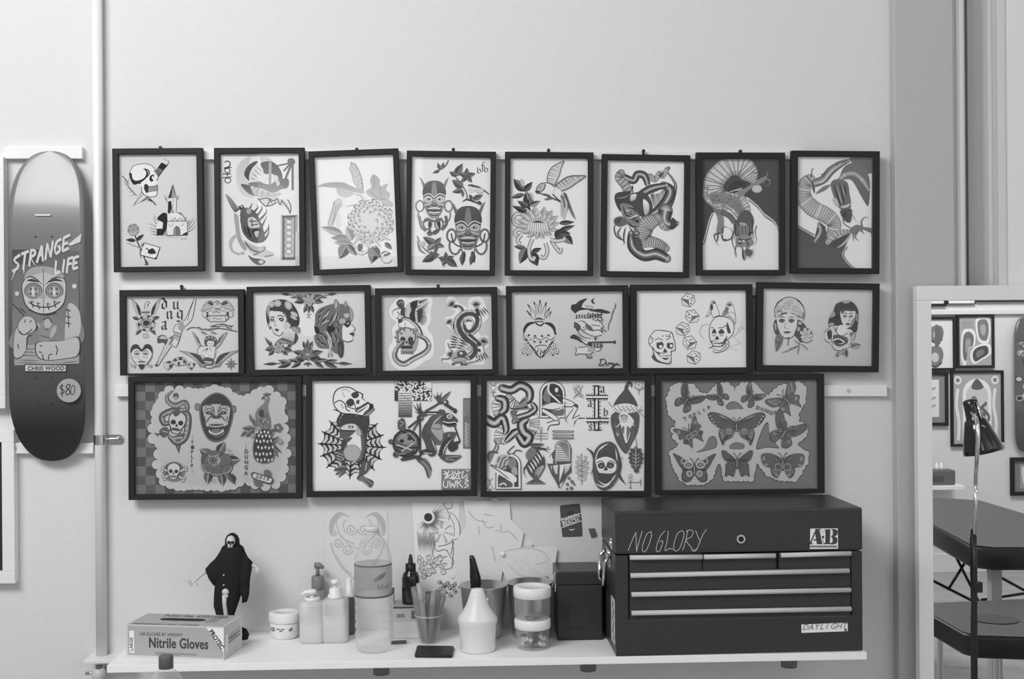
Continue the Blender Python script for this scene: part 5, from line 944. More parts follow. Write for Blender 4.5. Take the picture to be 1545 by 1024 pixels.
def art_h3(a):
    a.f('98,70 1325,75 1318,928 98,928', 206)
    S = [(-.5, 58), (-.25, 62), (0, 178), (.18, 150), (.32, 66), (.5, 58)]; BE = [(-.5, 90), (-.42, 200), (.42, 200), (.5, 90)]
    a.snake('330,260 290,240 270,200', [60, 90, 60], BE, 9, 75, 4, (-.48, .48)); a.snake('180,330 170,260 200,215', [60, 70, 40], BE, 9, 75, 4, (-.48, .48)); a.snake('190,540 195,480 230,420', [60, 70, 50], BE, 9, 75, 4, (-.48, .48)); a.snake('450,470 470,400 450,310', [70, 80, 60], BE, 12, 75, 4, (-.48, .48)); a.snake('230,540 280,510 310,470', [60, 60, 40], BE, 6, 75, 4, (-.48, .48))
    a.snake('215,130 290,145 360,110 425,145 430,210 390,245', [60, 62, 64, 64, 56, 40], S, ol=3, lg=58)
    a.snake('180,205 235,225 240,290 210,320', [40, 62, 62, 44], S, ol=3, lg=58); a.snake('100,370 160,400 220,360 250,440 240,480', [70, 74, 64, 50, 30], S, ol=3, lg=58)
    a.snake('250,540 310,480 350,460', [30, 60, 40], S, ol=3, lg=58); a.snake('410,375 370,410 385,470 430,510 390,560 345,500', [40, 70, 70, 66, 66, 50], S, ol=3, lg=58); a.snake('450,250 475,290 430,330 340,360 310,390', [30, 40, 44, 40, 40], S, ol=3, lg=58)
    a.s('340,260 385,200 420,210 410,250 430,290 380,300 300,300', 120); a.l('350,250 400,215', 7, 60); a.l('280,290 340,290 400,280', 9, 75); a.e(405, 278, 12, 10, 60); a.s('280,310 340,300 330,340 350,380 310,385', 110)
    for q in ('290,310 330,320', '295,330 335,340'): a.l(q, 4, 65)
    # arched window with striding figure
    a.f([(505, 365), (508, 170)]+[(608-100*cos(t*.1), 170-98*sin(t*.1)) for t in range(0, 32)]+[(708, 170), (708, 365)], 70); a.f([(512, 358), (515, 170)]+[(608-93*cos(t*.1), 170-92*sin(t*.1)) for t in range(0, 32)]+[(701, 170), (701, 358)], 207)
    a.f([(524, 345), (528, 175)]+[(608-80*cos(t*.1), 175-78*sin(t*.1)) for t in range(0, 32)]+[(690, 175), (690, 345)], 62)
    a.s('535,190 570,160 590,200 590,240 550,235', 110); a.s('545,170 575,110 580,160', 120); a.e(640, 145, 13, 18, 190); a.l('630,180 680,195', 12, 120, 2); a.s('600,290 690,285 690,340 620,340', 98)
    a.l('582,95 580,160 640,220 690,270', 14, 200); a.s('530,265 600,240 660,250 700,270 660,300 570,295 535,285', 205); a.l('530,270 610,240 680,255', 5, 75); a.l('530,285 600,298 670,285', 5, 75); a.l('690,215 740,235 800,270', 34, 205); a.l('690,210 740,225 805,265', 5, 75); a.l('680,275 750,275 790,280', 5, 75); a.s('770,260 805,260 800,300 770,290', 70)
    a.l('790,280 750,350 735,400', 40, 204); a.l('805,285 770,350 760,390', 5, 75); a.l('770,290 725,350 708,380', 5, 75); a.l('710,380 760,425 800,370 860,365', 6, 75); a.s('715,370 770,360 830,345 780,390 770,425 740,420', 204); a.l('760,370 820,340', 5, 80)
    a.l('530,300 600,345 655,375', 34, 204); a.l('525,310 600,365 640,385', 5, 75); a.l('540,290 620,335 665,380', 5, 75); a.s('570,400 640,370 665,395 620,415 575,430', 204); a.l('565,400 640,380 660,410 590,420 570,460', 6, 75)
    # spiked double cross
    for q, w in (('950,110 950,455', 40), ('868,200 1038,200', 34), ('870,380 1045,380', 36)): a.l(q, w, 62); a.l(q, w*.45, 206)
    rnd = random.Random(5)
    for k in range(56):
        if k < 24: x, y, dx, dy = 950+(22 if k % 2 else -22), 118+k*14, (14 if k % 2 else -14), -6
        elif k < 40: x, y, dx, dy = 872+(k-24)*10.5, 200+(18 if k % 2 else -18), -4, (15 if k % 2 else -15)
        else: x, y, dx, dy = 874+(k-40)*10.8, 380+(19 if k % 2 else -19), -4, (15 if k % 2 else -15)
        a.f([(x-4, y-5), (x+4, y+5), (x+dx, y+dy)], 62)
    for q in ('915,115 985,115', '915,458 1000,455'): a.l(q, 12, 62, 2)
    for ch, x, y in (('a', 980, 165), ('a', 880, 275), ('b', 1003, 345), ('s', 885, 458)): a.nib(BL[ch], x, y, 62, 11, 70)
    # hooded bearded gnome
    a.s('1175,640 1110,560 1080,480 1060,390 1075,330 1170,300 1270,320 1282,390 1265,480 1225,560', 72); a.s('1190,90 1215,82 1230,105 1222,128 1212,100 1195,130 1210,160 1250,220 1265,275 1180,262 1085,275 1110,210 1160,150 1172,110', 66)
    a.o2(1205, 102, 20, 20, 8, 62, a0=180, a1=420); a.s('1080,270 1180,250 1265,275 1270,310 1200,325 1130,325 1075,300', 208)
    for i in range(17): a.e(1085+i*11, 275+(i % 3)*14-abs(i-8)*.2, 5, 5, 66); a.e(1088+i*11, 300+(i % 2)*14, 4, 4, 70)
    a.s('1125,340 1165,320 1205,340 1240,390 1215,440 1210,490 1180,560 1155,490 1140,430 1130,390', 200); a.l('1130,350 1160,340 1190,350', 8, 80); a.e(1165, 360, 20, 24, 150); a.o2(1165, 365, 22, 28, 5, 85); a.l('1140,390 1110,430 1090,425', 9, 190, 2); a.l('1200,390 1250,430', 9, 190, 2); a.s('1145,440 1165,430 1160,490', 90); a.s('1185,430 1215,450 1200,500 1185,540', 95)
    for q in ('1110,420 1130,500 1175,620', '1240,440 1225,520 1185,630', '1095,400 1110,480', '1100,500 1130,480'): a.l(q, 7, 110, 2)
    a.f('1100,470 1125,490 1110,510', 150); a.l('1255,520 1262,590', 4, 110)
    # sigils
    for q in ('125,92 150,110 175,92', '150,150 150,200', '130,160 170,160', '140,180 160,195'): a.l(q, 5, 120)
    a.o2(150, 125, 22, 20, 4, 130)
    for q in ('770,110 845,210', '845,110 770,210', '790,105 830,150 780,200', '765,130 850,190', '820,105 780,160 840,205'): a.l(q, 4, 130)
    a.o2(1278, 108, 28, 26, 4, 130); a.l('1240,120 1278,150 1320,125', 4, 110); a.l('1278,135 1278,180', 4, 120); a.e(1278, 108, 6, 6, 110)
    a.l('1040,240 1075,280', 4, 120); a.l('1270,310 1310,300', 4, 120); a.l('1270,300 1315,355', 4, 130); a.l('1270,330 1300,270', 3, 140)
    a.l('470,480 570,480 570,522 470,522 470,480', 4, 110, sm=0); a.l('480,500 560,500', 4, 120); a.o2(518, 442, 12, 11, 4, 110); a.o2(518, 464, 10, 9, 4, 110); a.l('518,470 518,545', 4, 110)
    a.l('118,830 122,860 100,910 150,910 122,860', 4, 120, sm=0); a.l('100,825 120,850 145,825', 4, 130); a.e(122, 915, 12, 8, 110)
    a.o2(1212, 812, 13, 12, 4, 110); a.o2(1212, 838, 13, 12, 4, 110); a.l('1212,850 1212,905', 4, 110); a.l('1190,862 1290,862', 4, 110); a.l('1290,840 1290,888', 4, 120); a.l('1285,845 1300,845', 4, 130); a.l('1200,905 1222,905', 4, 110)
    for y, g in ((467, 150), (494, 165), (519, 130)): a.f([(605, y-6), (612, y-9), (770, y-7), (775, y), (768, y+6), (612, y+7)], 75); a.f([(615, y-3), (762, y-3), (762, y+3), (615, y+3)], g)
    # hands in a small arch
    a.f([(165, 915), (168, 720), (240, 690)]+[(280+85*sin(t*.16), 720-85*cos(t*.16)) for t in range(0, 11)]+[(368, 915)], 75); a.f([(172, 908), (175, 725), (240, 700)]+[(280+78*sin(t*.16), 720-78*cos(t*.16)) for t in range(0, 11)]+[(361, 908)], 205)
    a.f([(185, 895), (185, 820), (225, 700)]+[(275+68*sin(t*.16), 722-64*cos(t*.16)) for t in range(0, 11)]+[(345, 895)], 60); a.s('270,680 310,670 330,720 290,755 265,720', 110)
    a.s('170,690 195,650 250,645 270,690 240,760 200,760 178,730', 150); a.l('200,740 220,680 250,660', 9, 75); a.l('230,740 240,700 265,680', 8, 75); a.l('185,700 200,660', 7, 80); a.l('210,750 260,730', 7, 80)
    a.s('110,700 130,730 200,760 290,790 330,830 310,860 230,820 150,770 115,730', 202); a.l('120,725 200,775 290,850', 6, 75); a.l('130,720 220,755 320,800', 5, 80); a.l('115,690 110,650 130,620 185,630', 12, 80); a.l('155,530 170,570 145,620', 7, 85); a.l('190,570 180,610 140,635', 7, 85); a.l('290,640 260,630 300,585 315,580', 8, 80); a.l('300,640 330,610 370,620', 9, 85); a.s('120,640 150,630 150,650 130,690 115,710', 100)
    a.s('200,850 260,840 300,870 290,895 200,895', 75); a.l('195,880 230,865 250,885', 10, 195); a.l('255,830 300,860 305,895', 12, 190); a.s('290,760 325,740 335,800 300,790', 140)
    # ribbed winged vase
    a.s('430,562 540,562 500,600 540,660 545,730 520,800 480,840 430,800 405,740 430,670 460,610', 66); a.s('400,640 440,590 480,610 470,650 420,690', 100); a.l('440,575 490,580 530,570', 7, 120, 2)
    for i in range(6): x, y = 440+i*17, 760-i*24; a.l([(x-25, y-35), (x, y), (x+10, y+28)], 11, 195, 2)
    a.l('500,600 580,595', 16, 70); a.l('510,590 550,610 585,632', 12, 70, 1); a.l('515,585 590,600', 5, 180); a.l('430,690 385,770 410,830', 14, 70, 1); a.l('390,740 380,790', 10, 75, 1); a.s('480,760 540,730 520,800 470,830', 110, 150, (1, 0)); a.l('540,660 545,740 500,820', 8, 75); a.f('395,872 430,850 460,835 500,835 525,850 558,872', 72); a.l('410,865 545,865', 5, 120); a.f('470,800 490,800 492,850 465,850', 75)
    # crystal with steps
    a.f('635,560 680,535 720,535 755,600 752,710 640,715 620,640', 70); a.f([(622, 700), (628, 580)]+[(688-60*cos(t*.157), 585-50*sin(t*.157)) for t in range(0, 21)]+[(750, 580), (750, 700)], 75); a.f([(628, 696), (634, 585)]+[(688-54*cos(t*.157), 585-44*sin(t*.157)) for t in range(0, 21)]+[(744, 585), (744, 696)], 165); a.f([(636, 688), (642, 585)]+[(688-46*cos(t*.157), 585-38*sin(t*.157)) for t in range(0, 21)]+[(736, 585), (736, 688)], 100, 130)
    for j in range(8): a.l([(640, 580+j*14), (668+j*9, 580+j*14)], 7, 195, sm=0); a.l([(640, 587+j*14), (672+j*9, 587+j*14)], 4, 70, sm=0)
    a.f('568,690 600,640 630,600 625,715 590,720', 195); a.f('600,640 630,600 625,715 610,715', 80); a.l('568,690 600,640 625,615', 4, 80); a.e(590, 690, 22, 26, 205)
    a.f('565,715 640,715 750,712 755,780 720,810 700,850 660,908 630,850 600,800', 72); a.f('610,730 650,725 645,800 625,790', 205, 150); a.f('660,725 700,720 690,770 655,870', 195); a.f('700,720 750,715 730,770 700,800', 190, 130); a.f('590,735 600,730 605,780', 160); a.l('660,730 655,900', 5, 80); a.f('660,880 668,905 690,850', 180)
    for x, y, r in ((735, 828, 12), (758, 855, 14), (722, 875, 12), (775, 876, 9), (752, 905, 14), (718, 910, 9)): a.e(x, y, r, r, 85); a.e(x-3, y-3, r*.4, r*.4, 120)
    # leaves
    def lobed(x, y, L, w, g, g2):
        a.l([(x, y), (x, y+L)], 6, g2)
        for i in range(5):
            t = .08+i*.17; k = w*(.45+.55*sin(pi*(t+.12)))
            for sx in (1, -1): a.leaf(x, y+L*(t+.12), x+sx*k, y+L*t, k*.62, g, g2); a.e(x+sx*k*.62, y+L*(t+.03), k*.3, k*.26, g)
        a.leaf(x, y+L*.2, x, y-10, w*.6, g, g2)
    lobed(833, 640, 230, 58, 150, 175); a.l('833,640 833,880', 4, 120)
    for i in range(5): a.l([(833, 720+i*22), (800, 690+i*24)], 3, 115); a.l([(833, 720+i*22), (868, 690+i*24)], 3, 115)
    lobed(1253, 590, 185, 62, 66, 62); a.l('1253,590 1253,780', 4, 150); a.e(1258, 770, 20, 18, 66)
    for i in range(4): a.l([(1253, 660+i*26), (1225, 640+i*28)], 3, 150); a.l([(1253, 660+i*26), (1282, 640+i*28)], 3, 150)
    # hooded skull oval
    a.l('865,590 920,640 935,720 905,800', 26, 75, 2); a.l('1110,600 1130,720 1120,800 1175,880', 28, 72, 2); a.l('1120,700 1160,660', 10, 80, 1); a.s('925,650 960,580 1030,545 1085,560 1115,620 1120,740 1110,830 1060,900 1000,920 950,890 920,800', 70)
    a.s('945,650 980,590 1040,560 1000,590 960,640 940,720', 200); a.s('950,690 965,620 1030,580 1085,600 1105,660 1060,690 1000,670', 60); a.l('960,640 1020,600 1090,640', 9, 90, 2)
    a.s('945,700 980,670 1040,665 1095,700 1100,760 1070,790 1020,790 965,780', 195); a.e(985, 732, 28, 24, 60); a.e(1055, 730, 30, 24, 60); a.l('950,710 985,695 1010,720', 8, 95); a.l('1030,715 1060,695 1095,715', 8, 95); a.s('1020,735 1035,765 1005,768', 58); a.e(985, 735, 12, 9, 100); a.e(1055, 733, 12, 9, 100)
    a.l('965,780 1000,775 1020,790 1050,775 1075,785', 12, 180); a.s('960,800 1000,790 1060,800 1090,790 1070,840 1020,870 975,850', 58); a.l('965,850 1020,880 1085,830', 12, 195, 2); a.l('940,870 1000,895 1060,870', 12, 185, 2); a.l('1060,850 1100,800', 9, 185, 2); a.l('1095,600 1110,700', 9, 190, 2)

def bfly(a, x, y, k, rot, fw, hw, g=85, marks=(), fx=1, lt=150):
    """butterfly: right forewing fw and hindwing hw outlines are mirrored"""
    for sx in (1, -1):
        a.at(x, y, k, rot, sx)
        a.s(fw, g-22); a.s([(px*.94+2, py*.94-1) for px, py in P2(fw)], g); a.s(hw, g-25); a.s([(px*.92+1, py*.94+1) for px, py in P2(hw)], g+3)
        for q in ('8,-6 50,-44', '8,-2 62,-20', '6,8 46,30', '4,12 28,52'): a.l(q, 3.5, g-28)
        for mk in marks:
            if mk[0] == 'e': a.e(*mk[1:5], mk[5])
            elif mk[0] == 'o': a.o2(mk[1], mk[2], mk[3], mk[4], mk[5], mk[6])
            else: a.l(mk[1], mk[2], mk[3], 2)
        a.l('2,-24 14,-52 26,-62', 3.5, 70); a.e(26, -62, 5, 5, 70)
    a.at(x, y, k, rot); a.s('-6,-24 6,-24 8,10 4,48 -4,48 -8,10', 62); a.l('0,-15 0,40', 3, lt); a.home()
def art_h4(a):
    a.f('113,75 1330,60 1325,905 122,925', 104)
    a.clip = (118, 70, 1328, 915)
    G = 156
    scallop(a, '210,140 260,115 360,125 420,190 490,195 560,120 630,105 690,170 750,105 830,105 900,180 950,210 1040,130 1180,95 1225,130 1215,230 1165,320 1170,400 1235,430 1225,490 1140,560 1190,610 1240,640 1235,700 1190,780 1150,830 1040,825 950,790 880,700 840,690 810,830 620,830 600,700 540,690 500,820 440,860 330,860 280,830 230,740 205,640 260,600 300,590 230,510 215,460 250,420 250,380 195,330 180,220', 24, G, 6, 74)
    a.clip = None
    for q in ('620,270 660,235 710,240 755,290 700,292 640,298', '860,560 880,500 920,410 950,400 960,480 1010,560 1030,595 940,590 860,605', '655,570 700,550 760,565 755,600 700,605 650,600', '390,630 450,590 490,515 530,505 550,540 545,590 480,615'):
        a.s(q, 74); p = P2(q); cx, cy = sum(u for u, v in p)/len(p), sum(v for u, v in p)/len(p); a.s([(cx+(u-cx)*.9, cy+(v-cy)*.9) for u, v in p], 104)
    FW = '0,-10 30,-60 80,-110 110,-105 100,-50 60,0 20,10'; HW = '0,0 50,10 75,50 55,95 25,90 5,40'
    swall = '0,4 55,5 90,40 60,70 50,110 30,80 8,40'
    bfly(a, 320, 225, .95, 38, FW, HW, 82, (('l', '30,-40 80,-80', 6, 62), ('l', '40,-20 80,-50', 6, 100), ('e', 55, 40, 10, 14, 100)))
    bfly(a, 570, 195, .72, -48, FW, HW, 72, (('l', '30,-30 90,-80', 8, 50), ('e', 50, 50, 12, 14, 95)))
    bfly(a, 815, 200, .78, 38, FW, HW, 74, (('o', 90, -85, 16, 12, 5, 140), ('e', 50, -30, 14, 14, 50), ('l', '30,40 55,70', 8, 110)))
    bfly(a, 1085, 215, 1.12, -40, '0,-10 40,-50 100,-85 125,-75 110,-20 60,10 20,10', swall, 80, tuple(('e', 100-i*8, -66+i*16, 7, 7, 120) for i in range(4))+(('l', '30,-25 90,-60', 5, 130), ('l', '30,-10 80,-30', 5, 130), ('e', 60, 40, 12, 12, 115)))
    bfly(a, 345, 480, 1.0, -32, '0,-10 30,-45 80,-90 105,-85 90,-40 100,0 50,10 20,10', swall, 78, (('e', 75, -50, 12, 12, 110), ('o', 28, 20, 20, 16, 7, 120), ('e', 60, 40, 14, 12, 60)))
    bfly(a, 1075, 470, 1.2, 30, FW, '0,0 50,10 78,45 60,85 25,90 5,40', 78, (('e', 55, 40, 14, 14, 100), ('l', '30,-40 70,-80', 6, 105), ('l', '35,-20 75,-50', 6, 62), ('o', 30, 0, 10, 8, 3, 105)))
    big = '0,-20 60,-60 150,-98 205,-100 222,-75 190,-20 130,20 60,20 10,10'
    bfly(a, 702, 420, 1.0, 0, big, '0,5 120,20 138,70 120,130 105,155 95,125 40,90 10,40', 74, (('l', '70,-50 140,-80', 12, 130), ('l', '60,-30 130,-55', 8, 55))+tuple(('e', 205-i*14, -72+i*24, 6, 6, 150) for i in range(4))+tuple(('o', 118-i*6, 45+i*26, 14, 10, 5, 125) for i in range(3))+(('o', 60, 45, 22, 20, 6, 130), ('o', 58, 42, 10, 9, 5, 130), ('l', '15,30 40,100', 12, 110), ('l', '60,70 110,120', 14, 50)))
    bfly(a, 375, 750, 1.15, 0, '0,-10 40,-45 140,-98 120,-50 90,0 50,15 10,12', '0,10 60,10 85,40 80,85 40,92 10,60', 72, (('o', 40, -20, 26, 20, 9, 150), ('o', 72, -45, 16, 18, 7, 145), ('e', 40, -20, 14, 11, 110), ('o', 34, 38, 16, 18, 8, 150), ('e', 34, 38, 9, 10, 110), ('l', '20,14 90,14', 10, 50)))
    bfly(a, 705, 700, 1.05, 0, '0,-5 40,-45 90,-82 115,-78 105,-30 70,5 15,10', '0,5 78,12 85,60 90,110 60,95 30,110 12,60', 72, (('l', '20,0 90,-20', 10, 60), ('l', '40,40 50,100', 8, 85)))
    bfly(a, 1058, 705, 1.18, 0, '0,-15 50,-52 110,-62 142,-45 130,10 90,30 30,20', '0,10 70,25 75,70 45,100 20,70', 78, (('e', 125, -25, 12, 16, 110), ('e', 110, 15, 12, 10, 112), ('o', 30, 30, 22, 22, 6, 120), ('o', 55, 60, 12, 10, 4, 115), ('l', '20,-10 60,-30', 7, 110), ('e', 40, 82, 9, 8, 120)))
    for i, ch in enumerate('TOPLIP'): a.text(ch, 298+i*36-(i == 4)*-4, 388-i*18-(i == 3)*0, 27, 72, -25+i*3, .03, .95)
    for ch, x, y, r in (('D', 850, 290, 12), ('U', 884, 300, 18), ('N', 918, 312, 20), ('G', 950, 328, 14), ('A', 990, 330, -12)): a.text(ch, x, y, 27, 72, r, .03, .95)
# ---------------------------------------------------------------- the room
M_wall = mat('wall_paint', alb=.74, rough=.75, spec=.25, bump=.12, nscale=60, noise=.015)
M_wall2 = mat('wall_paint_far', alb=.70, rough=.75, spec=.25, bump=.08, nscale=50, noise=.015)
M_trim = mat('trim_gloss_paint', alb=.70, rough=.35, spec=.5, bump=.05, nscale=25)
M_white = mat('white_painted_wood', alb=.85, rough=.4, spec=.5, noise=.02, nscale=30)
M_black = mat('black_frame_lacquer', alb=.022, rough=.6, spec=.3)
M_blackp = mat('black_plastic', alb=.018, rough=.4, spec=.45)
M_chrome = mat('chrome', alb=.75, rough=.16, metal=1)
M_steel = mat('brushed_steel', alb=.6, rough=.28, metal=1, noise=.06, nscale=80)
XL, XR, YB = -3.2, 4.4, -4.4
xr = W(1345, 500).x                               # where the flat wall meets the boxed pilaster
o = struct(bake('wall_back', box(B(), XL, xr, 0, .12, 0, 3.6), M_wall))
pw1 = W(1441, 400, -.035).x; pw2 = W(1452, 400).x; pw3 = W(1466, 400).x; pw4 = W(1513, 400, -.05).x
bm = B(); box(bm, xr, pw1, -.035, .12, 0, 3.6, .004); struct(bake('trim_1', bm, mat('pilaster_shade_grey', alb=.52, rough=.7, bump=.12, nscale=60, noise=.02)))  # greyer base colour stands in for shade falling on the pilaster
bm = B()                                           # moulded architrave: a bead, a quirk and a flat
xa = pw1
for w_, y_ in ((.012, -.022), (.012, -.046), (.008, -.03), (.006, .0)):
    box(bm, xa, xa+w_, y_, .12, 0, 3.6, .003); xa += w_
struct(bake('trim_2', bm, M_trim))
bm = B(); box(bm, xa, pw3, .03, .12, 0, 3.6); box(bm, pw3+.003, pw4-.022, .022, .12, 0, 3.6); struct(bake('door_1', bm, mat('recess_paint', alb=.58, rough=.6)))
bm = B(); box(bm, pw4-.022, pw4-.010, -.02, .12, 0, 3.6, .003); box(bm, pw4-.010, pw4+.012, -.05, .12, 0, 3.6, .003); struct(bake('trim_3', bm, M_trim))
struct(bake('wall_side', box(B(), pw4+.012, XR, -.045, .12, 0, 3.6), mat('side_wall_paint', alb=.84, rough=.7, bump=.1, nscale=60)))
struct(bake('wall_front', box(B(), XL, XR+.12, YB-.12, YB, 0, 3.6), M_wall2))
struct(bake('wall_right', box(B(), XR, XR+.12, YB, .12, 0, 3.6), M_wall2))
fm = mat('floor_vinyl', alb=.32, rough=.45, noise=.15, nscale=8)
struct(bake('floor', box(B(), XL, XR+.12, YB-.12, .12, -.08, 0), fm))
bm = B(); box(bm, XL, XR, YB, YB+.018, 0, .12, .004); struct(bake('baseboard_front', bm, M_trim))
bm = B(); box(bm, XL, xr, -.018, 0, 0, .12, .004); struct(bake('baseboard_back', bm, M_trim))

# high window behind the viewer; its light falls on the glass of the pictures
def refl(px, py):                                  # where the wall, as a flat mirror, shows the far wall
    d = ray(px, py); t = (-YB-CAM.y)/d.y; p = CAM+d*t; return p.x, p.z
wx0, wz1 = refl(392, 195); wx1, wz0 = refl(640, 388)
win = empty('window_1', ((wx0+wx1)/2, YB+.0, (wz0+wz1)/2)); struct(win)
w2, h2 = (wx1-wx0)/2, (wz1-wz0)/2
bm = B()
for q in ((-w2-.06, w2+.06, h2, h2+.06), (-w2-.06, w2+.06, -h2-.06, -h2), (-w2-.06, -w2, -h2, h2), (w2, w2+.06, -h2, h2)): box(bm, q[0], q[1], .001, .04, q[2], q[3], .004)
bake('window_frame', bm, M_trim, win)
bake('window_pane', box(B(), -w2, w2, .006, .012, -h2, h2), mat('daylight_pane', 255, emit=2.7), win)

# vertical pipe with its clip
pipe = empty('wall_pipe', W(149, 500, -.016), 'white painted pipe running up the wall beside the skateboard', 'pipe')
bm = B(); p0 = W(153.3, 991.5, -.02); p1 = W(146, -30, -.02); o_ = pipe.location
tube(bm, [p0-o_, (p0+p1)/2-o_, p1-o_+Vector((0, 0, .6))], .0135, 20); bake('pipe', bm, mat('pipe_paint', alb=.86, rough=.4), pipe)
bm = B(); c = W(150.8, 663, -.02)-o_
rings = [[(c.x+.0152*sin(t), c.y-.0152*cos(t), c.z+zz) for t in [pi*(-.55+1.1*i/12) for i in range(13)]] for zz in (-.012, .012)]
loft(bm, rings, cap=False, closed=False)
rings = [[(c.x+.0168*sin(t), c.y-.0168*cos(t), c.z+zz) for t in [pi*(-.5+.25*i/5) for i in range(6)]] for zz in (-.012, .012)]; loft(bm, rings, cap=False, closed=False)
prof = [(.013, -.0115)]+[(.044+.0115*cos(t), .0115*sin(t)) for t in [-pi/2+pi*i/10 for i in range(11)]]+[(.013, .0115)]
f0 = [bm.verts.new((c.x+a, .010, c.z+b)) for a, b in prof]; f1 = [bm.verts.new((c.x+a, .014, c.z+b)) for a, b in prof]
bm.faces.new(f0); bm.faces.new(f1)
for i in range(len(prof)): j = (i+1) % len(prof); bm.faces.new((f0[i], f0[j], f1[j], f1[i]))
box(bm, c.x+.006, c.x+.040, -.002, .010, c.z-.0015, c.z+.0025, .001)
bake('pipe_clip', bm, M_chrome, pipe); pipe.children[-1]['label'] = 'shiny metal clip'
bm = B(); cyl(bm, (c.x+.042, .007, c.z), .0062, .006, 'y', 16); ball(bm, (c.x+.042, .004, c.z), .0055, 1, .5, 1); bake('screw', bm, M_steel, pipe.children[-1])

# ledge under the pipe and the old tap below it
lg = W(156, 994, -.03)
bm = B(); x0, x1 = W(127, 994, -.06).x, W(200, 994, -.02).x; zt = W(140, 990, -.03).z
box(bm, x0, x1, -.065, -.0005, zt-.010, zt, .002)
tag(bake('ledge', bm, M_white), 'small white wooden ledge on the wall under the pipe', 'ledge')
tp = W(150, 1014, -.05)
tap = empty('tap', tp, 'old painted tap knob poking out under the small ledge', 'tap')
bm = B(); ball(bm, (0, 0, -.006), .0185, 1, 1.1, 1.15); cyl(bm, (0, .03, -.006), .008, .045, 'y'); bake('knob', bm, mat('cream_enamel', alb=.6, rough=.3), tap)
bm = B(); cyl(bm, (0, -.004, .014), .008, .008, 'z'); bake('cap', bm, mat('grey_rubber', alb=.12), tap)
bm = B(); cyl(bm, (-.022, 0, -.002), .004, .022, 'x'); box(bm, -.035, -.026, -.004, .004, -.006, .003, .001); bake('spindle', bm, M_chrome, tap)

# ---------------------------------------------------------------- battens on the wall
def batten(name, px0, px1, py0, py1, th, label, group=None, screws=()):
    a, b = W(px0, (py0+py1)/2), W(px1, (py0+py1)/2); h = abs(W(px0, py0).z-W(px0, py1).z); c = (a+b)/2; L = (b-a).length
    t = empty(name, (c.x, 0, c.z), label, 'batten', group, (0, -math.atan2(b.z-a.z, b.x-a.x), 0))
    bm = B(); box(bm, -L/2, L/2, -th, -.0004, -h/2, h/2, .0015); bake('board', bm, M_white, t)
    for sx in screws:
        q = W(sx, (py0+py1)/2)
        bm = B(); cyl(bm, (q.x-c.x, -th-.001, 0), .0045, .003, 'y', 12); bake('screw', bm, M_steel, t)
    return t
batten('wall_batten', 300, 1210, 229, 242, .018, 'long white wall batten behind the top row of pictures')
batten('wall_batten', 187, 1215, 432, 446, .018, 'long white wall batten behind the middle row of pictures')
batten('wall_batten', 177, 1335, 580, 597.5, .018, 'long white wall batten behind the bottom row of pictures, sticking out right', screws=(1277,))
batten('wall_batten', 10, 127.5, 223, 241, .02, 'short white wall batten behind the top of the skateboard')
batten('wall_batten', 24, 144.5, 667, 683, .02, 'short white wall batten behind the bottom of the skateboard', screws=(27,))

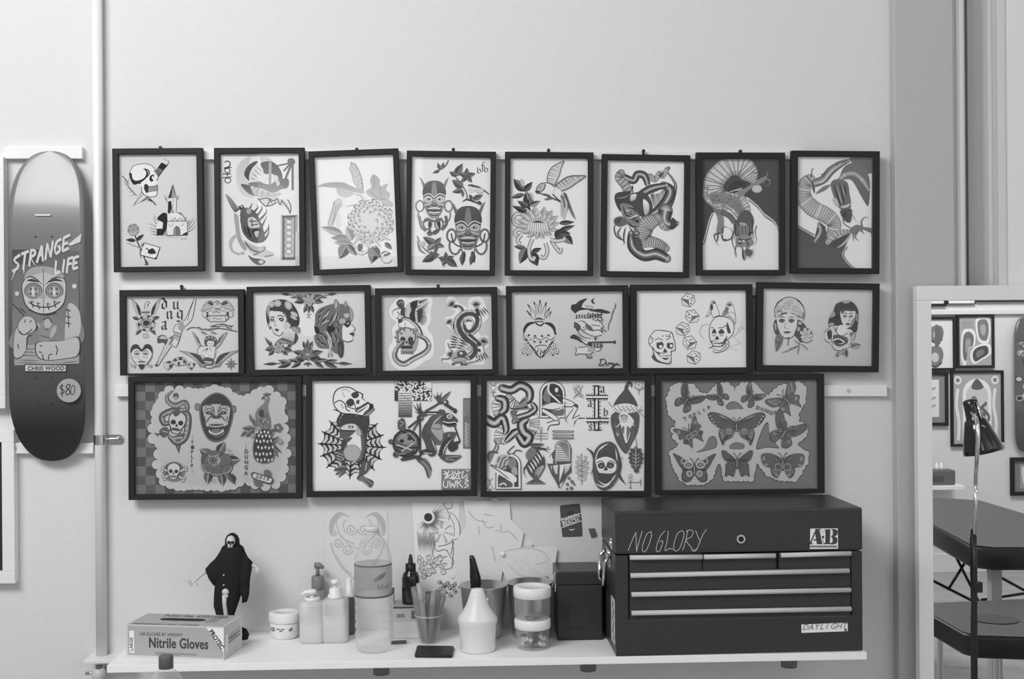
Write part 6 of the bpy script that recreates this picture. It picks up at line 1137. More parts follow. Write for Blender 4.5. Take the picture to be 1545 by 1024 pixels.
# ---------------------------------------------------------------- framed drawings
M_pane = pane_mat('picture_glass', 1.0)
ROWS = {1: 310/1512, 2: 210/1387, 3: 280/1434}
def picture(row, ox, oy, outer, paper, art, label, ill, hook=None, tilt=0.0, depth=.018, off=0.020, black=None):
    k = ROWS[row]; o_ = [(ox+x*k, oy+y*k) for x, y in P2(outer)]; yf = -(off+depth)
    q = [W(x, y, yf) for x, y in o_]
    c = sum(q, Vector())/4; w = ((q[1]-q[0]).length+(q[2]-q[3]).length)/2; h = ((q[3]-q[0]).length+(q[2]-q[1]).length)/2
    d = (q[1]-q[0])+(q[2]-q[3]); u = (q[3]-q[0])+(q[2]-q[1])
    ang = (math.atan2(d.z, d.x)+math.atan2(u.x, -u.z))/2
    t = empty('picture_frame', (c.x, -off-.001, c.z), label, 'picture', 'framed drawings on the wall', (tilt, -ang, 0))
    k2 = k*3.1/FPX*(1-yf*0)*1.0
    pp = [W(ox+x*k, oy+y*k, yf) for x, y in P2(paper)]
    R = Matrix.Rotation(-ang, 3, 'Y').inverted()
    L = [R @ (p-c) for p in pp]
    x0, x1 = (L[0].x+L[3].x)/2, (L[1].x+L[2].x)/2; z1, z0 = (L[0].z+L[1].z)/2, (L[2].z+L[3].z)/2
    bm = B(); o4 = [(-w/2, h/2), (w/2, h/2), (w/2, -h/2), (-w/2, -h/2)]; i4 = [(x0, z1), (x1, z1), (x1, z0), (x0, z0)]
    def ringv(pts, y): return [bm.verts.new((a, y, b)) for a, b in pts]
    s1 = .0012
    ra = ringv(o4, 0); rb = ringv(o4, -depth+s1); rc = ringv([(a-math.copysign(s1, a), b-math.copysign(s1, b)) for a, b in o4], -depth)
    rd = ringv([(a+math.copysign(s1, a), b+math.copysign(s1, b)) for a, b in i4], -depth); re = ringv(i4, -depth+s1); rf = ringv(i4, -depth+.0125); rg = ringv([(a+math.copysign(.003, a), b+math.copysign(.003, b)) for a, b in i4], 0)
    for A_, B_ in ((ra, rb), (rb, rc), (rc, rd), (rd, re), (re, rf), (rf, rg), (rg, ra)):
        for i in range(4): j = (i+1) % 4; bm.faces.new((A_[i], A_[j], B_[j], B_[i]))
    bake('frame', bm, M_black, t)
    # the sheet and its inks
    P_ = P2(paper); px0, px1 = (P_[0][0]+P_[3][0])/2, (P_[1][0]+P_[2][0])/2
    ex = ((P_[1][0]-P_[0][0]+P_[2][0]-P_[3][0])/2, (P_[1][1]-P_[0][1]+P_[2][1]-P_[3][1])/2); ey = ((P_[3][0]-P_[0][0]+P_[2][0]-P_[1][0])/2, (P_[3][1]-P_[0][1]+P_[2][1]-P_[1][1])/2)
    A = Matrix(((ex[0], ey[0]), (ex[1], ey[1]))).inverted()   # crop -> unit square
    org = A @ Vector((sum(p[0] for p in P_)/4, sum(p[1] for p in P_)/4))-Vector((.5, .5))
    W_, H_ = x1-x0, z1-z0
    a = Art((x0-W_*org.x, z1+H_*org.y), (W_*A[0][0], -H_*A[1][0]), (W_*A[0][1], -H_*A[1][1]), ill)
    a.veil = .02; a.f(paper, 210)
    if art: art(a)
    # keep every ink inside the sheet
    m_ = .0006
    a.settle(-depth+.012, .0092)
    a.V = [(min(max(vx, x0-m_), x1+m_), vy, min(max(vz, z0-m_), z1+m_)) for vx, vy, vz in a.V]
    a.done('print', t)
    bm = B(); v = [bm.verts.new(p) for p in ((x0, -depth+.0022, z0), (x1, -depth+.0022, z0), (x1, -depth+.0022, z1), (x0, -depth+.0022, z1))]; bm.faces.new(v)
    bake('glass_pane', bm, M_pane, t)
    if hook:
        hx, hz = W(hook[0], hook[1], yf).x, W(hook[0], hook[1], yf).z; l_ = R @ (Vector((hx, yf, hz))-c)
        bm = B(); box(bm, l_.x-.0035, l_.x+.0035, -.010, -.006, h/2-.004, l_.z+.002, .001); cyl(bm, (l_.x, -.009, l_.z), .0045, .006, 'y', 12); bake('hanger_tab', bm, M_blackp, t)
    return t
E = lambda px, py: 1.0
PICS = [
 (1, 160, 210, '40,65 705,66 725,972 60,975', '83,108 660,106 678,935 103,937', art_f1, 'black framed drawing of a stabbed skull, burning house and rose, leftmost in top row', (241, 222)),
 (1, 160, 210, '790,61 1458,63 1468,972 805,975', '832,103 1415,105 1425,932 847,934', art_f2, 'black framed drawing of a haloed hooded skull above a burning head and knife', None),
 (1, 455, 210, '45,88 712,67 748,976 90,1000', '90,130 673,112 705,938 130,957', art_f3, 'crookedly hung black frame with a faint pale bird and chrysanthemum drawing', (538, 224.5)),
 (1, 455, 210, '775,82 1432,92 1423,1003 765,998', '812,125 1392,133 1383,963 806,957', art_f4, 'black framed drawing of two horned demon masks among leafy sprigs', (684, 225)),
 (1, 750, 210, '60,92 713,95 705,1003 55,1003', '100,137 672,138 664,965 95,963', art_f5, 'black framed drawing of a swooping bird above a dark leaved chrysanthemum', (828, 226)),
 (1, 750, 210, '775,108 1425,117 1412,1017 762,1012', '817,152 1385,160 1368,976 803,970', art_f6, 'black framed drawing of a coiled two headed dark serpent on white', (971.5, 227)),
 (1, 1040, 210, '55,99 710,95 705,998 53,1003', '98,145 662,140 663,960 98,962', art_f7, 'black framed drawing of a dragon diving head down from a black sky', (1118, 227.5)),
 (1, 1040, 210, '757,85 1408,85 1395,987 747,990', '803,127 1357,128 1348,947 796,947', art_f8, 'black framed drawing of a dragon above dark clouds, rightmost of the top row', None),
 (2, 170, 420, '58,107 1305,115 1318,962 80,962', '120,172 1245,175 1255,943 142,940', art_g1, 'black framed sheet of small motifs with a diving woman, leftmost of the middle row', (273, 432)),
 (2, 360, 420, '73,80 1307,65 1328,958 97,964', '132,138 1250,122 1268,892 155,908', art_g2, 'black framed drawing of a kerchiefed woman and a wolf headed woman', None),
 (2, 555, 420, '65,100 1288,80 1303,962 85,966', '130,165 1228,148 1243,905 147,920', art_g3, 'black framed drawing of a vulture with skull beside a curling dragon on grey', (661, 431)),
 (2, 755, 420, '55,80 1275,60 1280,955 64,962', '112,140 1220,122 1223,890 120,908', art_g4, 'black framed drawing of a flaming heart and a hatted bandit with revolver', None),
 (2, 945, 420, '42,65 1260,52 1262,945 45,955', '105,125 1200,112 1200,882 107,896', art_g5, 'black framed drawing of five tumbling dice between two skulls', None),
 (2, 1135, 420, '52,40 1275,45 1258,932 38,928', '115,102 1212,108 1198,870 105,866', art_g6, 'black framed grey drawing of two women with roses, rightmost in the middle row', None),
 (3, 185, 560, '35,38 1383,42 1386,988 52,990', '85,83 1335,85 1340,945 95,948', art_h1, 'black framed chequered sheet with an ape head, rose and peacock', None),
 (3, 455, 560, '30,36 1355,34 1358,967 40,970', '78,72 1305,72 1308,922 82,925', art_h2, 'black framed drawing of a skull headed lizard on a web beside a frog demon', None),
 (3, 715, 560, '52,32 1372,34 1366,969 55,971', '98,70 1325,75 1318,928 98,928', art_h3, 'black framed sheet of occult motifs with a spiked double cross and hooded gnome', None),
 (3, 975, 560, '70,30 1380,18 1376,940 78,956', '113,75 1330,60 1325,905 122,925', art_h4, 'black framed grey sheet of ten butterflies just above the tool chest', None),
]
for (row, ox, oy, outer, paper, art, label, hook) in PICS:
    cx = ox+sum(p[0] for p in P2(outer))/4*ROWS[row]; cy = oy+sum(p[1] for p in P2(outer))/4*ROWS[row]
    picture(row, ox, oy, outer, paper, art, label, ILL(cx, cy), hook)
# ---------------------------------------------------------------- skateboard decks
def deck_mesh(bm, hw, h, ymid, yend, top_k, n=56, m=14, th=.011):
    """deck hung upright, its underside facing -Y; both ends bend back to the wall"""
    k0, k1 = top_k
    def prof(z):
        e = 0
        if z > h/2-k0: e = (z-(h/2-k0))/k0
        if z < -h/2+k1: e = ((-h/2+k1)-z)/k1
        e = max(0, min(1, e)); s = e*e*(3-2*e)*.35+e*e*.65
        return ymid+(yend-ymid)*s
    def half(z):
        L = .175; t = 0
        if z > h/2-L: t = (z-(h/2-L))/L
        if z < -h/2+L: t = ((-h/2+L)-z)/L
        return hw*max(0.0, 1-min(1, t)**2.4)**(1/2.4)*(1-.02*abs(z/h))
    zs = [h/2*(1-2*(.5-.5*cos(pi*i/n))) for i in range(n+1)]
    front, back = [], []
    for z in zs:
        w = max(half(z), .002); y = prof(z)
        front.append([bm.verts.new((w*u, y+.0022*abs(u)**3, z)) for u in [-1+2*j/m for j in range(m+1)]])
        back.append([bm.verts.new((w*u, y+th+.0022*abs(u)**3, z)) for u in [-1+2*j/m for j in range(m+1)]])
    for G in (front, back):
        for a, b in zip(G, G[1:]):
            for j in range(m): f = bm.faces.new((a[j], a[j+1], b[j+1], b[j])); f.smooth = True
    for i in range(n):
        for j in (0, m): f = bm.faces.new((front[i][j], front[i+1][j], back[i+1][j], back[i][j])); f.material_index = 1
    for i in (0, n):
        for j in range(m): f = bm.faces.new((front[i][j], front[i][j+1], back[i][j+1], back[i][j])); f.material_index = 1
    return prof
def zcol(o, fn):
    at = o.data.attributes.new('ink', 'FLOAT_COLOR', 'POINT')
    for i, v in enumerate(o.data.vertices): c = fn(v.co); at.data[i].color = (c, c, c, 1)
M_deck = ink_mat('deck_surface', .32, .6); M_deck.node_tree.nodes['Principled BSDF'].inputs['Coat Weight'].default_value = .3; M_deck.node_tree.nodes['Principled BSDF'].inputs['Coat Roughness'].default_value = .12
M_ply = mat('ply_edge', alb=.2, rough=.5)
YD = -.066
tl, br = W(10, 225, YD), W(129.5, 697, YD); cc = W(70, 461, YD)
sk = empty('skateboard_deck', (cc.x, 0, cc.z), 'grey skateboard deck hung on the wall with a button-eyed doll graphic and price sticker', 'skateboard')
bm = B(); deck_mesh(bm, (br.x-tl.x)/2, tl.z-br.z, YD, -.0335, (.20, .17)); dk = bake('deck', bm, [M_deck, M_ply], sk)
def dcol(co):  # base colour runs from a paler nose to a near-black tail
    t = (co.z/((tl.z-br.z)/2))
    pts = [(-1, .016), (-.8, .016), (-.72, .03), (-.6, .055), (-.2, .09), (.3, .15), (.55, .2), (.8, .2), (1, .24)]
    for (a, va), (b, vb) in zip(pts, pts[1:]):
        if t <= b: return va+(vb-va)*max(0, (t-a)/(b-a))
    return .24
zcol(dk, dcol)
def plane_art(ox, oy, k, y, ill, base):
    """art in the units of an enlarged view, laid on the upright plane y, relative to base"""
    p = W(ox, oy, y); q = W(ox+500*k, oy, y); r = W(ox, oy+500*k, y)
    return Art((p.x-base[0], p.z-base[1]), ((q.x-p.x)/500, (q.z-p.z)/500), ((r.x-p.x)/500, (r.z-p.z)/500), ill)
def lift(a, y): return a.settle(y)
a = plane_art(0, 350, 190/778, YD, .9, (cc.x, cc.z))
a.f('78,125 485,120 490,815 90,825 80,400', 92, 130, (0, 1)); a.r(76, 108, 270, 200, 70)
a.s('80,470 140,455 270,470 400,470 490,520 490,700 85,720 80,600', 110, 125, (0, 1)); a.s('420,450 490,490 495,620 440,690 400,690', 172); a.f('85,700 490,690 490,812 90,818', 150)
for y in (720, 740, 760, 790, 805): a.l([(95, y), (250, y+4)], 4, 90, 2); a.l([(380, y+20), (480, y+10)], 4, 90, 2)
a.s('150,290 170,250 230,228 290,225 360,250 395,280 412,330 405,420 380,470 330,500 265,510 210,498 160,460 140,400 132,330', 60); a.s('155,292 175,255 232,234 290,230 356,256 390,284 406,332 398,418 372,464 326,494 265,503 213,490 166,455 146,398 138,332', 172, 182)
a.s('170,240 220,215 300,215 370,240 395,280 330,270 270,250 200,270 150,290', 150); a.l('150,290 190,275 235,300 262,330', 9, 75, 2); a.l('400,290 350,280 310,300 275,330', 9, 75, 2); a.l('268,225 270,500', 4, 110)
a.l('165,300 200,298 240,310', 16, 65, 2); a.l('300,312 340,295 390,305', 16, 65, 2)
for x in (206, 336):
    a.e(x, 365, 56, 52, 70); a.e(x, 366, 50, 46, 140); a.e(x, 366, 42, 40, 80); a.e(x, 367, 37, 35, 150); a.l([(x-5, 340), (x+2, 400)], 18, 195, 2); a.e(x-16, 352, 9, 10, 95); a.e(x+15, 352, 9, 10, 95); a.e(x-18, 380, 9, 9, 95); a.e(x+18, 382, 9, 9, 95); a.o2(x, 367, 53, 49, 4, 170, a0=30, a1=150)
a.l('178,432 215,455 262,464 320,460 372,430', 6, 65)
for x, y in ((200, 448), (238, 458), (298, 462), (340, 448)): a.l([(x-8, y-22), (x, y), (x+6, y+20)], 5, 65); a.l([(x-4, y-22), (x+12, y-14)], 4, 65)
a.s('258,375 276,375 282,410 250,410', 150); a.l('180,480 240,505 300,512 350,498', 7, 65)
# arms and hands, little figure
for q, c in (('85,770 90,620 130,560 175,590 165,720 130,775', 168), ('110,570 150,520 200,525 225,570 215,610 160,635 120,625', 172), ('220,690 260,675 380,670 490,650 490,760 400,785 300,795 240,780 218,740', 172)): a.s(q, 62); p = P2(q); u, v = sum(x for x, _ in p)/len(p), sum(y for _, y in p)/len(p); a.s([(u+(x-u)*.94, v+(y-v)*.94) for x, y in p], c)
for q in ('120,610 150,635 200,600', '150,560 160,540', '185,560 195,545', '110,690 115,720', '245,700 262,706', '240,740 260,745', '262,755 270,790', '300,790 305,760 325,755', '345,700 355,730 348,760', '165,720 170,650 200,640', '220,610 235,580'): a.l(q, 5, 65)
a.f('80,445 150,515 142,525 78,460', 110); a.l('80,445 150,515', 5, 65); a.l('125,470 160,500', 6, 75)
a.s('240,600 250,565 285,545 320,560 340,590 320,640 300,675 250,670', 130); a.e(295, 565, 22, 30, 165); a.l('270,540 300,530 320,560', 8, 90); a.s('320,600 350,575 345,620 310,660', 160); a.l('245,590 235,560', 10, 165); a.l('280,600 300,605', 5, 75); a.l('250,640 310,655', 4, 80)
for y in (480, 520, 560): a.l([(405, y), (438, y+8)], 5, 75)
a.l('420,470 425,590', 4, 80)
a.e(106, 380, 13, 14, 185); a.e(460, 335, 14, 14, 195)
# dripping title
LT = {'S': '.95,-.98 .2,-.82 .15,-.6 .8,-.42 .75,-.1 0,.05', 'T': '-.1,-.92 1,-1/.5,-.97 .4,.2', 'R': '.15,-.95 .05,.15/.1,-.95 .8,-.85 .75,-.58 .15,-.45 .9,.15', 'A': '-.05,.1 .5,-1 .85,.12/.15,-.35 .7,-.4', 'N': '.0,.15 .1,-.98 .75,.05 .9,-1.05', 'G': '.95,-.95 .3,-.85 .05,-.4 .3,0 .85,-.15 .85,-.48 .5,-.45', 'E': '1,-1 .1,-.9 .08,0 1,-.12/.1,-.45 .8,-.52', 'L': '.1,-1.05 .05,0 1,-.12', 'I': '.5,-1 .4,.05', 'F': '.05,.2 .15,-.95 1.05,-1.02/.15,-.5 .8,-.56'}
for dx, dy, g in ((-4, 6, 85), (0, 0, 196)):
    for wd, x0, y0, sx, sy, adv, rise in (('STRANGE', 78, 240, 42, 92, 51, -20), ('LIFE', 338, 258, 34, 78, 37, -9)):
        for i, ch in enumerate(wd):
            for st in LT[ch].split('/'):
                q = [(x0+adv*i+dx+(u-.2*v)*sx, y0+rise*i+dy+v*sy-u*rise*-.5) for u, v in P2(st)]
                for (xa, ya), (xb, yb) in zip(q, q[1:]): a.f([(xa-6, ya-5), (xa+6, ya+5), (xb+6, yb+5), (xb-6, yb-5)] if abs(xb-xa) < abs(yb-ya) else [(xa-3, ya-8), (xa+3, ya+8), (xb+3, yb+8), (xb-3, yb-8)], g)
a.f('420,78 455,50 505,10 498,62 440,85', 196)
for q in ('95,240 72,300', '150,235 148,262', '340,255 335,290', '450,190 448,235', '310,280 400,250'): a.l(q, 12, 180, 1)
a.f('152,815 413,820 412,866 154,864', 60); a.f('157,822 408,826 407,860 158,858', 190); a.text('CHRIS WOOD', 172, 854, 24, 85, 0, .05, .98, sp=1.05)
for x, y in ((222, -88), (222, 900), (320, 900), (230, 1060), (320, 1060), (220, 28), (322, 28)):
    if y > -80: a.e(x, y, 6, 5, 50)
lift(a, YD-.0004).done('graphic', sk, ink_mat('deck_ink', .4, .4))
bm = B(); p = W(65, 324.5, YD)-Vector((cc.x, 0, cc.z)); box(bm, p.x-.0195, p.x+.0195, YD-.003, YD+.001, p.z-.0022, p.z+.0022, .0008); o = bake('mounting_screw', bm, mat('bright_staple', alb=.7, rough=.3), sk)
a = plane_art(0, 530, 200/1024, YD-.0085, .9, (cc.x, cc.z)); a.e(532, 302, 94, 92, 150, n=40); a.e(532, 302, 91, 89, 158, n=40)
a.l('490,262 468,270 470,290 492,300 490,320 462,328', 7, 70); a.l('478,248 480,355', 6, 70); a.l('525,255 510,275 535,300 540,325 520,335 508,315 535,280 540,258 525,255', 7, 70); a.o2(562, 298, 15, 36, 7, 70, 8)
lift(a, YD-.0085).done('price_sticker', sk); sk.children[-1]['label'] = 'round grey price sticker'

# ---------------------------------------------------------------- white frames cut off by the left edge
def white_frame(x0, x1, y0, y1, wpx, label, inner, mat_g):
    yf = -.03; a, b = W(x0, y0, yf), W(x1, y1, yf); t = empty('white_frame', ((a.x+b.x)/2, -.0005, (a.z+b.z)/2), label, 'picture')
    w, h = (b.x-a.x)/2, (a.z-b.z)/2; fw = wpx*.00175; bm = B()
    for q in ((-w, w, h-fw, h), (-w, w, -h, -h+fw)): box(bm, q[0], q[1], yf+.0005, -.0005, q[2], q[3], .0015)
    for q in ((-w, -w+fw), (w-fw, w)): box(bm, q[0], q[1], yf+.0005, -.0005, -h+fw, h-fw, .0015)
    bake('frame', bm, M_white, t)
    bake('print', box(B(), -w+fw, w-fw, -.016, -.012, -h+fw, h-fw), mat(inner, mat_g, .3), t)
white_frame(-220, 8, 236, 616, 20, 'white frame at the far left edge, level with the skateboard', 'pale_print', 150)
white_frame(-230, 22.5, 651, 880, 18, 'white framed dark picture at the left edge, below the skateboard', 'dark_print', 52)

# ---------------------------------------------------------------- stencils taped to the wall above the shelf
def sheet(name, ox, oy, k, y, label, cat, draw, ill):
    c = W(ox, oy, y); t = empty(name, (c.x, 0, c.z), label, cat); a = plane_art(ox, oy, k, y, ill, (c.x, c.z)); draw(a); lift(a, y); zt = max(v[2] for v in a.V[:8]); xt = sum(v[0] for v in a.V if v[2] > zt-.004)/max(1, sum(v[2] > zt-.004 for v in a.V)); a.done('paper', t)
    if cat == 'stencil': bake('tape', box(B(), xt-.009, xt+.009, y-.0004, .0006, zt-.007, zt+.005), mat('clear_tape', alb=.72, rough=.3), t)
    return t
def maori(a):
    a.f('440,40 830,40 840,560 430,560', 182)
    def sp(x, y, r, s=1, g=154, w=8): a.l([(x+s*r*(1-i/26)*cos(i*.5), y+r*(1-i/26)*sin(i*.5)) for i in range(22)], w, g)
    for fx in (0, 1):
        X = (lambda v: 1275-v) if fx else (lambda v: v)
        T = lambda q: [(X(x), y) for x, y in P2(q)]
        a.s(T('455,180 460,110 500,60 540,55 585,85 545,75 510,90 490,140 470,200'), 152); a.l(T('585,85 540,70 505,110 510,160 540,220 620,260'), 9, 158); a.l(T('465,250 490,330 540,410 600,470 637,500'), 11, 158); a.l(T('530,200 580,260 637,290'), 9, 160); a.l(T('500,330 560,420 600,450'), 8, 162); a.l(T('560,190 545,130 570,100'), 9, 160)
        for x, y, r in ((480, 185, 24), (515, 250, 34), (575, 295, 36), (600, 165, 38)): sp(X(x), y, r, -1 if fx else 1)
def sunlady(a):
    a.f('165,70 445,70 448,560 400,640 190,560', 198); a.f('190,90 420,85 410,320 195,380', 192)
    rnd = random.Random(2)
    for i in range(90):
        t = i*2*pi/90; r0 = 38; r1 = rnd.uniform(70, 135); x1, y1 = 260+r1*cos(t), 158+r1*sin(t)
        if 188 < x1 < 420 and y1 > 85: a.l([(260+r0*cos(t), 158+r0*sin(t)), (x1, y1)], 3.5, 110, 1)
    a.e(260, 158, 34, 33, 208); a.e(260, 158, 25, 25, 50)
    for i in range(36): a.l([(195+i*3, 240+(i*37) % 60), (200+i*3, 330+(i*23) % 60)], 2.5, 130, 1)
    a.s('380,125 420,150 448,220 440,280 405,290 415,220 385,170', 206)
    for q in ('365,100 352,85 358,70', '365,105 385,108 402,95 398,72', '380,125 420,150 448,220 440,280 405,290', '385,150 412,200 415,270', '370,110 385,150', '395,140 380,175'): a.l(q, 2.6, 105)
    for i in range(26): t = i*.9; r = 12+i*2.2; a.l([(340+r*cos(t), 245+r*.9*sin(t)), (340+(r+14)*cos(t+.35), 245+(r+12)*sin(t+.35))], 3.4, 105, 2)
    for q in ('300,320 285,370 300,400 330,380', '320,330 370,320 410,300 400,350 395,380', '370,350 390,390 410,420 395,460 350,465 315,440', '330,380 345,400 330,430', '345,435 365,430 372,440', '400,290 410,360 400,440', '300,400 280,440 260,430', '350,395 372,390', '300,345 320,360 350,350 375,360'): a.l(q, 2.6, 100)
    rnd = random.Random(8)
    for i in range(34):
        x, y = 205+rnd.random()*150, 375+rnd.random()*140; r = rnd.uniform(10, 17); a.e(x, y, r, r*.8, 206); a.o2(x, y, r, r*.8, 3.0, 100, rnd.random()*180); a.l([(x-r*.6, y), (x+r*.3, y-r*.3)], 2.6, 100)
    for i in range(12): x, y = 330+(i*29) % 100, 545+(i*17) % 80; a.o2(x, y, 12, 9, 3.5, 80, i*30); a.l([(x, y), (x+14, y+8)], 4, 75)
    a.e(400, 505, 16, 18, 225)
def ghost(a):
    a.f('470,58 745,62 752,170 830,250 812,345 720,380 690,560 430,570 425,300 486,200', 180)
    for q, w in (('490,70 520,160 580,190 650,170 720,90 730,60', 26), ('520,70 540,120 600,140 690,120 710,65', 18), ('570,220 640,235 690,215', 9), ('690,190 700,250 670,330 660,400', 10), ('720,240 780,230 815,280 760,330', 14), ('540,290 480,360 470,390', 12), ('560,290 640,300 680,330', 9), ('600,150 620,200 650,160', 9), ('440,330 450,420 500,500', 12), ('470,250 530,270 560,330', 8)): a.l(q, w, 180)
    for q in ('500,120 540,170 610,190', '580,170 610,220 650,215', '560,210 565,262', '690,200 695,235 660,240', '590,140 640,150', '690,250 740,245 790,290', '640,330 660,420'): a.l(q, 4, 140)
    a.e(478, 378, 16, 18, 178)
def ghost2(a):
    a.f('690,362 800,340 1012,332 1030,352 1018,440 1000,580 740,560 700,470', 176)
    for i in range(30): a.l([(740+(i*37) % 250, 360+(i*23) % 150), (760+(i*37) % 250, 400+(i*23) % 120), (800+(i*31) % 200, 410+(i*29) % 120)], 6, 176 if i % 2 else 168, 2)
    a.l('690,370 800,345 900,350 960,380 970,420 900,440', 9, 158); a.l('740,440 800,500 900,520', 9, 160); a.l('960,345 1020,360', 5, 172)
sheet('stencil_sheet', 390, 760, 230/981, -.0012, 'faint heart shaped scrollwork stencil on the wall behind the big water bottle', 'stencil', maori, ILL(540, 820))
sheet('stencil_sheet', 580, 740, 280/1103, -.0012, 'line drawing of a black sun and woman taped above the marker cup', 'stencil', sunlady, ILL(660, 830))
sheet('stencil_sheet', 580, 740, 280/1103, -.0062, 'faint crumpled tracing paper sheet on the wall above the white jug', 'stencil', ghost, ILL(730, 820))
sheet('stencil_sheet', 580, 740, 280/1103, -.0108, 'pale scribbled tracing paper on the wall above the stacked clear tubs', 'stencil', ghost2, ILL(800, 850))
q = W(758.5, 836, -.014); bm = B(); ball(bm, (q.x, q.y, q.z), .0068, 1, .6, 1); cyl(bm, (q.x, q.y+.006, q.z), .003, .014, 'y', 12); tag(bake('push_pin', bm, mat('white_plastic', alb=.88, rough=.35)), 'round white push pin holding the tracing paper', 'pin')
def coaster(a):
    a.s('98,100 106,88 130,84 205,78 216,88 226,180 230,262 218,272 125,275 112,268 104,190', 66)
    a.f('98,175 222,132 228,178 104,222', 78)
    a.text('DARREN', 110, 188, 24, 180, -17, .01, .82); a.text('BEACH', 116, 212, 24, 180, -17, .01, .92); a.l('100,176 222,134', 3, 190); a.l('104,222 228,178', 3, 190); a.l('150,228 168,234 186,226', 5, 180, 2); a.s('135,140 160,118 185,128 170,145', 52)
sheet('wall_sticker', 820, 740, 260/1024, -.001, 'dark rounded sticker reading DARREN BEACH on the wall by the tool chest', 'sticker', coaster, ILL(860, 785))
def chip(a): a.f('266,226 304,224 318,272 284,282', 74); a.l('304,224 318,272 284,282', 3, 110)
sheet('wall_tag', 820, 740, 260/1024, -.001, 'tiny dark square tag on the wall beside the tool chest', 'sticker', chip, ILL(895, 804))
# ---------------------------------------------------------------- the shelf and what stands on it
ZS = .739
def S(px, py): return Z(px, py, ZS)
def wz(px, py, y): return W(px, py, y).z-ZS
def pxm(n, y): return n*(y-CAM.y)/FPX
fl, fr = W(161, 1003, -.30), W(1308, 988, -.30)
shelf = empty('wall_shelf', ((fl.x+fr.x)/2, 0, ZS), 'long white wooden wall shelf holding the tool chest and bottles', 'shelf')
L = (fr.x-fl.x)/2; bm = B(); box(bm, -L, L, -.30, -.0005, -.0175, 0, .0012); bake('board', bm, mat('shelf_white', alb=.95, rough=.45, noise=.01), shelf)
for px in (574, 889, 1195):
    x = W(px, 1005, -.25).x-shelf.location.x; bm = B()
    box(bm, x-.012, x+.012, -.235, -.001, -.0225, -.0178, .001); cyl(bm, (x, -.222, -.0375), .02, .031, 'z', 20)
    bake('bracket', bm, mat('grey_bracket', alb=.18, rough=.5), shelf)

def stand(name, px, py, rpx, label, cat, group=None):
    """an Empty on the shelf for a round thing whose front foot is at py"""
    b = S(px, py); r = pxm(rpx, b.y); return empty(name, (b.x, b.y+r, ZS+.0004), label, cat, group), r, b.y+r
def wrap(o, R, a0=0):
    for v in o.data.vertices:
        x, y, z = v.co; r = R-y; v.co = (r*sin(x/R+a0), -r*cos(x/R+a0), z)

# nitrile glove box
b0, b1 = S(190.5, 991.3), S(338.2, 995.8); ang = math.atan2(b1.y-b0.y, b1.x-b0.x); gl = (b1-b0).length; gd = .118; gh = wz(338.2, 946, b1.y)
gb = empty('glove_box', (b0.x, b0.y, ZS+.0004), 'open grey cardboard box of nitrile gloves on the left of the shelf', 'box', rot=(0, 0, ang))
M_card = mat('white_card', alb=.66, rough=.6); M_dark = mat('dark_inside', alb=.02, rough=.9)
slot = [(gl*.48+gl*.235*abs(cos(t))**.75*(1 if cos(t) > 0 else -1), gd*.50+gd*.13*sin(t)*(1+.25*cos(2*t))) for t in [2*pi*i/40 for i in range(40)]]
bm = B()
def quadwall(p): bm.faces.new([bm.verts.new(q) for q in p])
quadwall([(0, 0, 0), (gl, 0, 0), (gl, 0, gh), (0, 0, gh)]); quadwall([(gl, 0, 0), (gl, gd, 0), (gl, gd, gh), (gl, 0, gh)]); quadwall([(gl, gd, 0), (0, gd, 0), (0, gd, gh), (gl, gd, gh)]); quadwall([(0, gd, 0), (0, 0, 0), (0, 0, gh), (0, gd, gh)]); quadwall([(0, 0, 0), (0, gd, 0), (gl, gd, 0), (gl, 0, 0)])
tri = tessellate_polygon([[Vector((0, 0, 0)), Vector((gl, 0, 0)), Vector((gl, gd, 0)), Vector((0, gd, 0))], [Vector((x, y, 0)) for x, y in slot]])
vv = [bm.verts.new((x, y, gh)) for x, y in [(0, 0), (gl, 0), (gl, gd), (0, gd)]+slot]
for f in tri: bm.faces.new([vv[i] for i in f])
bake('carton', bm, M_card, gb)
bm = B(); box(bm, .004, gl-.004, .004, gd-.004, .004, gh-.006); bake('dark_filler', bm, M_dark, gb)  # solid dark block in place of the shaded carton inside
bm = B(); rnd = random.Random(4)
for i in range(3):
    x = gl*(.42+i*.07); loft(bm, [[(x+rx*cos(t), gd*.42+.004*i+ry*sin(t), gh+zz) for t in [2*pi*k/12 for k in range(12)]] for rx, ry, zz in ((.014, .005, -.008), (.012, .004, -.004), (.006, .002, -.001))])
bake('glove', bm, mat('pale_glove', alb=.62, rough=.5), gb)
a = Art((0, gh), (gl/1160, 0), (0, -gh/372), ILL(265, 968)*1.02)          # front, 1160 x 372
a.f('20,12 950,12 1150,285 1150,355 20,345', 146); a.f('960,12 1158,12 1158,280', 205)
a.r(40, 68, 95, 318, 205); a.text('LARGE', 80, 300, 34, 85, -90, .04, 1.05)
a.text('100 GLOVES BY WEIGHT', 160, 118, 34, 80, 0, .03, .95); a.text('Nitrile Gloves', 272, 252, 112, 62, 0, .022, .71, sp=1.06); a.text('Nitrile Gloves', 268, 252, 112, 62, 0, .022, .71, sp=1.06)
a.text('PROTEC', 985, 52, 48, 66, 55, .05, .95); a.l('350,315 840,325', 5, 95); a.l('350,330 640,336', 4, 105)
for x in range(360, 830, 23): a.l([(x, 308), (x+12, 309)], 5, 110)
lift(a, -.0004).done('front_panel', gb)
a = Art((0, 0), (gl/1160, 0), (0, -gd/500), ILL(265, 930)*1.25)           # top
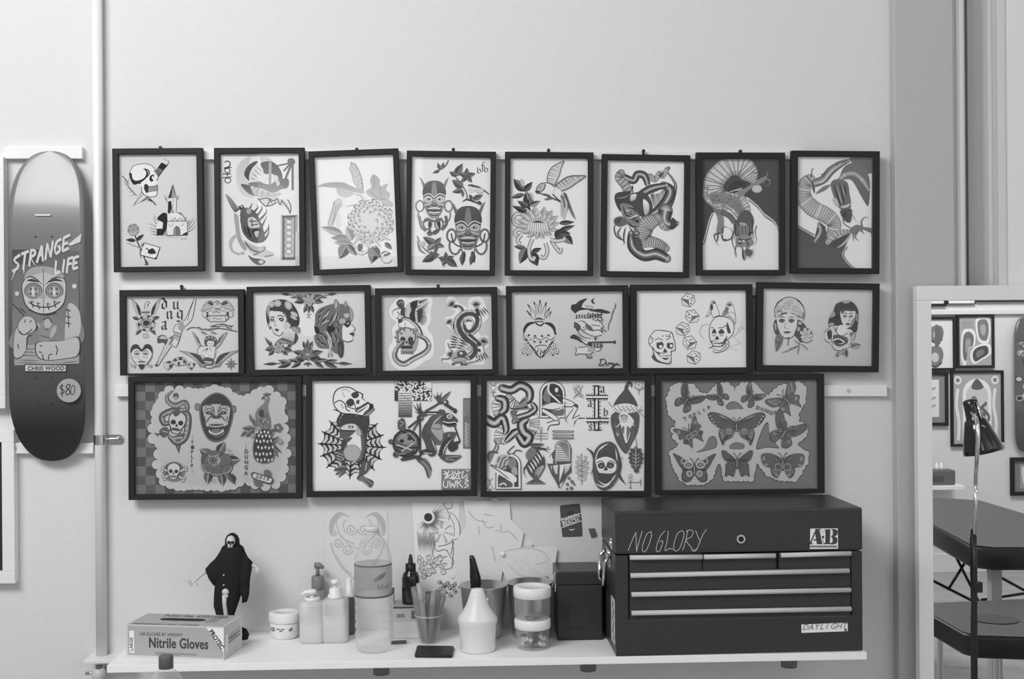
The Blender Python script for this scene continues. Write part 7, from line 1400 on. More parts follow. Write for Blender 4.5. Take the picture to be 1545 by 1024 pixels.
a.f('10,-8 1150,-8 1150,-492 10,-492', 165); a.r(60, -60, 380, -18, 90); a.r(380, -60, 560, -20, 150); a.text('POWDER FREE', 390, -22, 32, 66, 0, .04); a.r(700, -58, 850, -20, 95); a.f('880,-490 1000,-490 980,-150 850,-150', 140)
a.text('Nitrile Gloves', 250, -370, 95, 95, 0, .03, 1.0)
a.l('10,-8 1150,-8', 14, 205); a.l('1148,-8 1148,-492', 14, 205)
o = a.done('top_panel', gb); sl = [(x, y) for x, y in slot]
def inside(x, y):
    return ((x-gl*.48)/(gl*.24))**2+((y-gd*.5)/(gd*.2))**2 < 1
me = o.data
# cut the printed top around the slot
bm = bmesh.new(); bm.from_mesh(me)
for v in bm.verts: x, y, z = v.co; v.co = (x, z, gh+.0004-y*.15)
bm.to_mesh(me); bm.free()
bm = B(); n = len(slot); ra = [bm.verts.new((x, y, gh+.0012)) for x, y in slot]; bm.faces.new(ra); bake('slot_dark_sheet', bm, M_dark, gb)  # flat dark sheet stands in for the shade inside the slot
a = Art((0, gh), (gd/420, 0), (0, -gh/372), ILL(350, 950)*1.0)            # right end
a.f('25,30 300,14 400,120 400,330 25,345', 168); a.r(35, 95, 75, 300, 205)
for y in (120, 160, 200): a.l([(100, y+10), (370, y-8)], 26 if y > 130 else 10, 130)
a.text('Nitrile', 120, 190, 50, 95, -3, .02, .8)
o = lift(a, -.0004).done('end_panel', gb); o.location = (gl, 0, 0); o.rotation_euler = (0, 0, pi/2)

# hooded reaper figurine
yr = -.105; rb = W(346, 960, yr); fig = empty('reaper_figurine', (rb.x, yr, ZS), 'small hooded skeleton toy figure in black robe standing behind the glove box', 'figurine')
M_cloth = mat('black_cloth', alb=.024, rough=.9, spec=.1, bump=.3, nscale=90); M_bone = mat('bone_plastic', alb=.62, rough=.45)
def G(px, py, dy=0): p = W(px, py, yr+dy); return (p.x-rb.x, dy, p.z-ZS)
def gring(cx, py, hw, dep, n=18, dy=0, fold=0):
    c = G(cx, py, dy); h = pxm(hw, yr)
    return [(c[0]+h*cos(t)*(1+fold*cos(5*t)), dy+dep*sin(t)*(1+fold*sin(7*t)), c[2]) for t in [2*pi*i/n for i in range(n)]]
bm = B()
loft(bm, [gring(349, 963, 13, .016, dy=0), gring(346, 955, 16, .02), gring(340, 940, 13.5, .018, fold=.05), gring(339.7, 926, 13.5, .018, fold=.05), gring(340, 913, 17.5, .02, fold=.06), gring(343, 895, 20, .022, fold=.06), gring(346, 875, 21, .024, fold=.05), gring(349, 856, 20, .026), gring(350.5, 840, 19.5, .026), gring(351, 830, 18, .024), gring(350.8, 825, 16, .02), gring(350.5, 821, 11, .016)])
loft(bm, [gring(351, 827, 12, .017), gring(350.5, 820, 11, .018, dy=.002), gring(350.3, 813, 10.5, .018, dy=.003), gring(350.2, 807.5, 8, .014, dy=.004), gring(350.3, 804, 3, .006, dy=.005)])
def cloth(pts, dep):
    """a hanging sleeve: px rings from the shoulder out"""
    rings = []
    for (xa, ya, xb, yb, dd) in pts:
        A_, B_ = Vector(G(xa, ya)), Vector(G(xb, yb)); c = (A_+B_)/2; u = (A_-B_)/2
        rings.append([c+u*cos(t)+Vector((0, dd*sin(t), 0)) for t in [2*pi*i/12 for i in range(12)]])
    loft(bm, rings)
cloth([(347, 824, 347, 862, .016), (334, 828, 331, 888, .018), (325, 842, 321, 882, .015), (317, 849.5, 315, 873, .012), (310, 857.5, 313, 866, .006)], 0)
cloth([(352, 824, 356, 880, .016), (367, 826, 370, 898, .016), (374, 840, 376, 884, .013), (381, 847.5, 378, 868, .006)], 0)
cloth([(362, 870, 372, 860, .012), (361, 893, 377, 880, .012), (365, 900, 376, 897, .012), (365, 909, 373, 907, .008)], 0)
loft(bm, [gring(366, 964, 8, .012, dy=-.02), gring(368, 957, 8, .014, dy=-.02), gring(367, 949, 5, .01, dy=-.018), gring(364, 946, 2, .004, dy=-.016)])
bake('robe', bm, M_cloth, fig)
bm = B(); c = G(348.2, 815.5, -.016); ball(bm, c, .0125, .88, .8, 1.05); c2 = G(347.6, 822, -.019); box(bm, c2[0]-.006, c2[0]+.006, c2[1]-.006, c2[1]+.006, c2[2]-.007, c2[2]+.004, .003)
sk2 = bake('skull', bm, M_bone, fig, smooth=True)
bm = B()
for px, py in ((345.3, 818), (350.7, 818.2)): c = G(px, py, -.0262); ball(bm, c, .0042, 1.1, .6, .85, 10)
c = G(347.6, 821.5, -.0262); ball(bm, c, .0018, 1, .6, 1.2, 8); c = G(347.3, 825, -.026); box(bm, c[0]-.0045, c[0]+.0045, c[1]-.0005, c[1]+.001, c[2]-.0006, c[2]+.0006)
bake('eye_socket', bm, M_cloth, sk2)
def bone(name, chain, digits, wr):
    bm = B(); pts = [Vector(G(x, y, d)) for x, y, d in chain]; tube(bm, pts, [.0042, .0034, .0036, .003][:len(pts)], 10); ball(bm, pts[-1], .0048, 1.1, .8, 1, 10); ball(bm, pts[1], .0046, seg=10)
    for dg in digits: q = [pts[-1]]+[Vector(G(x, y, d)) for x, y, d in dg]; tube(bm, q, [.0021]+[.0017]*(len(q)-2)+[.001], 7)
    bake(name, bm, M_bone, fig)
bone('arm', [(313, 861, 0), (305, 866, -.004), (299, 871, -.008), (295, 875, -.01)], [[(290, 877, -.014), (286, 883, -.016)], [(289, 875.5, -.01), (284, 881, -.01)], [(288, 875, -.005), (283, 878, -.004)], [(296, 879, -.016), (297.5, 884, -.018)], [(291, 878, -.017), (289, 884, -.019)]], .004)
bone('arm', [(379, 852, 0), (384, 853.5, -.004), (387, 856, -.006), (388, 858, -.008)], [[(391, 861, -.01), (392, 868, -.012)], [(389, 862, -.014), (391, 869, -.015)], [(386, 862, -.014), (387, 868, -.016)], [(392, 857, -.008), (393, 862, -.008)], [(384, 859, -.012), (382, 862, -.014)]], .004)
bm = B(); kn = Vector(G(340.3, 892.5, -.021)); ball(bm, kn, .009, 1, .8, 1, 14); ball(bm, G(340.5, 899, -.022), .0068, 1, .8, .8, 12); tube(bm, [G(339, 897, -.02), G(338.6, 910, -.02), G(340.8, 928, -.018), G(341, 955, -.014)], [.0068, .0052, .005, .006], 12); bake('leg_bone', bm, M_bone, fig)
for y in (867.5, 882.5): bm = B(); ball(bm, G(337.5, y, -.0235), .0022, seg=8); bake('button', bm, M_bone, fig)
bm = B(); ball(bm, G(365, 957, -.032), .0016, seg=8); bake('toe', bm, M_bone, fig)

# white cream tub
t, r, y = stand('cream_tub', 426, 967, 24, 'short round white tub with screw lid, next to the glove box', 'tub'); h = wz(426, 920, y)
bm = B(); lathe(bm, [(r*.72, 0), (r*.8, .003), (r*.9, h*.2), (r*.93, h*.6), (r*.88, h*.62)], 36); bake('jar', bm, shell_mat('milky_tub', .12, 240, .3), t)
bm = B(); lathe(bm, [(r*.97, h*.60), (r*1.0, h*.63), (r*1.0, h*.9), (r*.97, h*.94), (r*.5, h*.955), (r*.48, h*.93), (.001, h*.93)], 40, cap=False); bake('lid', bm, mat('white_lid', alb=.86, rough=.35), t)
a = Art((0, h), (r/100, 0), (0, -h/190), ILL(426, 950)); 
for q, w in (('-80,110 -60,105 -62,122 -82,125', 8), ('-78,118 -58,128', 6), ('-40,112 10,112', 7), ('-20,124 0,124', 6), ('40,122 62,105', 9), ('44,128 66,118', 6), ('-94,104 -94,128', 8)): a.l(q, w, 110)
o = a.done('label_print', t); wrap(o, r*.945)

# square bottles of clear soap with white pumps
def soap(px, py, wpx, ytop, yneck, label, liq, cap, lean):
    t, r, y = stand('soap_bottle', px, py, wpx/2, label, 'bottle', 'square soap bottles on the shelf'); hb = wz(px, ytop, y); hn = wz(px, yneck, y)
    bm = B(); lathe(bm, [(r*.9, 0), (r, .004), (r, hb*.9), (r*.92, hb*.97), (r*.6, hb)], 40, sq=7); bake('bottle', bm, shell_mat('milky_bottle', .6, 254, .25, .15), t)
    bm = B(); lathe(bm, [(r*.88, .003), (r*.96, .005), (r*.96, hb*liq)], 40, sq=7); bake('soap', bm, shell_mat('pale_liquid', .5, 248, .2, .05), t)
    if cap:
        bm = B(); lathe(bm, [(r*.62, hb), (r*.62, hb+.008), (r*.5, hb+.01), (r*.5, hn*.97), (r*.3, hn)], 24); bake('collar', bm, mat('white_plastic', alb=.88, rough=.35), t)
        bm = B(); tube(bm, [(0, 0, hn-.004), (0, 0, hn+.012)], .004, 10); lathe(bm, [(.004, hn+.008), (.011, hn+.010), (.011, hn+.018), (.006, hn+.020)], 18); tube(bm, [(0, 0, hn+.014), (lean*.018, -.003, hn+.013), (lean*.027, -.004, hn+.006)], [.006, .005, .0035], 10); bake('pump', bm, mat('white_plastic'), t)
    return t
soap(469, 972, 36, 906, 901, 'square clear pump bottle half full of pale soap, right beside the white tub', .48, 1, -1)
soap(504.5, 971, 38, 902, 886, 'square clear pump bottle nearly full of pale soap, left of the tall water bottle', .62, 1, .4)
# dark-pumped foam bottle behind them
t, r, y = stand('foam_bottle', 478, 960, 16, 'clear round bottle with dark grey pump, behind the square soap bottles', 'bottle'); z1, z2 = wz(479, 905, y), wz(479, 889, y)
bm = B(); lathe(bm, [(r*.9, 0), (r, .004), (r, z1*.85), (r*.9, z1*.96), (r*.6, z1+.004), (r*.56, z2)], 32); bake('bottle', bm, shell_mat('grey_clear', .5, 170, .15), t)
bm = B(); zt = wz(478, 868, y); lathe(bm, [(r*.5, z2-.004), (r*.60, z2+.003), (r*.60, zt*.97), (r*.45, zt)], 24); bake('collar', bm, mat('grey_plastic', alb=.22, rough=.4), t)
bm = B(); z3 = wz(478, 853, y); tube(bm, [(0, 0, zt-.003), (0, 0, z3)], .005, 12); tube(bm, [(-.006, 0, z3), (.004, -.003, z3+.001), (.016, -.006, z3-.005)], [.008, .008, .004], 12); bake('pump', bm, mat('grey_plastic'), t)
# slender spray bottle
t, r, y = stand('spray_bottle', 526, 958, 9, 'slender dark-filled spray bottle with white cap behind the soap bottle', 'bottle'); z1 = wz(526, 900, y)
bm = B(); lathe(bm, [(r*.95, 0), (r, .003), (r, z1*.94), (r*.75, z1)], 24); bake('bottle', bm, mat('dark_amber', alb=.10, rough=.15), t)
bm = B(); zt = wz(526, 872, y); lathe(bm, [(r*.78, z1), (r*.78, z1+.006), (r*.55, z1+.008), (r*.5, zt-.004), (r*.4, zt)], 24); bake('cap', bm, mat('white_plastic'), t)

# big water bottle
t, r, y = stand('water_bottle', 561.5, 988, 28.5, 'tall clear plastic water bottle with a blue labelled band, at the shelf front', 'bottle')
zz = lambda py: wz(561.5, py, y)
pr = [(r*.55, .004), (r*.8, 0), (r*.92, .006), (r*.95, .02)]
zb, zl0, zl1 = zz(968), zz(897), zz(848)
for i in range(57): f = i/56; pr.append((r*(.955+.03*cos(f*2*pi*5.5)), zb+(zl0-zb)*f))
pr += [(r, zl0+.003), (r, zl1-.003), (r*.985, zl1), (r*1.0, zl1+.008), (r*.96, zz(835)), (r*.82, zz(823)), (r*.6, zz(813)), (r*.36, zz(806.5)), (r*.31, zz(804)), (r*.31, zz(797))]
bm = B(); lathe(bm, pr, 48); bake('bottle', bm, shell_mat('clear_pet', .93, 235, .06, .55), t)
bm = B(); lathe(bm, [(r*.37, zz(804.5)), (r*.37, zz(803)), (r*.31, zz(802.8)), (r*.31, zz(801.5)), (r*.36, zz(801.2)), (r*.36, zz(794.5)), (r*.3, zz(793.6))], 28); bake('cap', bm, shell_mat('clear_cap', .35, 240, .2), t)
bm = B(); lathe(bm, [(r*1.004, zl0+.002), (r*1.012, zl0+.003), (r*1.012, zl1-.003), (r*1.004, zl1-.002)], 48, cap=False); o = bake('label_band', bm, shell_mat('label_film', .5, 165, .3, .15), t)
a = Art((0, zl1), (r/100, 0), (0, -(zl1-zl0)/160), ILL(562, 870)); a.s('10,70 40,50 70,38 85,45 60,68 35,78 20,82', 120); a.s('40,60 60,50 65,62', 90); a.text('blue', 30, 118, 26, 105, 0, .01, 1.1)
a.l([(x*10-150, 156) for x in range(31)], 9, 95, sm=0); a.l([(x*10-150, 6) for x in range(31)], 7, 105, sm=0)
o = a.done('label_print', t); wrap(o, r*1.016)

# cartons behind the bottle and cup
def carton(name, px0, px1, py1, py0, dep, label, m, y0=None, zb=ZS, rot=0):
    a_, b_ = (S(px0, py1), S(px1, py1)) if zb == ZS else (W(px0, py1, y0), W(px1, py1, y0))
    h = W((px0+px1)/2, py0, a_.y).z-zb; w = b_.x-a_.x; t = empty(name, ((a_.x+b_.x)/2, a_.y, zb+.0004), label, 'box', rot=(0, 0, rot)); bm = B(); box(bm, -w/2, w/2, 0, dep, 0, h, .001); bake('carton', bm, m, t); return t, w, h
ca, w, h = carton('storage_carton', 593, 662, 964, 913.5, .07, 'pale clear-fronted carton under the black squeeze bottle', mat('pale_carton', alb=.72, rough=.35))
a = Art((-w/2, h), (w/100, 0), (0, -h/50), ILL(620, 940)); a.r(1, 1, 99, 4, 80); a.r(2, 5, 98, 22, 168); a.r(40, 7, 62, 20, 95); a.r(8, 12, 26, 18, 120); a.r(2, 24, 98, 48, 205); a.l('4,30 96,28', 1.5, 225); a.l('4,40 60,39', 1.5, 180)
lift(a, -.0005).done('front_print', ca)
ct = ca.location.z+h
t, w, h = carton('slim_carton', 587, 594, 962, 896, .05, 'slim upright white carton just right of the big water bottle', mat('white_card'))
bm = B(); box(bm, -w/2, w/2, -.0006, .05, h, h+.006, .001); bake('lid_flap', bm, M_blackp, t)
t, w, h = carton('eraser', 590, 613, 972, 966, .02, 'small dark flat block lying at the foot of the water bottle', mat('dark_grey_rubber', alb=.09, rough=.6), rot=.12)
bm = B(); box(bm, -w/2, w/2, -.0004, .0205, h, h+.002, .0008); bake('sleeve', bm, mat('pale_carton'), t)
# black squeeze bottle on the carton
yb = ca.location.y+.028; p = W(620, 913, yb); t = empty('squeeze_bottle', (p.x, yb, ct+.0008), 'black nozzle squeeze bottle standing on the pale carton', 'bottle')
r = pxm(13.5, yb); zz2 = lambda py: W(620, py, yb).z-ct
bm = B(); lathe(bm, [(r*.94, 0), (r, .003), (r, zz2(872)), (r*.85, zz2(865)), (r*.5, zz2(860)), (r*.5, zz2(857))], 32); bake('bottle', bm, mat('glossy_black', alb=.014, rough=.12, coat=.3), t)
bm = B(); lathe(bm, [(r*.58, zz2(861)), (r*.6, zz2(859)), (r*.58, zz2(850.5)), (r*.3, zz2(849.5)), (r*.24, zz2(843)), (r*.13, zz2(836.5))], 24); bake('nozzle', bm, M_blackp, t)
# marker cup
t, r, y = stand('marker_cup', 646.5, 973, 14.5, 'clear plastic cup holding markers, behind the flat black card', 'cup'); zc = lambda py: wz(646.5, py, y); cup = t
R1 = pxm(27, y); bm = B(); lathe(bm, [(r*.9, .001), (r, .002), (R1*.98, zc(892)), (R1, zc(890)), (R1*.97, zc(890)), (r*.95, .005), (.001, .005)], 40, cap=False); bake('cup', bm, shell_mat('clear_cup', .97, 225, .06, .25), t)
bm = B(); zr = zc(927); rr = r+(R1-r)*(zr/zc(890)); lathe(bm, [(rr*1.0, zr-.0015), (rr*1.02, zr), (rr*1.0, zr+.0015)], 40, cap=False); bake('rim_line', bm, shell_mat('milky_bottle'), t)
for i, (x0, x1, y1, g, dy) in enumerate(((636, 624, 885, .22, -.004), (643, 632, 880, .34, -.011), (648, 646, 892, .08, .006), (655, 661, 890, .14, .002), (653, 669, 898, .17, .008), (651, 654, 895, .24, -.010))):
    b_ = W(x0+(646.5-x0)*.35, 968, y+dy*.4); e_ = W(x1, y1, y+dy); d = (e_-b_); p = b_-t.location
    mk = empty('marker', (b_.x, b_.y, ZS+.0065), ['grey', 'pale grey', 'dark', 'slate', 'mid grey', 'light'][i]+' marker pen in the clear cup, '+['leaning furthest left', 'with the tallest pale tip', 'standing at the back middle', 'leaning slightly right', 'leaning furthest right', 'at the front of the bunch'][i], 'pen', 'marker pens in the clear cup')
    q0, q1 = Vector((0, 0, 0)), e_-Vector((b_.x, b_.y, ZS+.0065)); bm = B(); tube(bm, [q0, q0+(q1-q0)*.72], .0075, 12); bake('barrel', bm, mat('marker_%d' % i, alb=g, rough=.45), mk)
    bm = B(); tube(bm, [q0+(q1-q0)*.715, q0+(q1-q0)*.73, q1], [.0079, .0079, .007], 12); bake('pen_cap', bm, mat('marker_cap_%d' % i, alb=min(.6, g*1.25), rough=.4), mk)
# flat black card
c4 = [S(629.5, 977.5), S(685, 978.5), S(682.5, 992.5), S(625.5, 992)]; c = sum(c4, Vector())/4; bm = B()
ring = [(p-c)*k for p in c4 for k in (1,)]; rr = []
for i in range(4):
    p, a_, b_ = ring[i], ring[i-1], ring[(i+1) % 4]; rr += [p+(a_-p).normalized()*.006, p+((a_-p).normalized()+(b_-p).normalized())*.0018, p+(b_-p).normalized()*.006]
loft(bm, [[(q.x, q.y, .0006) for q in rr], [(q.x, q.y, .0066) for q in rr], [(q.x*.985, q.y*.985, .0074) for q in rr]]); o = bake('phone_body', bm, M_blackp)
o.name = 'body'; ph = empty('phone', (c.x, c.y, ZS), 'flat black phone lying on the shelf in front of the marker cup', 'phone'); o.parent = ph
bm = B(); bm.faces.new([bm.verts.new((q.x*.93, q.y*.93, .0077)) for q in rr]); bake('screen', bm, mat('dark_screen', alb=.02, rough=.35), ph)
# white jug bottle
t, r, y = stand('jug_bottle', 721, 988, 28, 'milky white cone-necked jug bottle at the front of the shelf', 'bottle'); zj = lambda py: wz(721, py, y)
bm = B(); lathe(bm, [(r*.93, 0), (r*.97, .005), (r*.98, zj(960)), (r*1.02, zj(941)), (r*1.09, zj(935)), (r*1.05, zj(930)), (r*.82, zj(922)), (r*.58, zj(910)), (r*.43, zj(897)), (r*.34, zj(890))], 44); bake('bottle', bm, shell_mat('milky_jug', .2, 246, .35, .1), t)
bm = B(); lathe(bm, [(r*.88, .004), (r*.94, .006), (r*.94, zj(944)), (.001, zj(944))], 40, cap=False); bake('liquid', bm, mat('milky_liquid', alb=.8, rough=.3), t)
bm = B(); lathe(bm, [(r*.335, zj(891)), (r*.33, zj(888.5)), (r*.2, zj(888))], 24); bake('mouth', bm, mat('white_lid'), t)
# steel buckets
def bucket(px, py, rb_, rt, yt, label):
    t, r, y = stand('steel_bucket', px, py, rb_, label, 'bucket', 'steel buckets on the shelf'); zt = wz(px, yt, y)+.001; R = pxm(rt, y)
    bm = B(); lathe(bm, [(r*.95, 0), (r, .004), (R*.985, zt-.004), (R*1.02, zt-.002), (R*1.02, zt), (R*.965, zt), (r*.95, .006), (.001, .006)], 56, cap=False); bake('pail', bm, M_steel, t)
    return t, R, zt, y
bt, R, zt, y = bucket(730.5, 966.5, 28, 36, 882, 'open steel bucket with a black handle sticking out, behind the white jug')
bm = B(); ball(bm, (.006, -R*.96, zt*.78), .009, 1, .4, 1); bake('rivet', bm, M_chrome, bt)
bk2, R2, zt2, y2 = bucket(801.5, 966, 28, 34, 878, 'open steel bucket behind the stacked clear tubs')
bm = B(); tube(bm, [(R2*.93*cos(t_), R2*.2, zt2-.010-.035*sin(t_)*0+R2*0-.05*(1-abs(cos(t_)))) for t_ in [pi*i/14*-1 for i in range(15)]], .0018, 8); bake('handle', bm, M_chrome, bk2)
hb = empty('scraper', (bt.location.x-.02, y, ZS+.007), 'black handled tool standing inside the left steel bucket', 'tool'); o0 = hb.location
bm = B(); G2 = lambda px, py: W(px, py, y)-o0
rings = []
for xa, xb, py, d in ((713, 720, 955, .006), (711, 722, 900, .008), (709.5, 726.5, 880, .010), (708.5, 725.5, 870, .011), (708.5, 720, 852, .010), (708, 717, 842, .009), (708.5, 714.5, 837.5, .006)):
    a_, b_ = G2(xa, py), G2(xb, py); c_ = (a_+b_)/2; h_ = (b_-a_).length/2; rings.append([(c_.x+h_*cos(q_), d*sin(q_), c_.z) for q_ in [2*pi*i/14 for i in range(14)]])
loft(bm, rings); bake('handle', bm, mat('glossy_black'), hb)
# clear lidded tubs, one on the other
t, r, y = stand('clear_tub', 805, 983, 25, 'clear lidded tub of small caps, lower of the two stacked tubs', 'tub'); zc = lambda py: wz(805, py, y); M_lid = mat('frosted_lid', alb=.85, rough=.3)
bm = B(); lathe(bm, [(r*.85, .001), (r*.95, .003), (r, .012), (r*1.02, zc(946))], 40); bake('tub', bm, shell_mat('clear_tub', .85, 200, .06, .5), t)
bm = B(); zt = zc(944); zt3 = wz(805, 932, y); lathe(bm, [(r*1.03, zt-.004), (r*1.11, zt-.002), (r*1.12, zt3-.003), (r*1.06, zt3), (.001, zt3)], 40, cap=False); bake('lid', bm, M_lid, t)
bm = B(); rnd = random.Random(9)
for i in range(46):
    rr, tt = r*.78*math.sqrt(rnd.random()), rnd.random()*6.28; b = bmesh.new(); bmesh.ops.create_cone(b, cap_ends=True, segments=10, radius1=.006, radius2=.0045, depth=.009); merge(bm, b, rnd.randrange(3), Matrix.Translation((rr*cos(tt), rr*sin(tt), .010+rnd.random()*.022)) @ Euler((rnd.random()*3, rnd.random()*3, 0)).to_matrix().to_4x4())
o = bake('ink_caps', bm, [mat('cap_pale', alb=.6), mat('cap_mid', alb=.2), mat('cap_dark', alb=.05)], t); o['kind'] = 'stuff'
t2 = empty('clear_tub', (t.location.x, t.location.y, ZS+.0004+zt3+.0006), 'clear lidded tub nearly empty, upper of the two stacked tubs', 'tub'); zb_ = zt3+.001; r2 = pxm(27, y)
bm = B(); h1 = zc(898)-zb_; lathe(bm, [(r2*.88, .0005), (r2*.96, .003), (r2, .01), (r2*1.01, h1)], 40); bake('tub', bm, shell_mat('clear_tub'), t2)
bm = B(); h2_ = wz(805, 883.5, y)-zb_; lathe(bm, [(r2*1.0, h1-.002), (r2*1.06, h1), (r2*1.06, h2_-.003), (r2*1.0, h2_), (r2*.7, h2_), (r2*.68, h2_-.0015), (.001, h2_-.0015)], 40, cap=False); bake('lid', bm, M_lid, t2)
bm = B(); cyl(bm, (-.004, -r2*.4, .004), .012, .006); ball(bm, (.014, 0, .0065), .006); tube(bm, [(-.02, -.01, .0045), (.02, -.015, .006)], .003, 8); bake('clips', bm, mat('cap_mid'), t2)
# black tin box
b0, b1 = S(840, 966.5), S(911, 966.5); w = b1.x-b0.x; h = wz(875, 862.5, b0.y); dep = -.012-b0.y
tin = empty('tin_box', ((b0.x+b1.x)/2, b0.y, ZS+.0004), 'black square tin box with lid, left of the tool chest', 'box')
M_tin = mat('black_tin', alb=.03, rough=.32, spec=.5, bump=.06, nscale=30)
bm = B(); box(bm, -w/2+.002, w/2-.002, .001, dep, 0, h-.034, .003); bake('body', bm, M_tin, tin)
bm = B(); box(bm, -w/2, w/2, -.001, dep+.001, h-.033, h, .004); bake('lid', bm, M_tin, tin)
bm = B(); box(bm, -w/2-.004, -w/2-.0005, .006, .016, h-.05, h-.005, .001); bake('clasp', bm, M_chrome, tin)
a = Art((-w/2, h), (w/100, 0), (0, -h/150), .7); a.l('8,45 92,45', 1.2, 66)
for q in ('20,60 80,60', '25,75 75,75', '25,75 25,125', '75,75 75,125', '25,125 75,125'): a.l(q, 1.5, 62, sm=0)
lift(a, -.0002).done('embossing', tin)
# ---------------------------------------------------------------- the tool chest
b0, b1 = S(929.5, 990.3), S(1302, 981.7); ang = math.atan2(b1.y-b0.y, b1.x-b0.x); w = (b1-b0).length; h = (wz(929.5, 769, b0.y)+wz(1302, 768, b1.y))/2
dep = -.045-max(b0.y, b1.y)
ch = empty('tool_chest', (b0.x, b0.y, ZS+.0004), 'black metal tool chest with pale drawer pulls and stickers, on the shelf end', 'tool chest', rot=(0, 0, ang))
M_ch = mat('black_powder_coat', alb=.038, rough=.38, spec=.5, bump=.04, nscale=70)
inv = Matrix.Rotation(-ang, 3, 'Z')
def Cp(px, py):                          # pixel on the chest front -> (x, z) of the chest
    n = Matrix.Rotation(ang, 3, 'Z') @ Vector((0, -1, 0)); d = ray(px, py); t = ((b0-CAM).dot(n))/d.dot(n); q = inv @ (CAM+d*t-Vector((b0.x, b0.y, ZS))); return q.x, q.z
zl = Cp(1100, 834)[1]
bm = B(); box(bm, 0, w, .012, dep, 0, zl-.002, .003); box(bm, 0, w, 0, .0125, 0, Cp(1100, 932)[1], .003); box(bm, 0, Cp(948, 900)[0], 0, .0125, Cp(1100, 932)[1]-.003, zl-.002, .002); box(bm, Cp(1285, 900)[0], w, 0, .0125, Cp(1100, 932)[1]-.003, zl-.002, .002); bake('body', bm, M_ch, ch)
bm = B(); box(bm, -.001, w+.001, -.002, dep+.001, zl+.001, h, .005); bake('lid', bm, M_ch, ch)
bm = B(); box(bm, .012, w-.012, -.0024, -.0018, zl+.012, h-.012, .0001); bake('lid_panel', bm, mat('chest_panel', alb=.040, rough=.4), ch)
M_pull = mat('aluminium_pull', alb=.62, rough=.6, spec=.3)
def drawer(pxa, pxb, pyt, pyb, pull):
    xa, zt = Cp(pxa, pyt); xb, zb = Cp(pxb, pyb); o = bake('drawer', box(B(), xa, xb, .001, .05, zb, zt, .002), M_ch, ch)
    for (p0, p1, py0, py1) in pull:
        c0, c1 = Cp(p0, py0), Cp(p1, py1); bm = B(); hz = .0052
        loft(bm, [[(c[0], -.009, c[1]-hz), (c[0], -.003, c[1]-hz), (c[0], .002, c[1]+hz-.001), (c[0], -.004, c[1]+hz), (c[0], -.010, c[1]+hz*.4)] for c in (c0, c1)])
        bake('drawer_pull', bm, M_pull, o)
drawer(949.5, 1059.5, 836.5, 861, [(950, 1059, 840.5, 839.5)]); drawer(1060.5, 1171, 836, 860, [(1061.5, 1169, 839.5, 837.5)]); drawer(1175, 1284, 834, 858, [(1177.5, 1283, 837, 834)])
drawer(950, 1284, 862.5, 888, [(951, 1280, 867.5, 860)]); drawer(950, 1284, 890.5, 917, [(952.5, 1282.5, 896, 889)]); drawer(950, 1284, 919.5, 945, [(952.5, 1283, 924, 917.5)])
cx, cz = Cp(1117, 812.5); bm = B(); cyl(bm, (cx, -.0045, cz), .0105, .006, 'y', 28); bake('lock', bm, M_chrome, ch); bm = B(); cyl(bm, (cx, -.0082, cz), .0065, .002, 'y', 20); box(bm, cx-.0008, cx+.0008, -.0096, -.0088, cz-.004, cz+.004); bake('keyhole', bm, M_blackp, ch.children[-1])
o_ = Cp(820, 740); px_ = Cp(820+500*.25391, 740); py_ = Cp(820, 740+500*.25391)
a = Art(o_, ((px_[0]-o_[0])/500, (px_[1]-o_[1])/500), ((py_[0]-o_[0])/500, (py_[1]-o_[1])/500), ILL(1000, 815))
for q in ('502,358 520,310 548,248', '548,248 552,362', '552,362 568,300 586,240', '640,242 612,262 590,320 588,360 608,358 630,310 642,262 636,243', '722,240 695,270 672,330 672,362 690,358 705,320 708,300 690,305', '742,240 735,300 722,356 750,345 770,350', '820,238 795,260 775,320 780,358 805,350 830,290 835,250 820,238', '858,240 845,300 828,355', '848,245 870,234 890,245 880,275 848,296 880,340 885,358 912,348', '905,238 930,300', '970,232 945,270 910,355 885,358'): a.l(q, 2.4, 150)
lift(a, -.0031).done('scratched_lettering', ch); ch.children[-1]['label'] = 'scratched words NO GLORY'
o_ = Cp(1200, 785); k = 90/1536; px_ = Cp(1200+1500*k, 785); py_ = Cp(1200, 785+1000*k)
a = Art(o_, ((px_[0]-o_[0])/1500, (px_[1]-o_[1])/1500), ((py_[0]-o_[0])/1000, (py_[1]-o_[1])/1000), ILL(1240, 812))
a.f('372,205 1080,200 1088,725 360,730', 168); D = 50
a.f('500,215 600,212 625,300 660,500 690,610 540,610 515,440 490,300', D); a.f('480,290 505,330 440,470 400,580 350,580 400,480', D); a.f('455,480 545,480 540,515 450,515', D); a.f('350,560 440,590 440,612 350,612', D); a.f('740,228 890,222 885,400 870,605 700,612 760,560 760,290', D); a.f('600,212 640,212 640,250 620,250', D)
a.s('905,225 1000,220 1070,260 1075,330 1040,385 1000,405 1060,450 1070,530 1040,590 980,612 860,610 860,580 925,570 945,520 935,440 900,410 940,380 950,300 940,250', D); a.e(700, 425, 34, 34, D); a.l('690,470 700,560 720,590', 20, 110); a.l('650,250 740,300', 14, 130); a.l('660,320 730,350', 10, 130)
a.r(365, 640, 1060, 695, 115)
for i in range(24): a.r(370+i*29, 645+(i % 3)*6, 370+i*29+18, 690-(i % 2)*8, 66)
lift(a, -.0034).done('sticker', ch); ch.children[-1]['label'] = 'pale sticker with dark letters A and B'
o_ = Cp(1040, 720); k = 300/1011; px_ = Cp(1040+1000*k, 720); py_ = Cp(1040, 720+1000*k)
a = Art(o_, ((px_[0]-o_[0])/1000, (px_[1]-o_[1])/1000), ((py_[0]-o_[0])/1000, (py_[1]-o_[1])/1000), ILL(1240, 950))
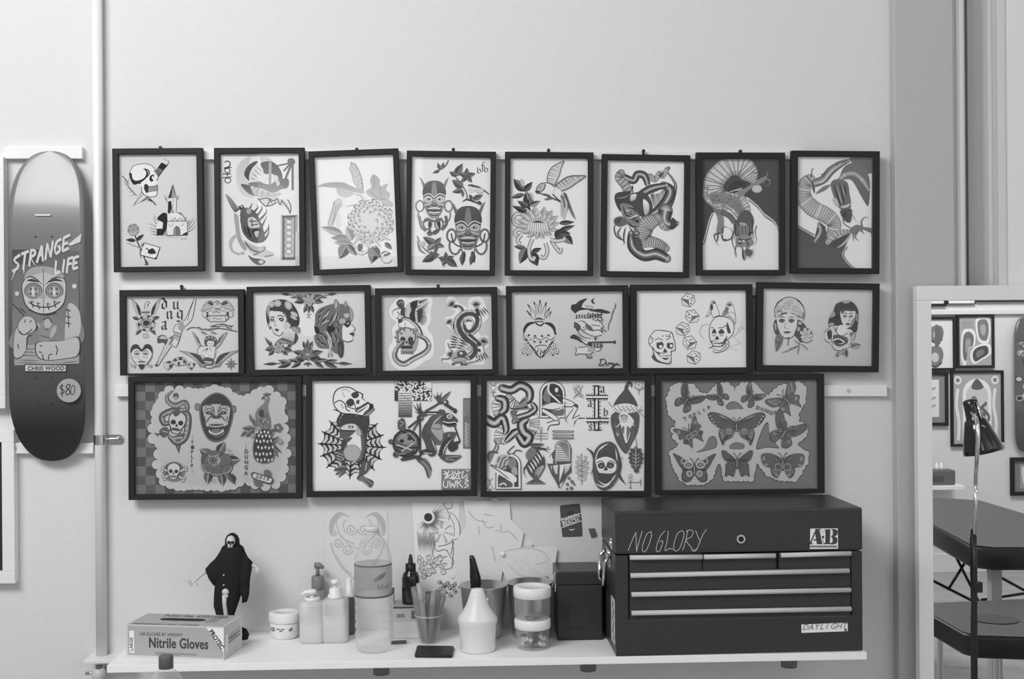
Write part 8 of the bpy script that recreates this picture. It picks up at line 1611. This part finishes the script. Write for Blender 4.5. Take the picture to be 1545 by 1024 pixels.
a.f('567,752 803,744 804,788 568,795', 196)
for i, chx in enumerate('DAYLIGHT'): a.text(chx, 571+i*29.5-(i > 4)*6, 781-i*.9, 29, 80, -1, .01, .95, .35)
a.s('785,780 795,772 800,786 790,790', 75); lift(a, -.0008).done('sticker', ch); ch.children[-1]['label'] = 'white sticker reading DAYLIGHT'
# left side: carrying handle, catch, sticker
bm = B(); zc = h*.60
box(bm, -.003, 0, dep*.30, dep*.62, zc-.012, zc+.03, .001)
tube(bm, [(-.004, dep*.28, zc+.02), (-.016, dep*.27, zc+.005), (-.020, dep*.30, zc-.05), (-.020, dep*.62, zc-.05), (-.016, dep*.66, zc+.005), (-.004, dep*.65, zc+.02)], .0045, 10)
o = bake('carry_handle', bm, M_chrome, ch); o['label'] = 'chrome carrying handle'
bm = B(); box(bm, -.004, -.0012, dep*.12, dep*.24, h*.72, h*.80, .001); cyl(bm, (-.005, dep*.18, h*.76), .006, .006, 'x', 12); bake('catch', bm, M_chrome, ch)
bm = B(); box(bm, -.0012, -.0003, .012, dep*.30, h*.07, h*.38); o = bake('side_sticker', bm, mat('sticker_white', alb=.6, rough=.5), ch); o['label'] = 'white sticker'
bm = B()
for i in range(6): ball(bm, (-.0014, dep*.12+(i % 2)*.012, h*(.11+i*.045)), .006, .08, 1, 1.3, 10)
bake('side_sticker_print', bm, mat('cap_dark'), o)

# ---------------------------------------------------------------- drink bottle in front, on a low stand
yb = -.62; p = W(250.5, 1004, yb); zcap = W(250.5, 988, yb).z; zb = zcap-.215
st = empty('side_stand', (p.x, yb, 0), 'low white stand under the capped drink bottle, below the shelf', 'stand')
bm = B(); box(bm, -.16, .16, -.14, .14, zb-.022, zb-.0006, .003); bake('stand_top', bm, M_white, st)
for sx in (-1, 1):
    for sy in (-1, 1): bake('leg', box(B(), sx*.14-.015, sx*.14+.015, sy*.12-.015, sy*.12+.015, 0, zb-.0225, .002), M_white, st)
t = empty('drink_bottle', (p.x, yb, zb), 'small clear drink bottle with grey cap rising in front of the glove box', 'bottle'); q = lambda py: W(250.5, py, yb).z-zb; r = pxm(25, yb)
bm = B(); lathe(bm, [(r*.7, .002), (r*.9, 0), (r, .008), (r*1.0, q(1050)), (r, q(1036)), (r*.95, q(1026)), (r*.8, q(1018)), (r*.58, q(1012)), (r*.42, q(1008.5)), (r*.38, q(1006)), (r*.38, q(992))], 40); bake('bottle', bm, shell_mat('clear_pet'), t)
bm = B(); lathe(bm, [(r*.42, q(1007.5)), (r*.44, q(1006)), (r*.40, q(1005)), (r*.43, q(1004.5)), (r*.43, q(990)), (r*.38, q(988)), (.001, q(988))], 32, cap=False); bake('cap', bm, mat('grey_cap', alb=.11, rough=.4), t)
# ---------------------------------------------------------------- the mirror and the room it shows
yf = MIR_Y-.012; xl = W(1384.5, 600, yf).x; xi = W(1406.5, 600, yf).x; zt = W(1400, 431, yf).z; zi = W(1420, 452, yf).z; xr_ = xl+.72; fw = xi-xl
mir = empty('leaning_mirror', ((xl+xr_)/2, MIR_Y, 0), 'large white framed standing mirror at the right edge', 'mirror'); cx = (xl+xr_)/2; hw = (xr_-xl)/2
bm = B()
for q in ((-hw, hw, zt-fw, zt), (-hw, hw, 0, fw)): box(bm, q[0], q[1], -.012, .016, q[2], q[3], .002)
for q in ((-hw, -hw+fw), (hw-fw, hw)): box(bm, q[0], q[1], -.012, .016, fw, zt-fw, .002)
bake('frame', bm, mat('mirror_frame_white', alb=.86, rough=.35), mir)
bm = B(); bm.faces.new([bm.verts.new(v) for v in ((-hw+fw-.002, 0, fw-.002), (hw-fw+.002, 0, fw-.002), (hw-fw+.002, 0, zt-fw+.002), (-hw+fw-.002, 0, zt-fw+.002))]); bake('mirror_glass', bm, mat('silvered_glass', alb=.88, rough=0.0, metal=1), mir)
bm = B(); box(bm, -hw+.004, hw-.004, .0005, .014, .004, zt-.004); bake('backing', bm, mat('hardboard', alb=.15, rough=.8), mir)

def far_picture(px, label, draw, bg, fwp=4.0, name='picture_frame'):
    """picture on the far wall; px are its corners as the mirror shows them"""
    q = [MW(x, y, YB+.02) for x, y in P2(px)]; c = sum(q, Vector())/4
    t = empty(name, (c.x, YB+.0005, c.z), label, 'picture', 'framed drawings on the far wall', (0, 0, pi))
    w = ((q[1]-q[0]).length+(q[2]-q[3]).length)/4; h = ((q[3]-q[0]).length+(q[2]-q[1]).length)/4; f = fwp*.0041
    bm = B()
    for s in ((-w, w, h-f, h), (-w, w, -h, -h+f)): box(bm, s[0], s[1], -.02, 0, s[2], s[3], .001)
    for s in ((-w, -w+f), (w-f, w)): box(bm, s[0], s[1], -.02, 0, -h+f, h-f, .001)
    bake('frame', bm, M_black, t)
    # unit square 0..100, x as the mirror shows it
    a = Art((w-f, h-f), (-(w-f)/50, 0), (0, -(h-f)/50), .72); a.f('0,0 100,0 100,100 0,100', bg); draw(a); lift(a, -.010).done('print', t)
    bm = B(); bm.faces.new([bm.verts.new(v) for v in ((-w+f, -.017, -h+f), (w-f, -.017, -h+f), (w-f, -.017, h-f), (-w+f, -.017, h-f))]); bake('glass_pane', bm, M_pane, t)
def d_heads(a):
    for x, y, r in ((62, 30, 17), (58, 76, 20), (20, 40, 14), (22, 80, 16)): a.s([(x-r, y), (x-r*.6, y-r*.9), (x+r*.6, y-r), (x+r, y-r*.1), (x+r*.5, y+r), (x-r*.5, y+r*.9)], 110); a.e(x, y+r*.1, r*.45, r*.5, 175); a.l([(x-r, y+r*.6), (x, y+r*1.1), (x+r*.8, y+r*.6)], 3, 80)
    a.s('60,10 75,30 70,50 58,55', 95)
def d_motifs(a):
    for q, g in (('60,8 85,6 92,25 85,48 65,45 58,25', 110), ('14,40 30,30 45,40 42,60 30,62 22,90 12,80', 100), ('45,70 60,62 85,60 90,75 70,85 50,92 42,82', 70)):
        p = P2(q); x, y = sum(u for u, v in p)/len(p), sum(v for u, v in p)/len(p); a.s([(x+(u-x)*1.35, y+(v-y)*1.3) for u, v in p], 205); a.s(p, g); a.s([(x+(u-x)*.5, y+(v-y)*.5) for u, v in p], g+40)
    a.r(10, 8, 45, 24, 140)
def d_page(a):
    a.r(4, 5, 96, 95, 120); a.r(10, 10, 84, 88, 196)
    for y in (30, 50, 66): a.l([(15, y), (40, y+6), (75, y-3)], 4, 150)
def d_arch(a):
    a.r(3, 2, 97, 98, 150); a.f([(20, 95), (20, 30)]+[(50-30*cos(t*.2), 30-22*sin(t*.2)) for t in range(0, 17)]+[(80, 30), (80, 95)], 205); a.f([(27, 95), (27, 32)]+[(50-23*cos(t*.2), 32-16*sin(t*.2)) for t in range(0, 17)]+[(73, 32), (73, 95)], 178)
    a.s('38,20 50,8 64,20 50,24', 85); a.e(10, 10, 8, 6, 200); a.e(88, 10, 8, 6, 200); a.e(10, 10, 4, 3, 110); a.e(88, 10, 4, 3, 110)
    for x in (10, 88): a.l([(x, 22), (x-3, 45), (x+2, 70), (x, 95)], 5, 200)
    for q in ('30,45 45,35 55,50 70,42', '35,60 50,55 68,60', '60,50 75,62 65,75 50,78', '32,75 45,70', '55,82 70,88'): a.l(q, 4, 105)
def d_dark(a): a.r(25, 10, 100, 90, 140); a.s('35,20 70,15 75,60 50,85 35,60', 190); a.s('45,35 65,40 60,65', 80)
def d_blank(a): a.l('10,20 90,30', 4, 170)
far_picture('1372,480 1443,476 1441,558 1370,560', 'reflected white sheet of dark heads, upper left in the mirror', d_heads, 196)
far_picture('1446,475 1502.5,473.5 1499,554.5 1442,555.5', 'reflected grey sheet with three pale-edged motifs, upper middle of the mirror', d_motifs, 152)
far_picture('1368,560 1432.5,561.5 1430,642 1366,643', 'reflected dark framed page partly hidden by the mirror frame', d_page, 120, 5)
far_picture('1437,560 1515,557.5 1515,673 1433.5,673.5', 'reflected arched altar picture in black frame behind the lamp head', d_arch, 150)
far_picture('1526,690 1572,690 1572,748 1525,747', 'reflected small black framed picture at the lower right of the mirror', d_dark, 110, 6)
far_picture('1345,382 1429,378 1428,458 1344,466', 'reflected white picture cut off at the top left of the mirror', d_blank, 200)
far_picture('1430,378 1472,376 1472,458 1430,459', 'reflected white poster cut off at the top middle of the mirror', d_blank, 214, 1)
far_picture('1474,380 1560,376 1560,454 1474,456', 'reflected pale picture cut off at the top right of the mirror', d_blank, 190)
a_, b_ = MW(1350, 474, YB), MW(1600, 464, YB); bm = B(); box(bm, XL, XR, YB, YB+.022, (a_.z+b_.z)/2-.022, (a_.z+b_.z)/2+.008, .004); struct(bake('trim_4', bm, M_trim))
# far skateboard
q0, q1 = MW(1531, 478, YB+.06), MW(1573, 682, YB+.06); c = (q0+q1)/2
t = empty('skateboard_deck', (c.x, YB, c.z), 'dark patterned skateboard deck reflected at the right edge of the mirror', 'skateboard', rot=(0, 0, pi))
bm = B(); deck_mesh(bm, abs(q1.x-q0.x)/2, abs(q0.z-q1.z), -.06, -.03, (.18, .17), 36, 8); o = bake('deck', bm, [M_deck, M_ply], t); zcol(o, lambda co: .09 if co.z > .25 or co.z < -.15 else .12)
a = Art((0, 0), (.001, 0), (0, -.001), .7); rnd = random.Random(6)
for i in range(26): x, y = rnd.uniform(-70, 70), -260+i*15; a.e(x, y, rnd.uniform(14, 32), rnd.uniform(10, 22), rnd.choice((60, 75, 130, 165)), rnd.uniform(0, 90)); a.o2(x, y, 22, 16, 6, rnd.choice((70, 150)))
lift(a, -.0606).done('graphic', t)
# far ledge with a box
p0, p1 = MW(1380, 733, YB+.12), MW(1448, 733, YB+.12)
t = empty('wall_ledge', ((p0.x+p1.x)/2, YB, p0.z), 'small white ledge reflected at the left side of the mirror', 'ledge'); wd = (p1.x-p0.x)/2
bm = B(); box(bm, -wd, wd, .0005, .20, -.016, .008, .002); bake('board', bm, M_white, t)
for x in (-.1, .1): bm = B(); box(bm, x-.01, x+.01, .0005, .12, -.03, -.0165, .002); bake('bracket', bm, M_white, t)
p0, p1 = MW(1390, 731, YB+.15), MW(1441, 731, YB+.15); zb = t.location.z+.0085; hh = MW(1420, 709, YB+.15).z-zb
t2 = empty('supply_box', ((p0.x+p1.x)/2, YB+.11, zb), 'grey box on the small ledge reflected in the mirror', 'box'); bm = B(); wd = (p1.x-p0.x)/2; box(bm, -wd, wd, -.05, .05, 0, hh, .008); bake('carton', bm, mat('grey_carton', alb=.13, rough=.6), t2); bm = B(); box(bm, -wd*.8, wd*.3, .0502, .051, hh*.2, hh*.6); bake('label_patch', bm, mat('grey_carton_dark', alb=.08, rough=.6), t2)
for i, px in enumerate((1413, 1420)):
    p = MW(px, 709, YB+.11); t3 = empty('small_vial', (p.x, YB+.11, zb+hh+.0004), ['pale vial standing on the reflected grey box, the left one', 'pale vial standing on the reflected grey box, the right one'][i], 'bottle', 'vials on the grey box'); bm = B(); lathe(bm, [(.010, 0), (.011, .002), (.011, .024), (.005, .03), (.005, .042)], 14); bake('bottle', bm, mat('white_plastic'), t3)

# treatment tables
M_vin = mat('black_vinyl', alb=.022, rough=.36, spec=.6); M_vtop = mat('vinyl_lit_top', alb=.07, rough=.42, spec=.5, bump=.05, nscale=30); M_leg = mat('pale_wood_leg', alb=.5, rough=.5)  # cushion tops use a paler vinyl: light reflected there is put into the colour
def couch(pts, z, th, label, legs, hole=None):
    q = [MZ(x, y, z) for x, y in P2(pts)]; c = sum(q, Vector())/len(q); t = empty('treatment_table', (c.x, c.y, 0), label, 'table', 'padded tables in the mirror')
    rel = [Vector((p.x-c.x, p.y-c.y)) for p in q]; k = lambda s, zz: [(p.x*s, p.y*s, zz) for p in rel]
    bm = B(); loft(bm, [k(.97, z-th), k(1.0, z-th+.012), k(1.0, z-.012), k(.985, z-.002)]); bake('cushion', bm, M_vin, t)
    bm = B(); bm.faces.new([bm.verts.new(v) for v in k(.985, z)]); bake('cushion_top', bm, M_vtop, t)
    if hole:
        hp = [MZ(x, y, z) for x, y in P2(hole)]; hc = sum(hp, Vector())/4; ex, ey = (hp[1]-hp[3])/2, (hp[0]-hp[2])/2
        bm = B(); bm.faces.new([bm.verts.new((hc.x-c.x+ex.x*cos(u)+ey.x*sin(u), hc.y-c.y+ex.y*cos(u)+ey.y*sin(u), z+.002)) for u in [2*pi*i/24 for i in range(24)]]); bake('face_hole_dark_patch', bm, M_blackp, t)  # dark ellipse laid on the cushion stands in for the shaded hole
    for (px, r_, m_) in legs:
        p = MZ(px[0], px[1], z); bm = B(); box(bm, p.x-c.x-r_, p.x-c.x+r_, p.y-c.y-r_, p.y-c.y+r_, 0, z-th-.0005, .003); bake('leg', bm, m_, t)
    return t, c
t, c = couch('1330,746 1410,750 1478,754 1545,774 1590,790 1600,815 1570,826 1500,826 1465,822 1406,791 1330,762', .74, .085, 'far black padded treatment table reflected in the mirror', (((1500, 815), .02, M_leg), ((1580, 806), .02, M_leg), ((1392, 760), .02, M_leg)))
bm = B()
for (a1, a2) in (((1440, 835), (1478, 910)), ((1490, 860), (1545, 890)), ((1480, 905), (1545, 895)), ((1406, 875), (1465, 905)), ((1455, 850), (1430, 890))):
    y_ = c.y; tube(bm, [MW(a1[0], a1[1], y_)-c+Vector((0, 0, c.z)), MW(a2[0], a2[1], y_)-c+Vector((0, 0, c.z))], .006, 8)
bake('brace_wire', bm, M_blackp, t)
couch('1350,910 1406,909 1545,903 1620,903 1620,956 1545,961 1475,958.5 1452,953 1406,927 1350,918', .62, .068, 'near black padded table with a face hole reflected in the mirror', (((1418, 925), .008, M_chrome), ((1503, 955), .008, M_chrome), ((1600, 950), .008, M_chrome), ((1600, 908), .008, M_chrome)), '1500,927 1538,937 1502,941 1462,932')

# ---------------------------------------------------------------- gooseneck floor lamp
yl = -.52; o_ = W(1470, 1000, yl); o_ = Vector((o_.x, yl, 0)); lp = empty('floor_lamp', o_, 'black gooseneck floor lamp standing in front of the mirror', 'lamp')
V_ = lambda px, py, dy=0: W(px, py, yl+dy)-o_
bm = B(); lathe(bm, [(.13, 0), (.135, .006), (.13, .018), (.02, .026), (.014, .04)], 40); bake('base', bm, M_blackp, lp)
bm = B(); p = V_(1470, 808); tube(bm, [(0, 0, .03), (V_(1469.5, 960)), (V_(1470.5, 860)), p], [.0075, .0075, .006, .005], 14); bake('pole', bm, M_blackp, lp)
bm = B(); g = V_(1473, 885, -.006); box(bm, g.x-.006, g.x+.012, g.y-.008, g.y+.012, g.z-.012, g.z+.012, .003); tube(bm, [V_(1466, 905, .004), V_(1465, 860, .006), V_(1464.5, 815, .008), V_(1466.5, 798, .008), V_(1469, 806, .006)], .0022, 8); bake('clamp', bm, M_blackp, lp)
bm = B(); tube(bm, [p-Vector((0, 0, .01)), V_(1471.5, 760), V_(1472, 730)], [.0042, .0042, .004], 14); N = 60
pts = [V_(1472, 730), V_(1472.5, 714, -.03), V_(1474, 692, -.072), V_(1475.5, 662, -.08), V_(1474.5, 640, -.072), V_(1471, 629, -.055), V_(1467, 622, -.034)]
cp = []
for i in range(len(pts)-1):
    for j in range(12):
        t_ = j/12; a0, a1, a2, a3 = pts[max(i-1, 0)], pts[i], pts[i+1], pts[min(i+2, len(pts)-1)]
        cp.append(.5*(2*a1+(a2-a0)*t_+(2*a0-5*a1+4*a2-a3)*t_*t_+(3*a1-a0-3*a2+a3)*t_**3))
cp.append(pts[-1]); tube(bm, cp, [.0042+.0007*(i % 2) for i in range(len(cp))], 12); bake('gooseneck', bm, M_chrome, lp)
ax0, ax1 = V_(1463, 603, -.015), V_(1484, 681, -.02); d = (ax1-ax0).normalized(); u = Vector((0, -1, .0)); u = (u-d*u.dot(d)).normalized(); v = d.cross(u); Lh = (ax1-ax0).length
bm = B(); rings = []; k = (yl-CAM.y)/FPX
for s, rp in ((-.02, 3), (.0, 9), (.03, 11), (.20, 11.5), (.36, 12.5), (.40, 16), (.55, 20), (.75, 25), (.92, 29), (1.0, 30), (1.0, 28.5), (.9, 27), (.6, 19), (.42, 10)):
    rings.append([ax0+d*Lh*s+(u*cos(q)+v*sin(q))*rp*k for q in [2*pi*i/32 for i in range(32)]])
loft(bm, rings, cap=True); bake('lamp_shade', bm, mat('lamp_enamel', alb=.012, rough=.16, coat=.5), lp)
bm = B(); e0 = ax0+d*Lh*.9; tip = V_(1511, 671, -.03); tube(bm, [tip-d*.004-v*0, tip+d*.004], .006, 10); bake('switch', bm, M_chrome, lp.children[-1])
bm = B(); tube(bm, [V_(1474, 606, -.034), V_(1479, 626, -.036), V_(1481, 632, -.037)], [.002, .0025, .002], 8); bake('trim_strip', bm, M_chrome, lp.children[-1])
# ---------------------------------------------------------------- light
w = bpy.data.worlds.new('world'); SC.world = w; w.use_nodes = True
w.node_tree.nodes['Background'].inputs['Color'].default_value = (1, 1, 1, 1); w.node_tree.nodes['Background'].inputs['Strength'].default_value = WORLD
def area(name, loc, aim, sx, sy, e):
    l = bpy.data.lights.new(name, 'AREA'); l.shape = 'RECTANGLE'; l.size = sx; l.size_y = sy; l.energy = e
    o = bpy.data.objects.new(name, l); COL.objects.link(o); o.location = loc; o.rotation_euler = (Vector(aim)-Vector(loc)).to_track_quat('-Z', 'Y').to_euler(); return o
area('key_fill_light', (-1.8, -2.7, 3.4), (-.5, 0, 1.4), 1.8, 1.0, KEY)
area('key_fill_light', (2.7, -2.6, 3.5), (3.0, -4.4, 1.2), 1.6, .8, FILL)  # added fill, aimed at the far wall to brighten the mirrored room
SC.view_settings.view_transform = 'Standard'; SC.view_settings.look = 'None'; SC.view_settings.exposure = 0; SC.view_settings.gamma = 1
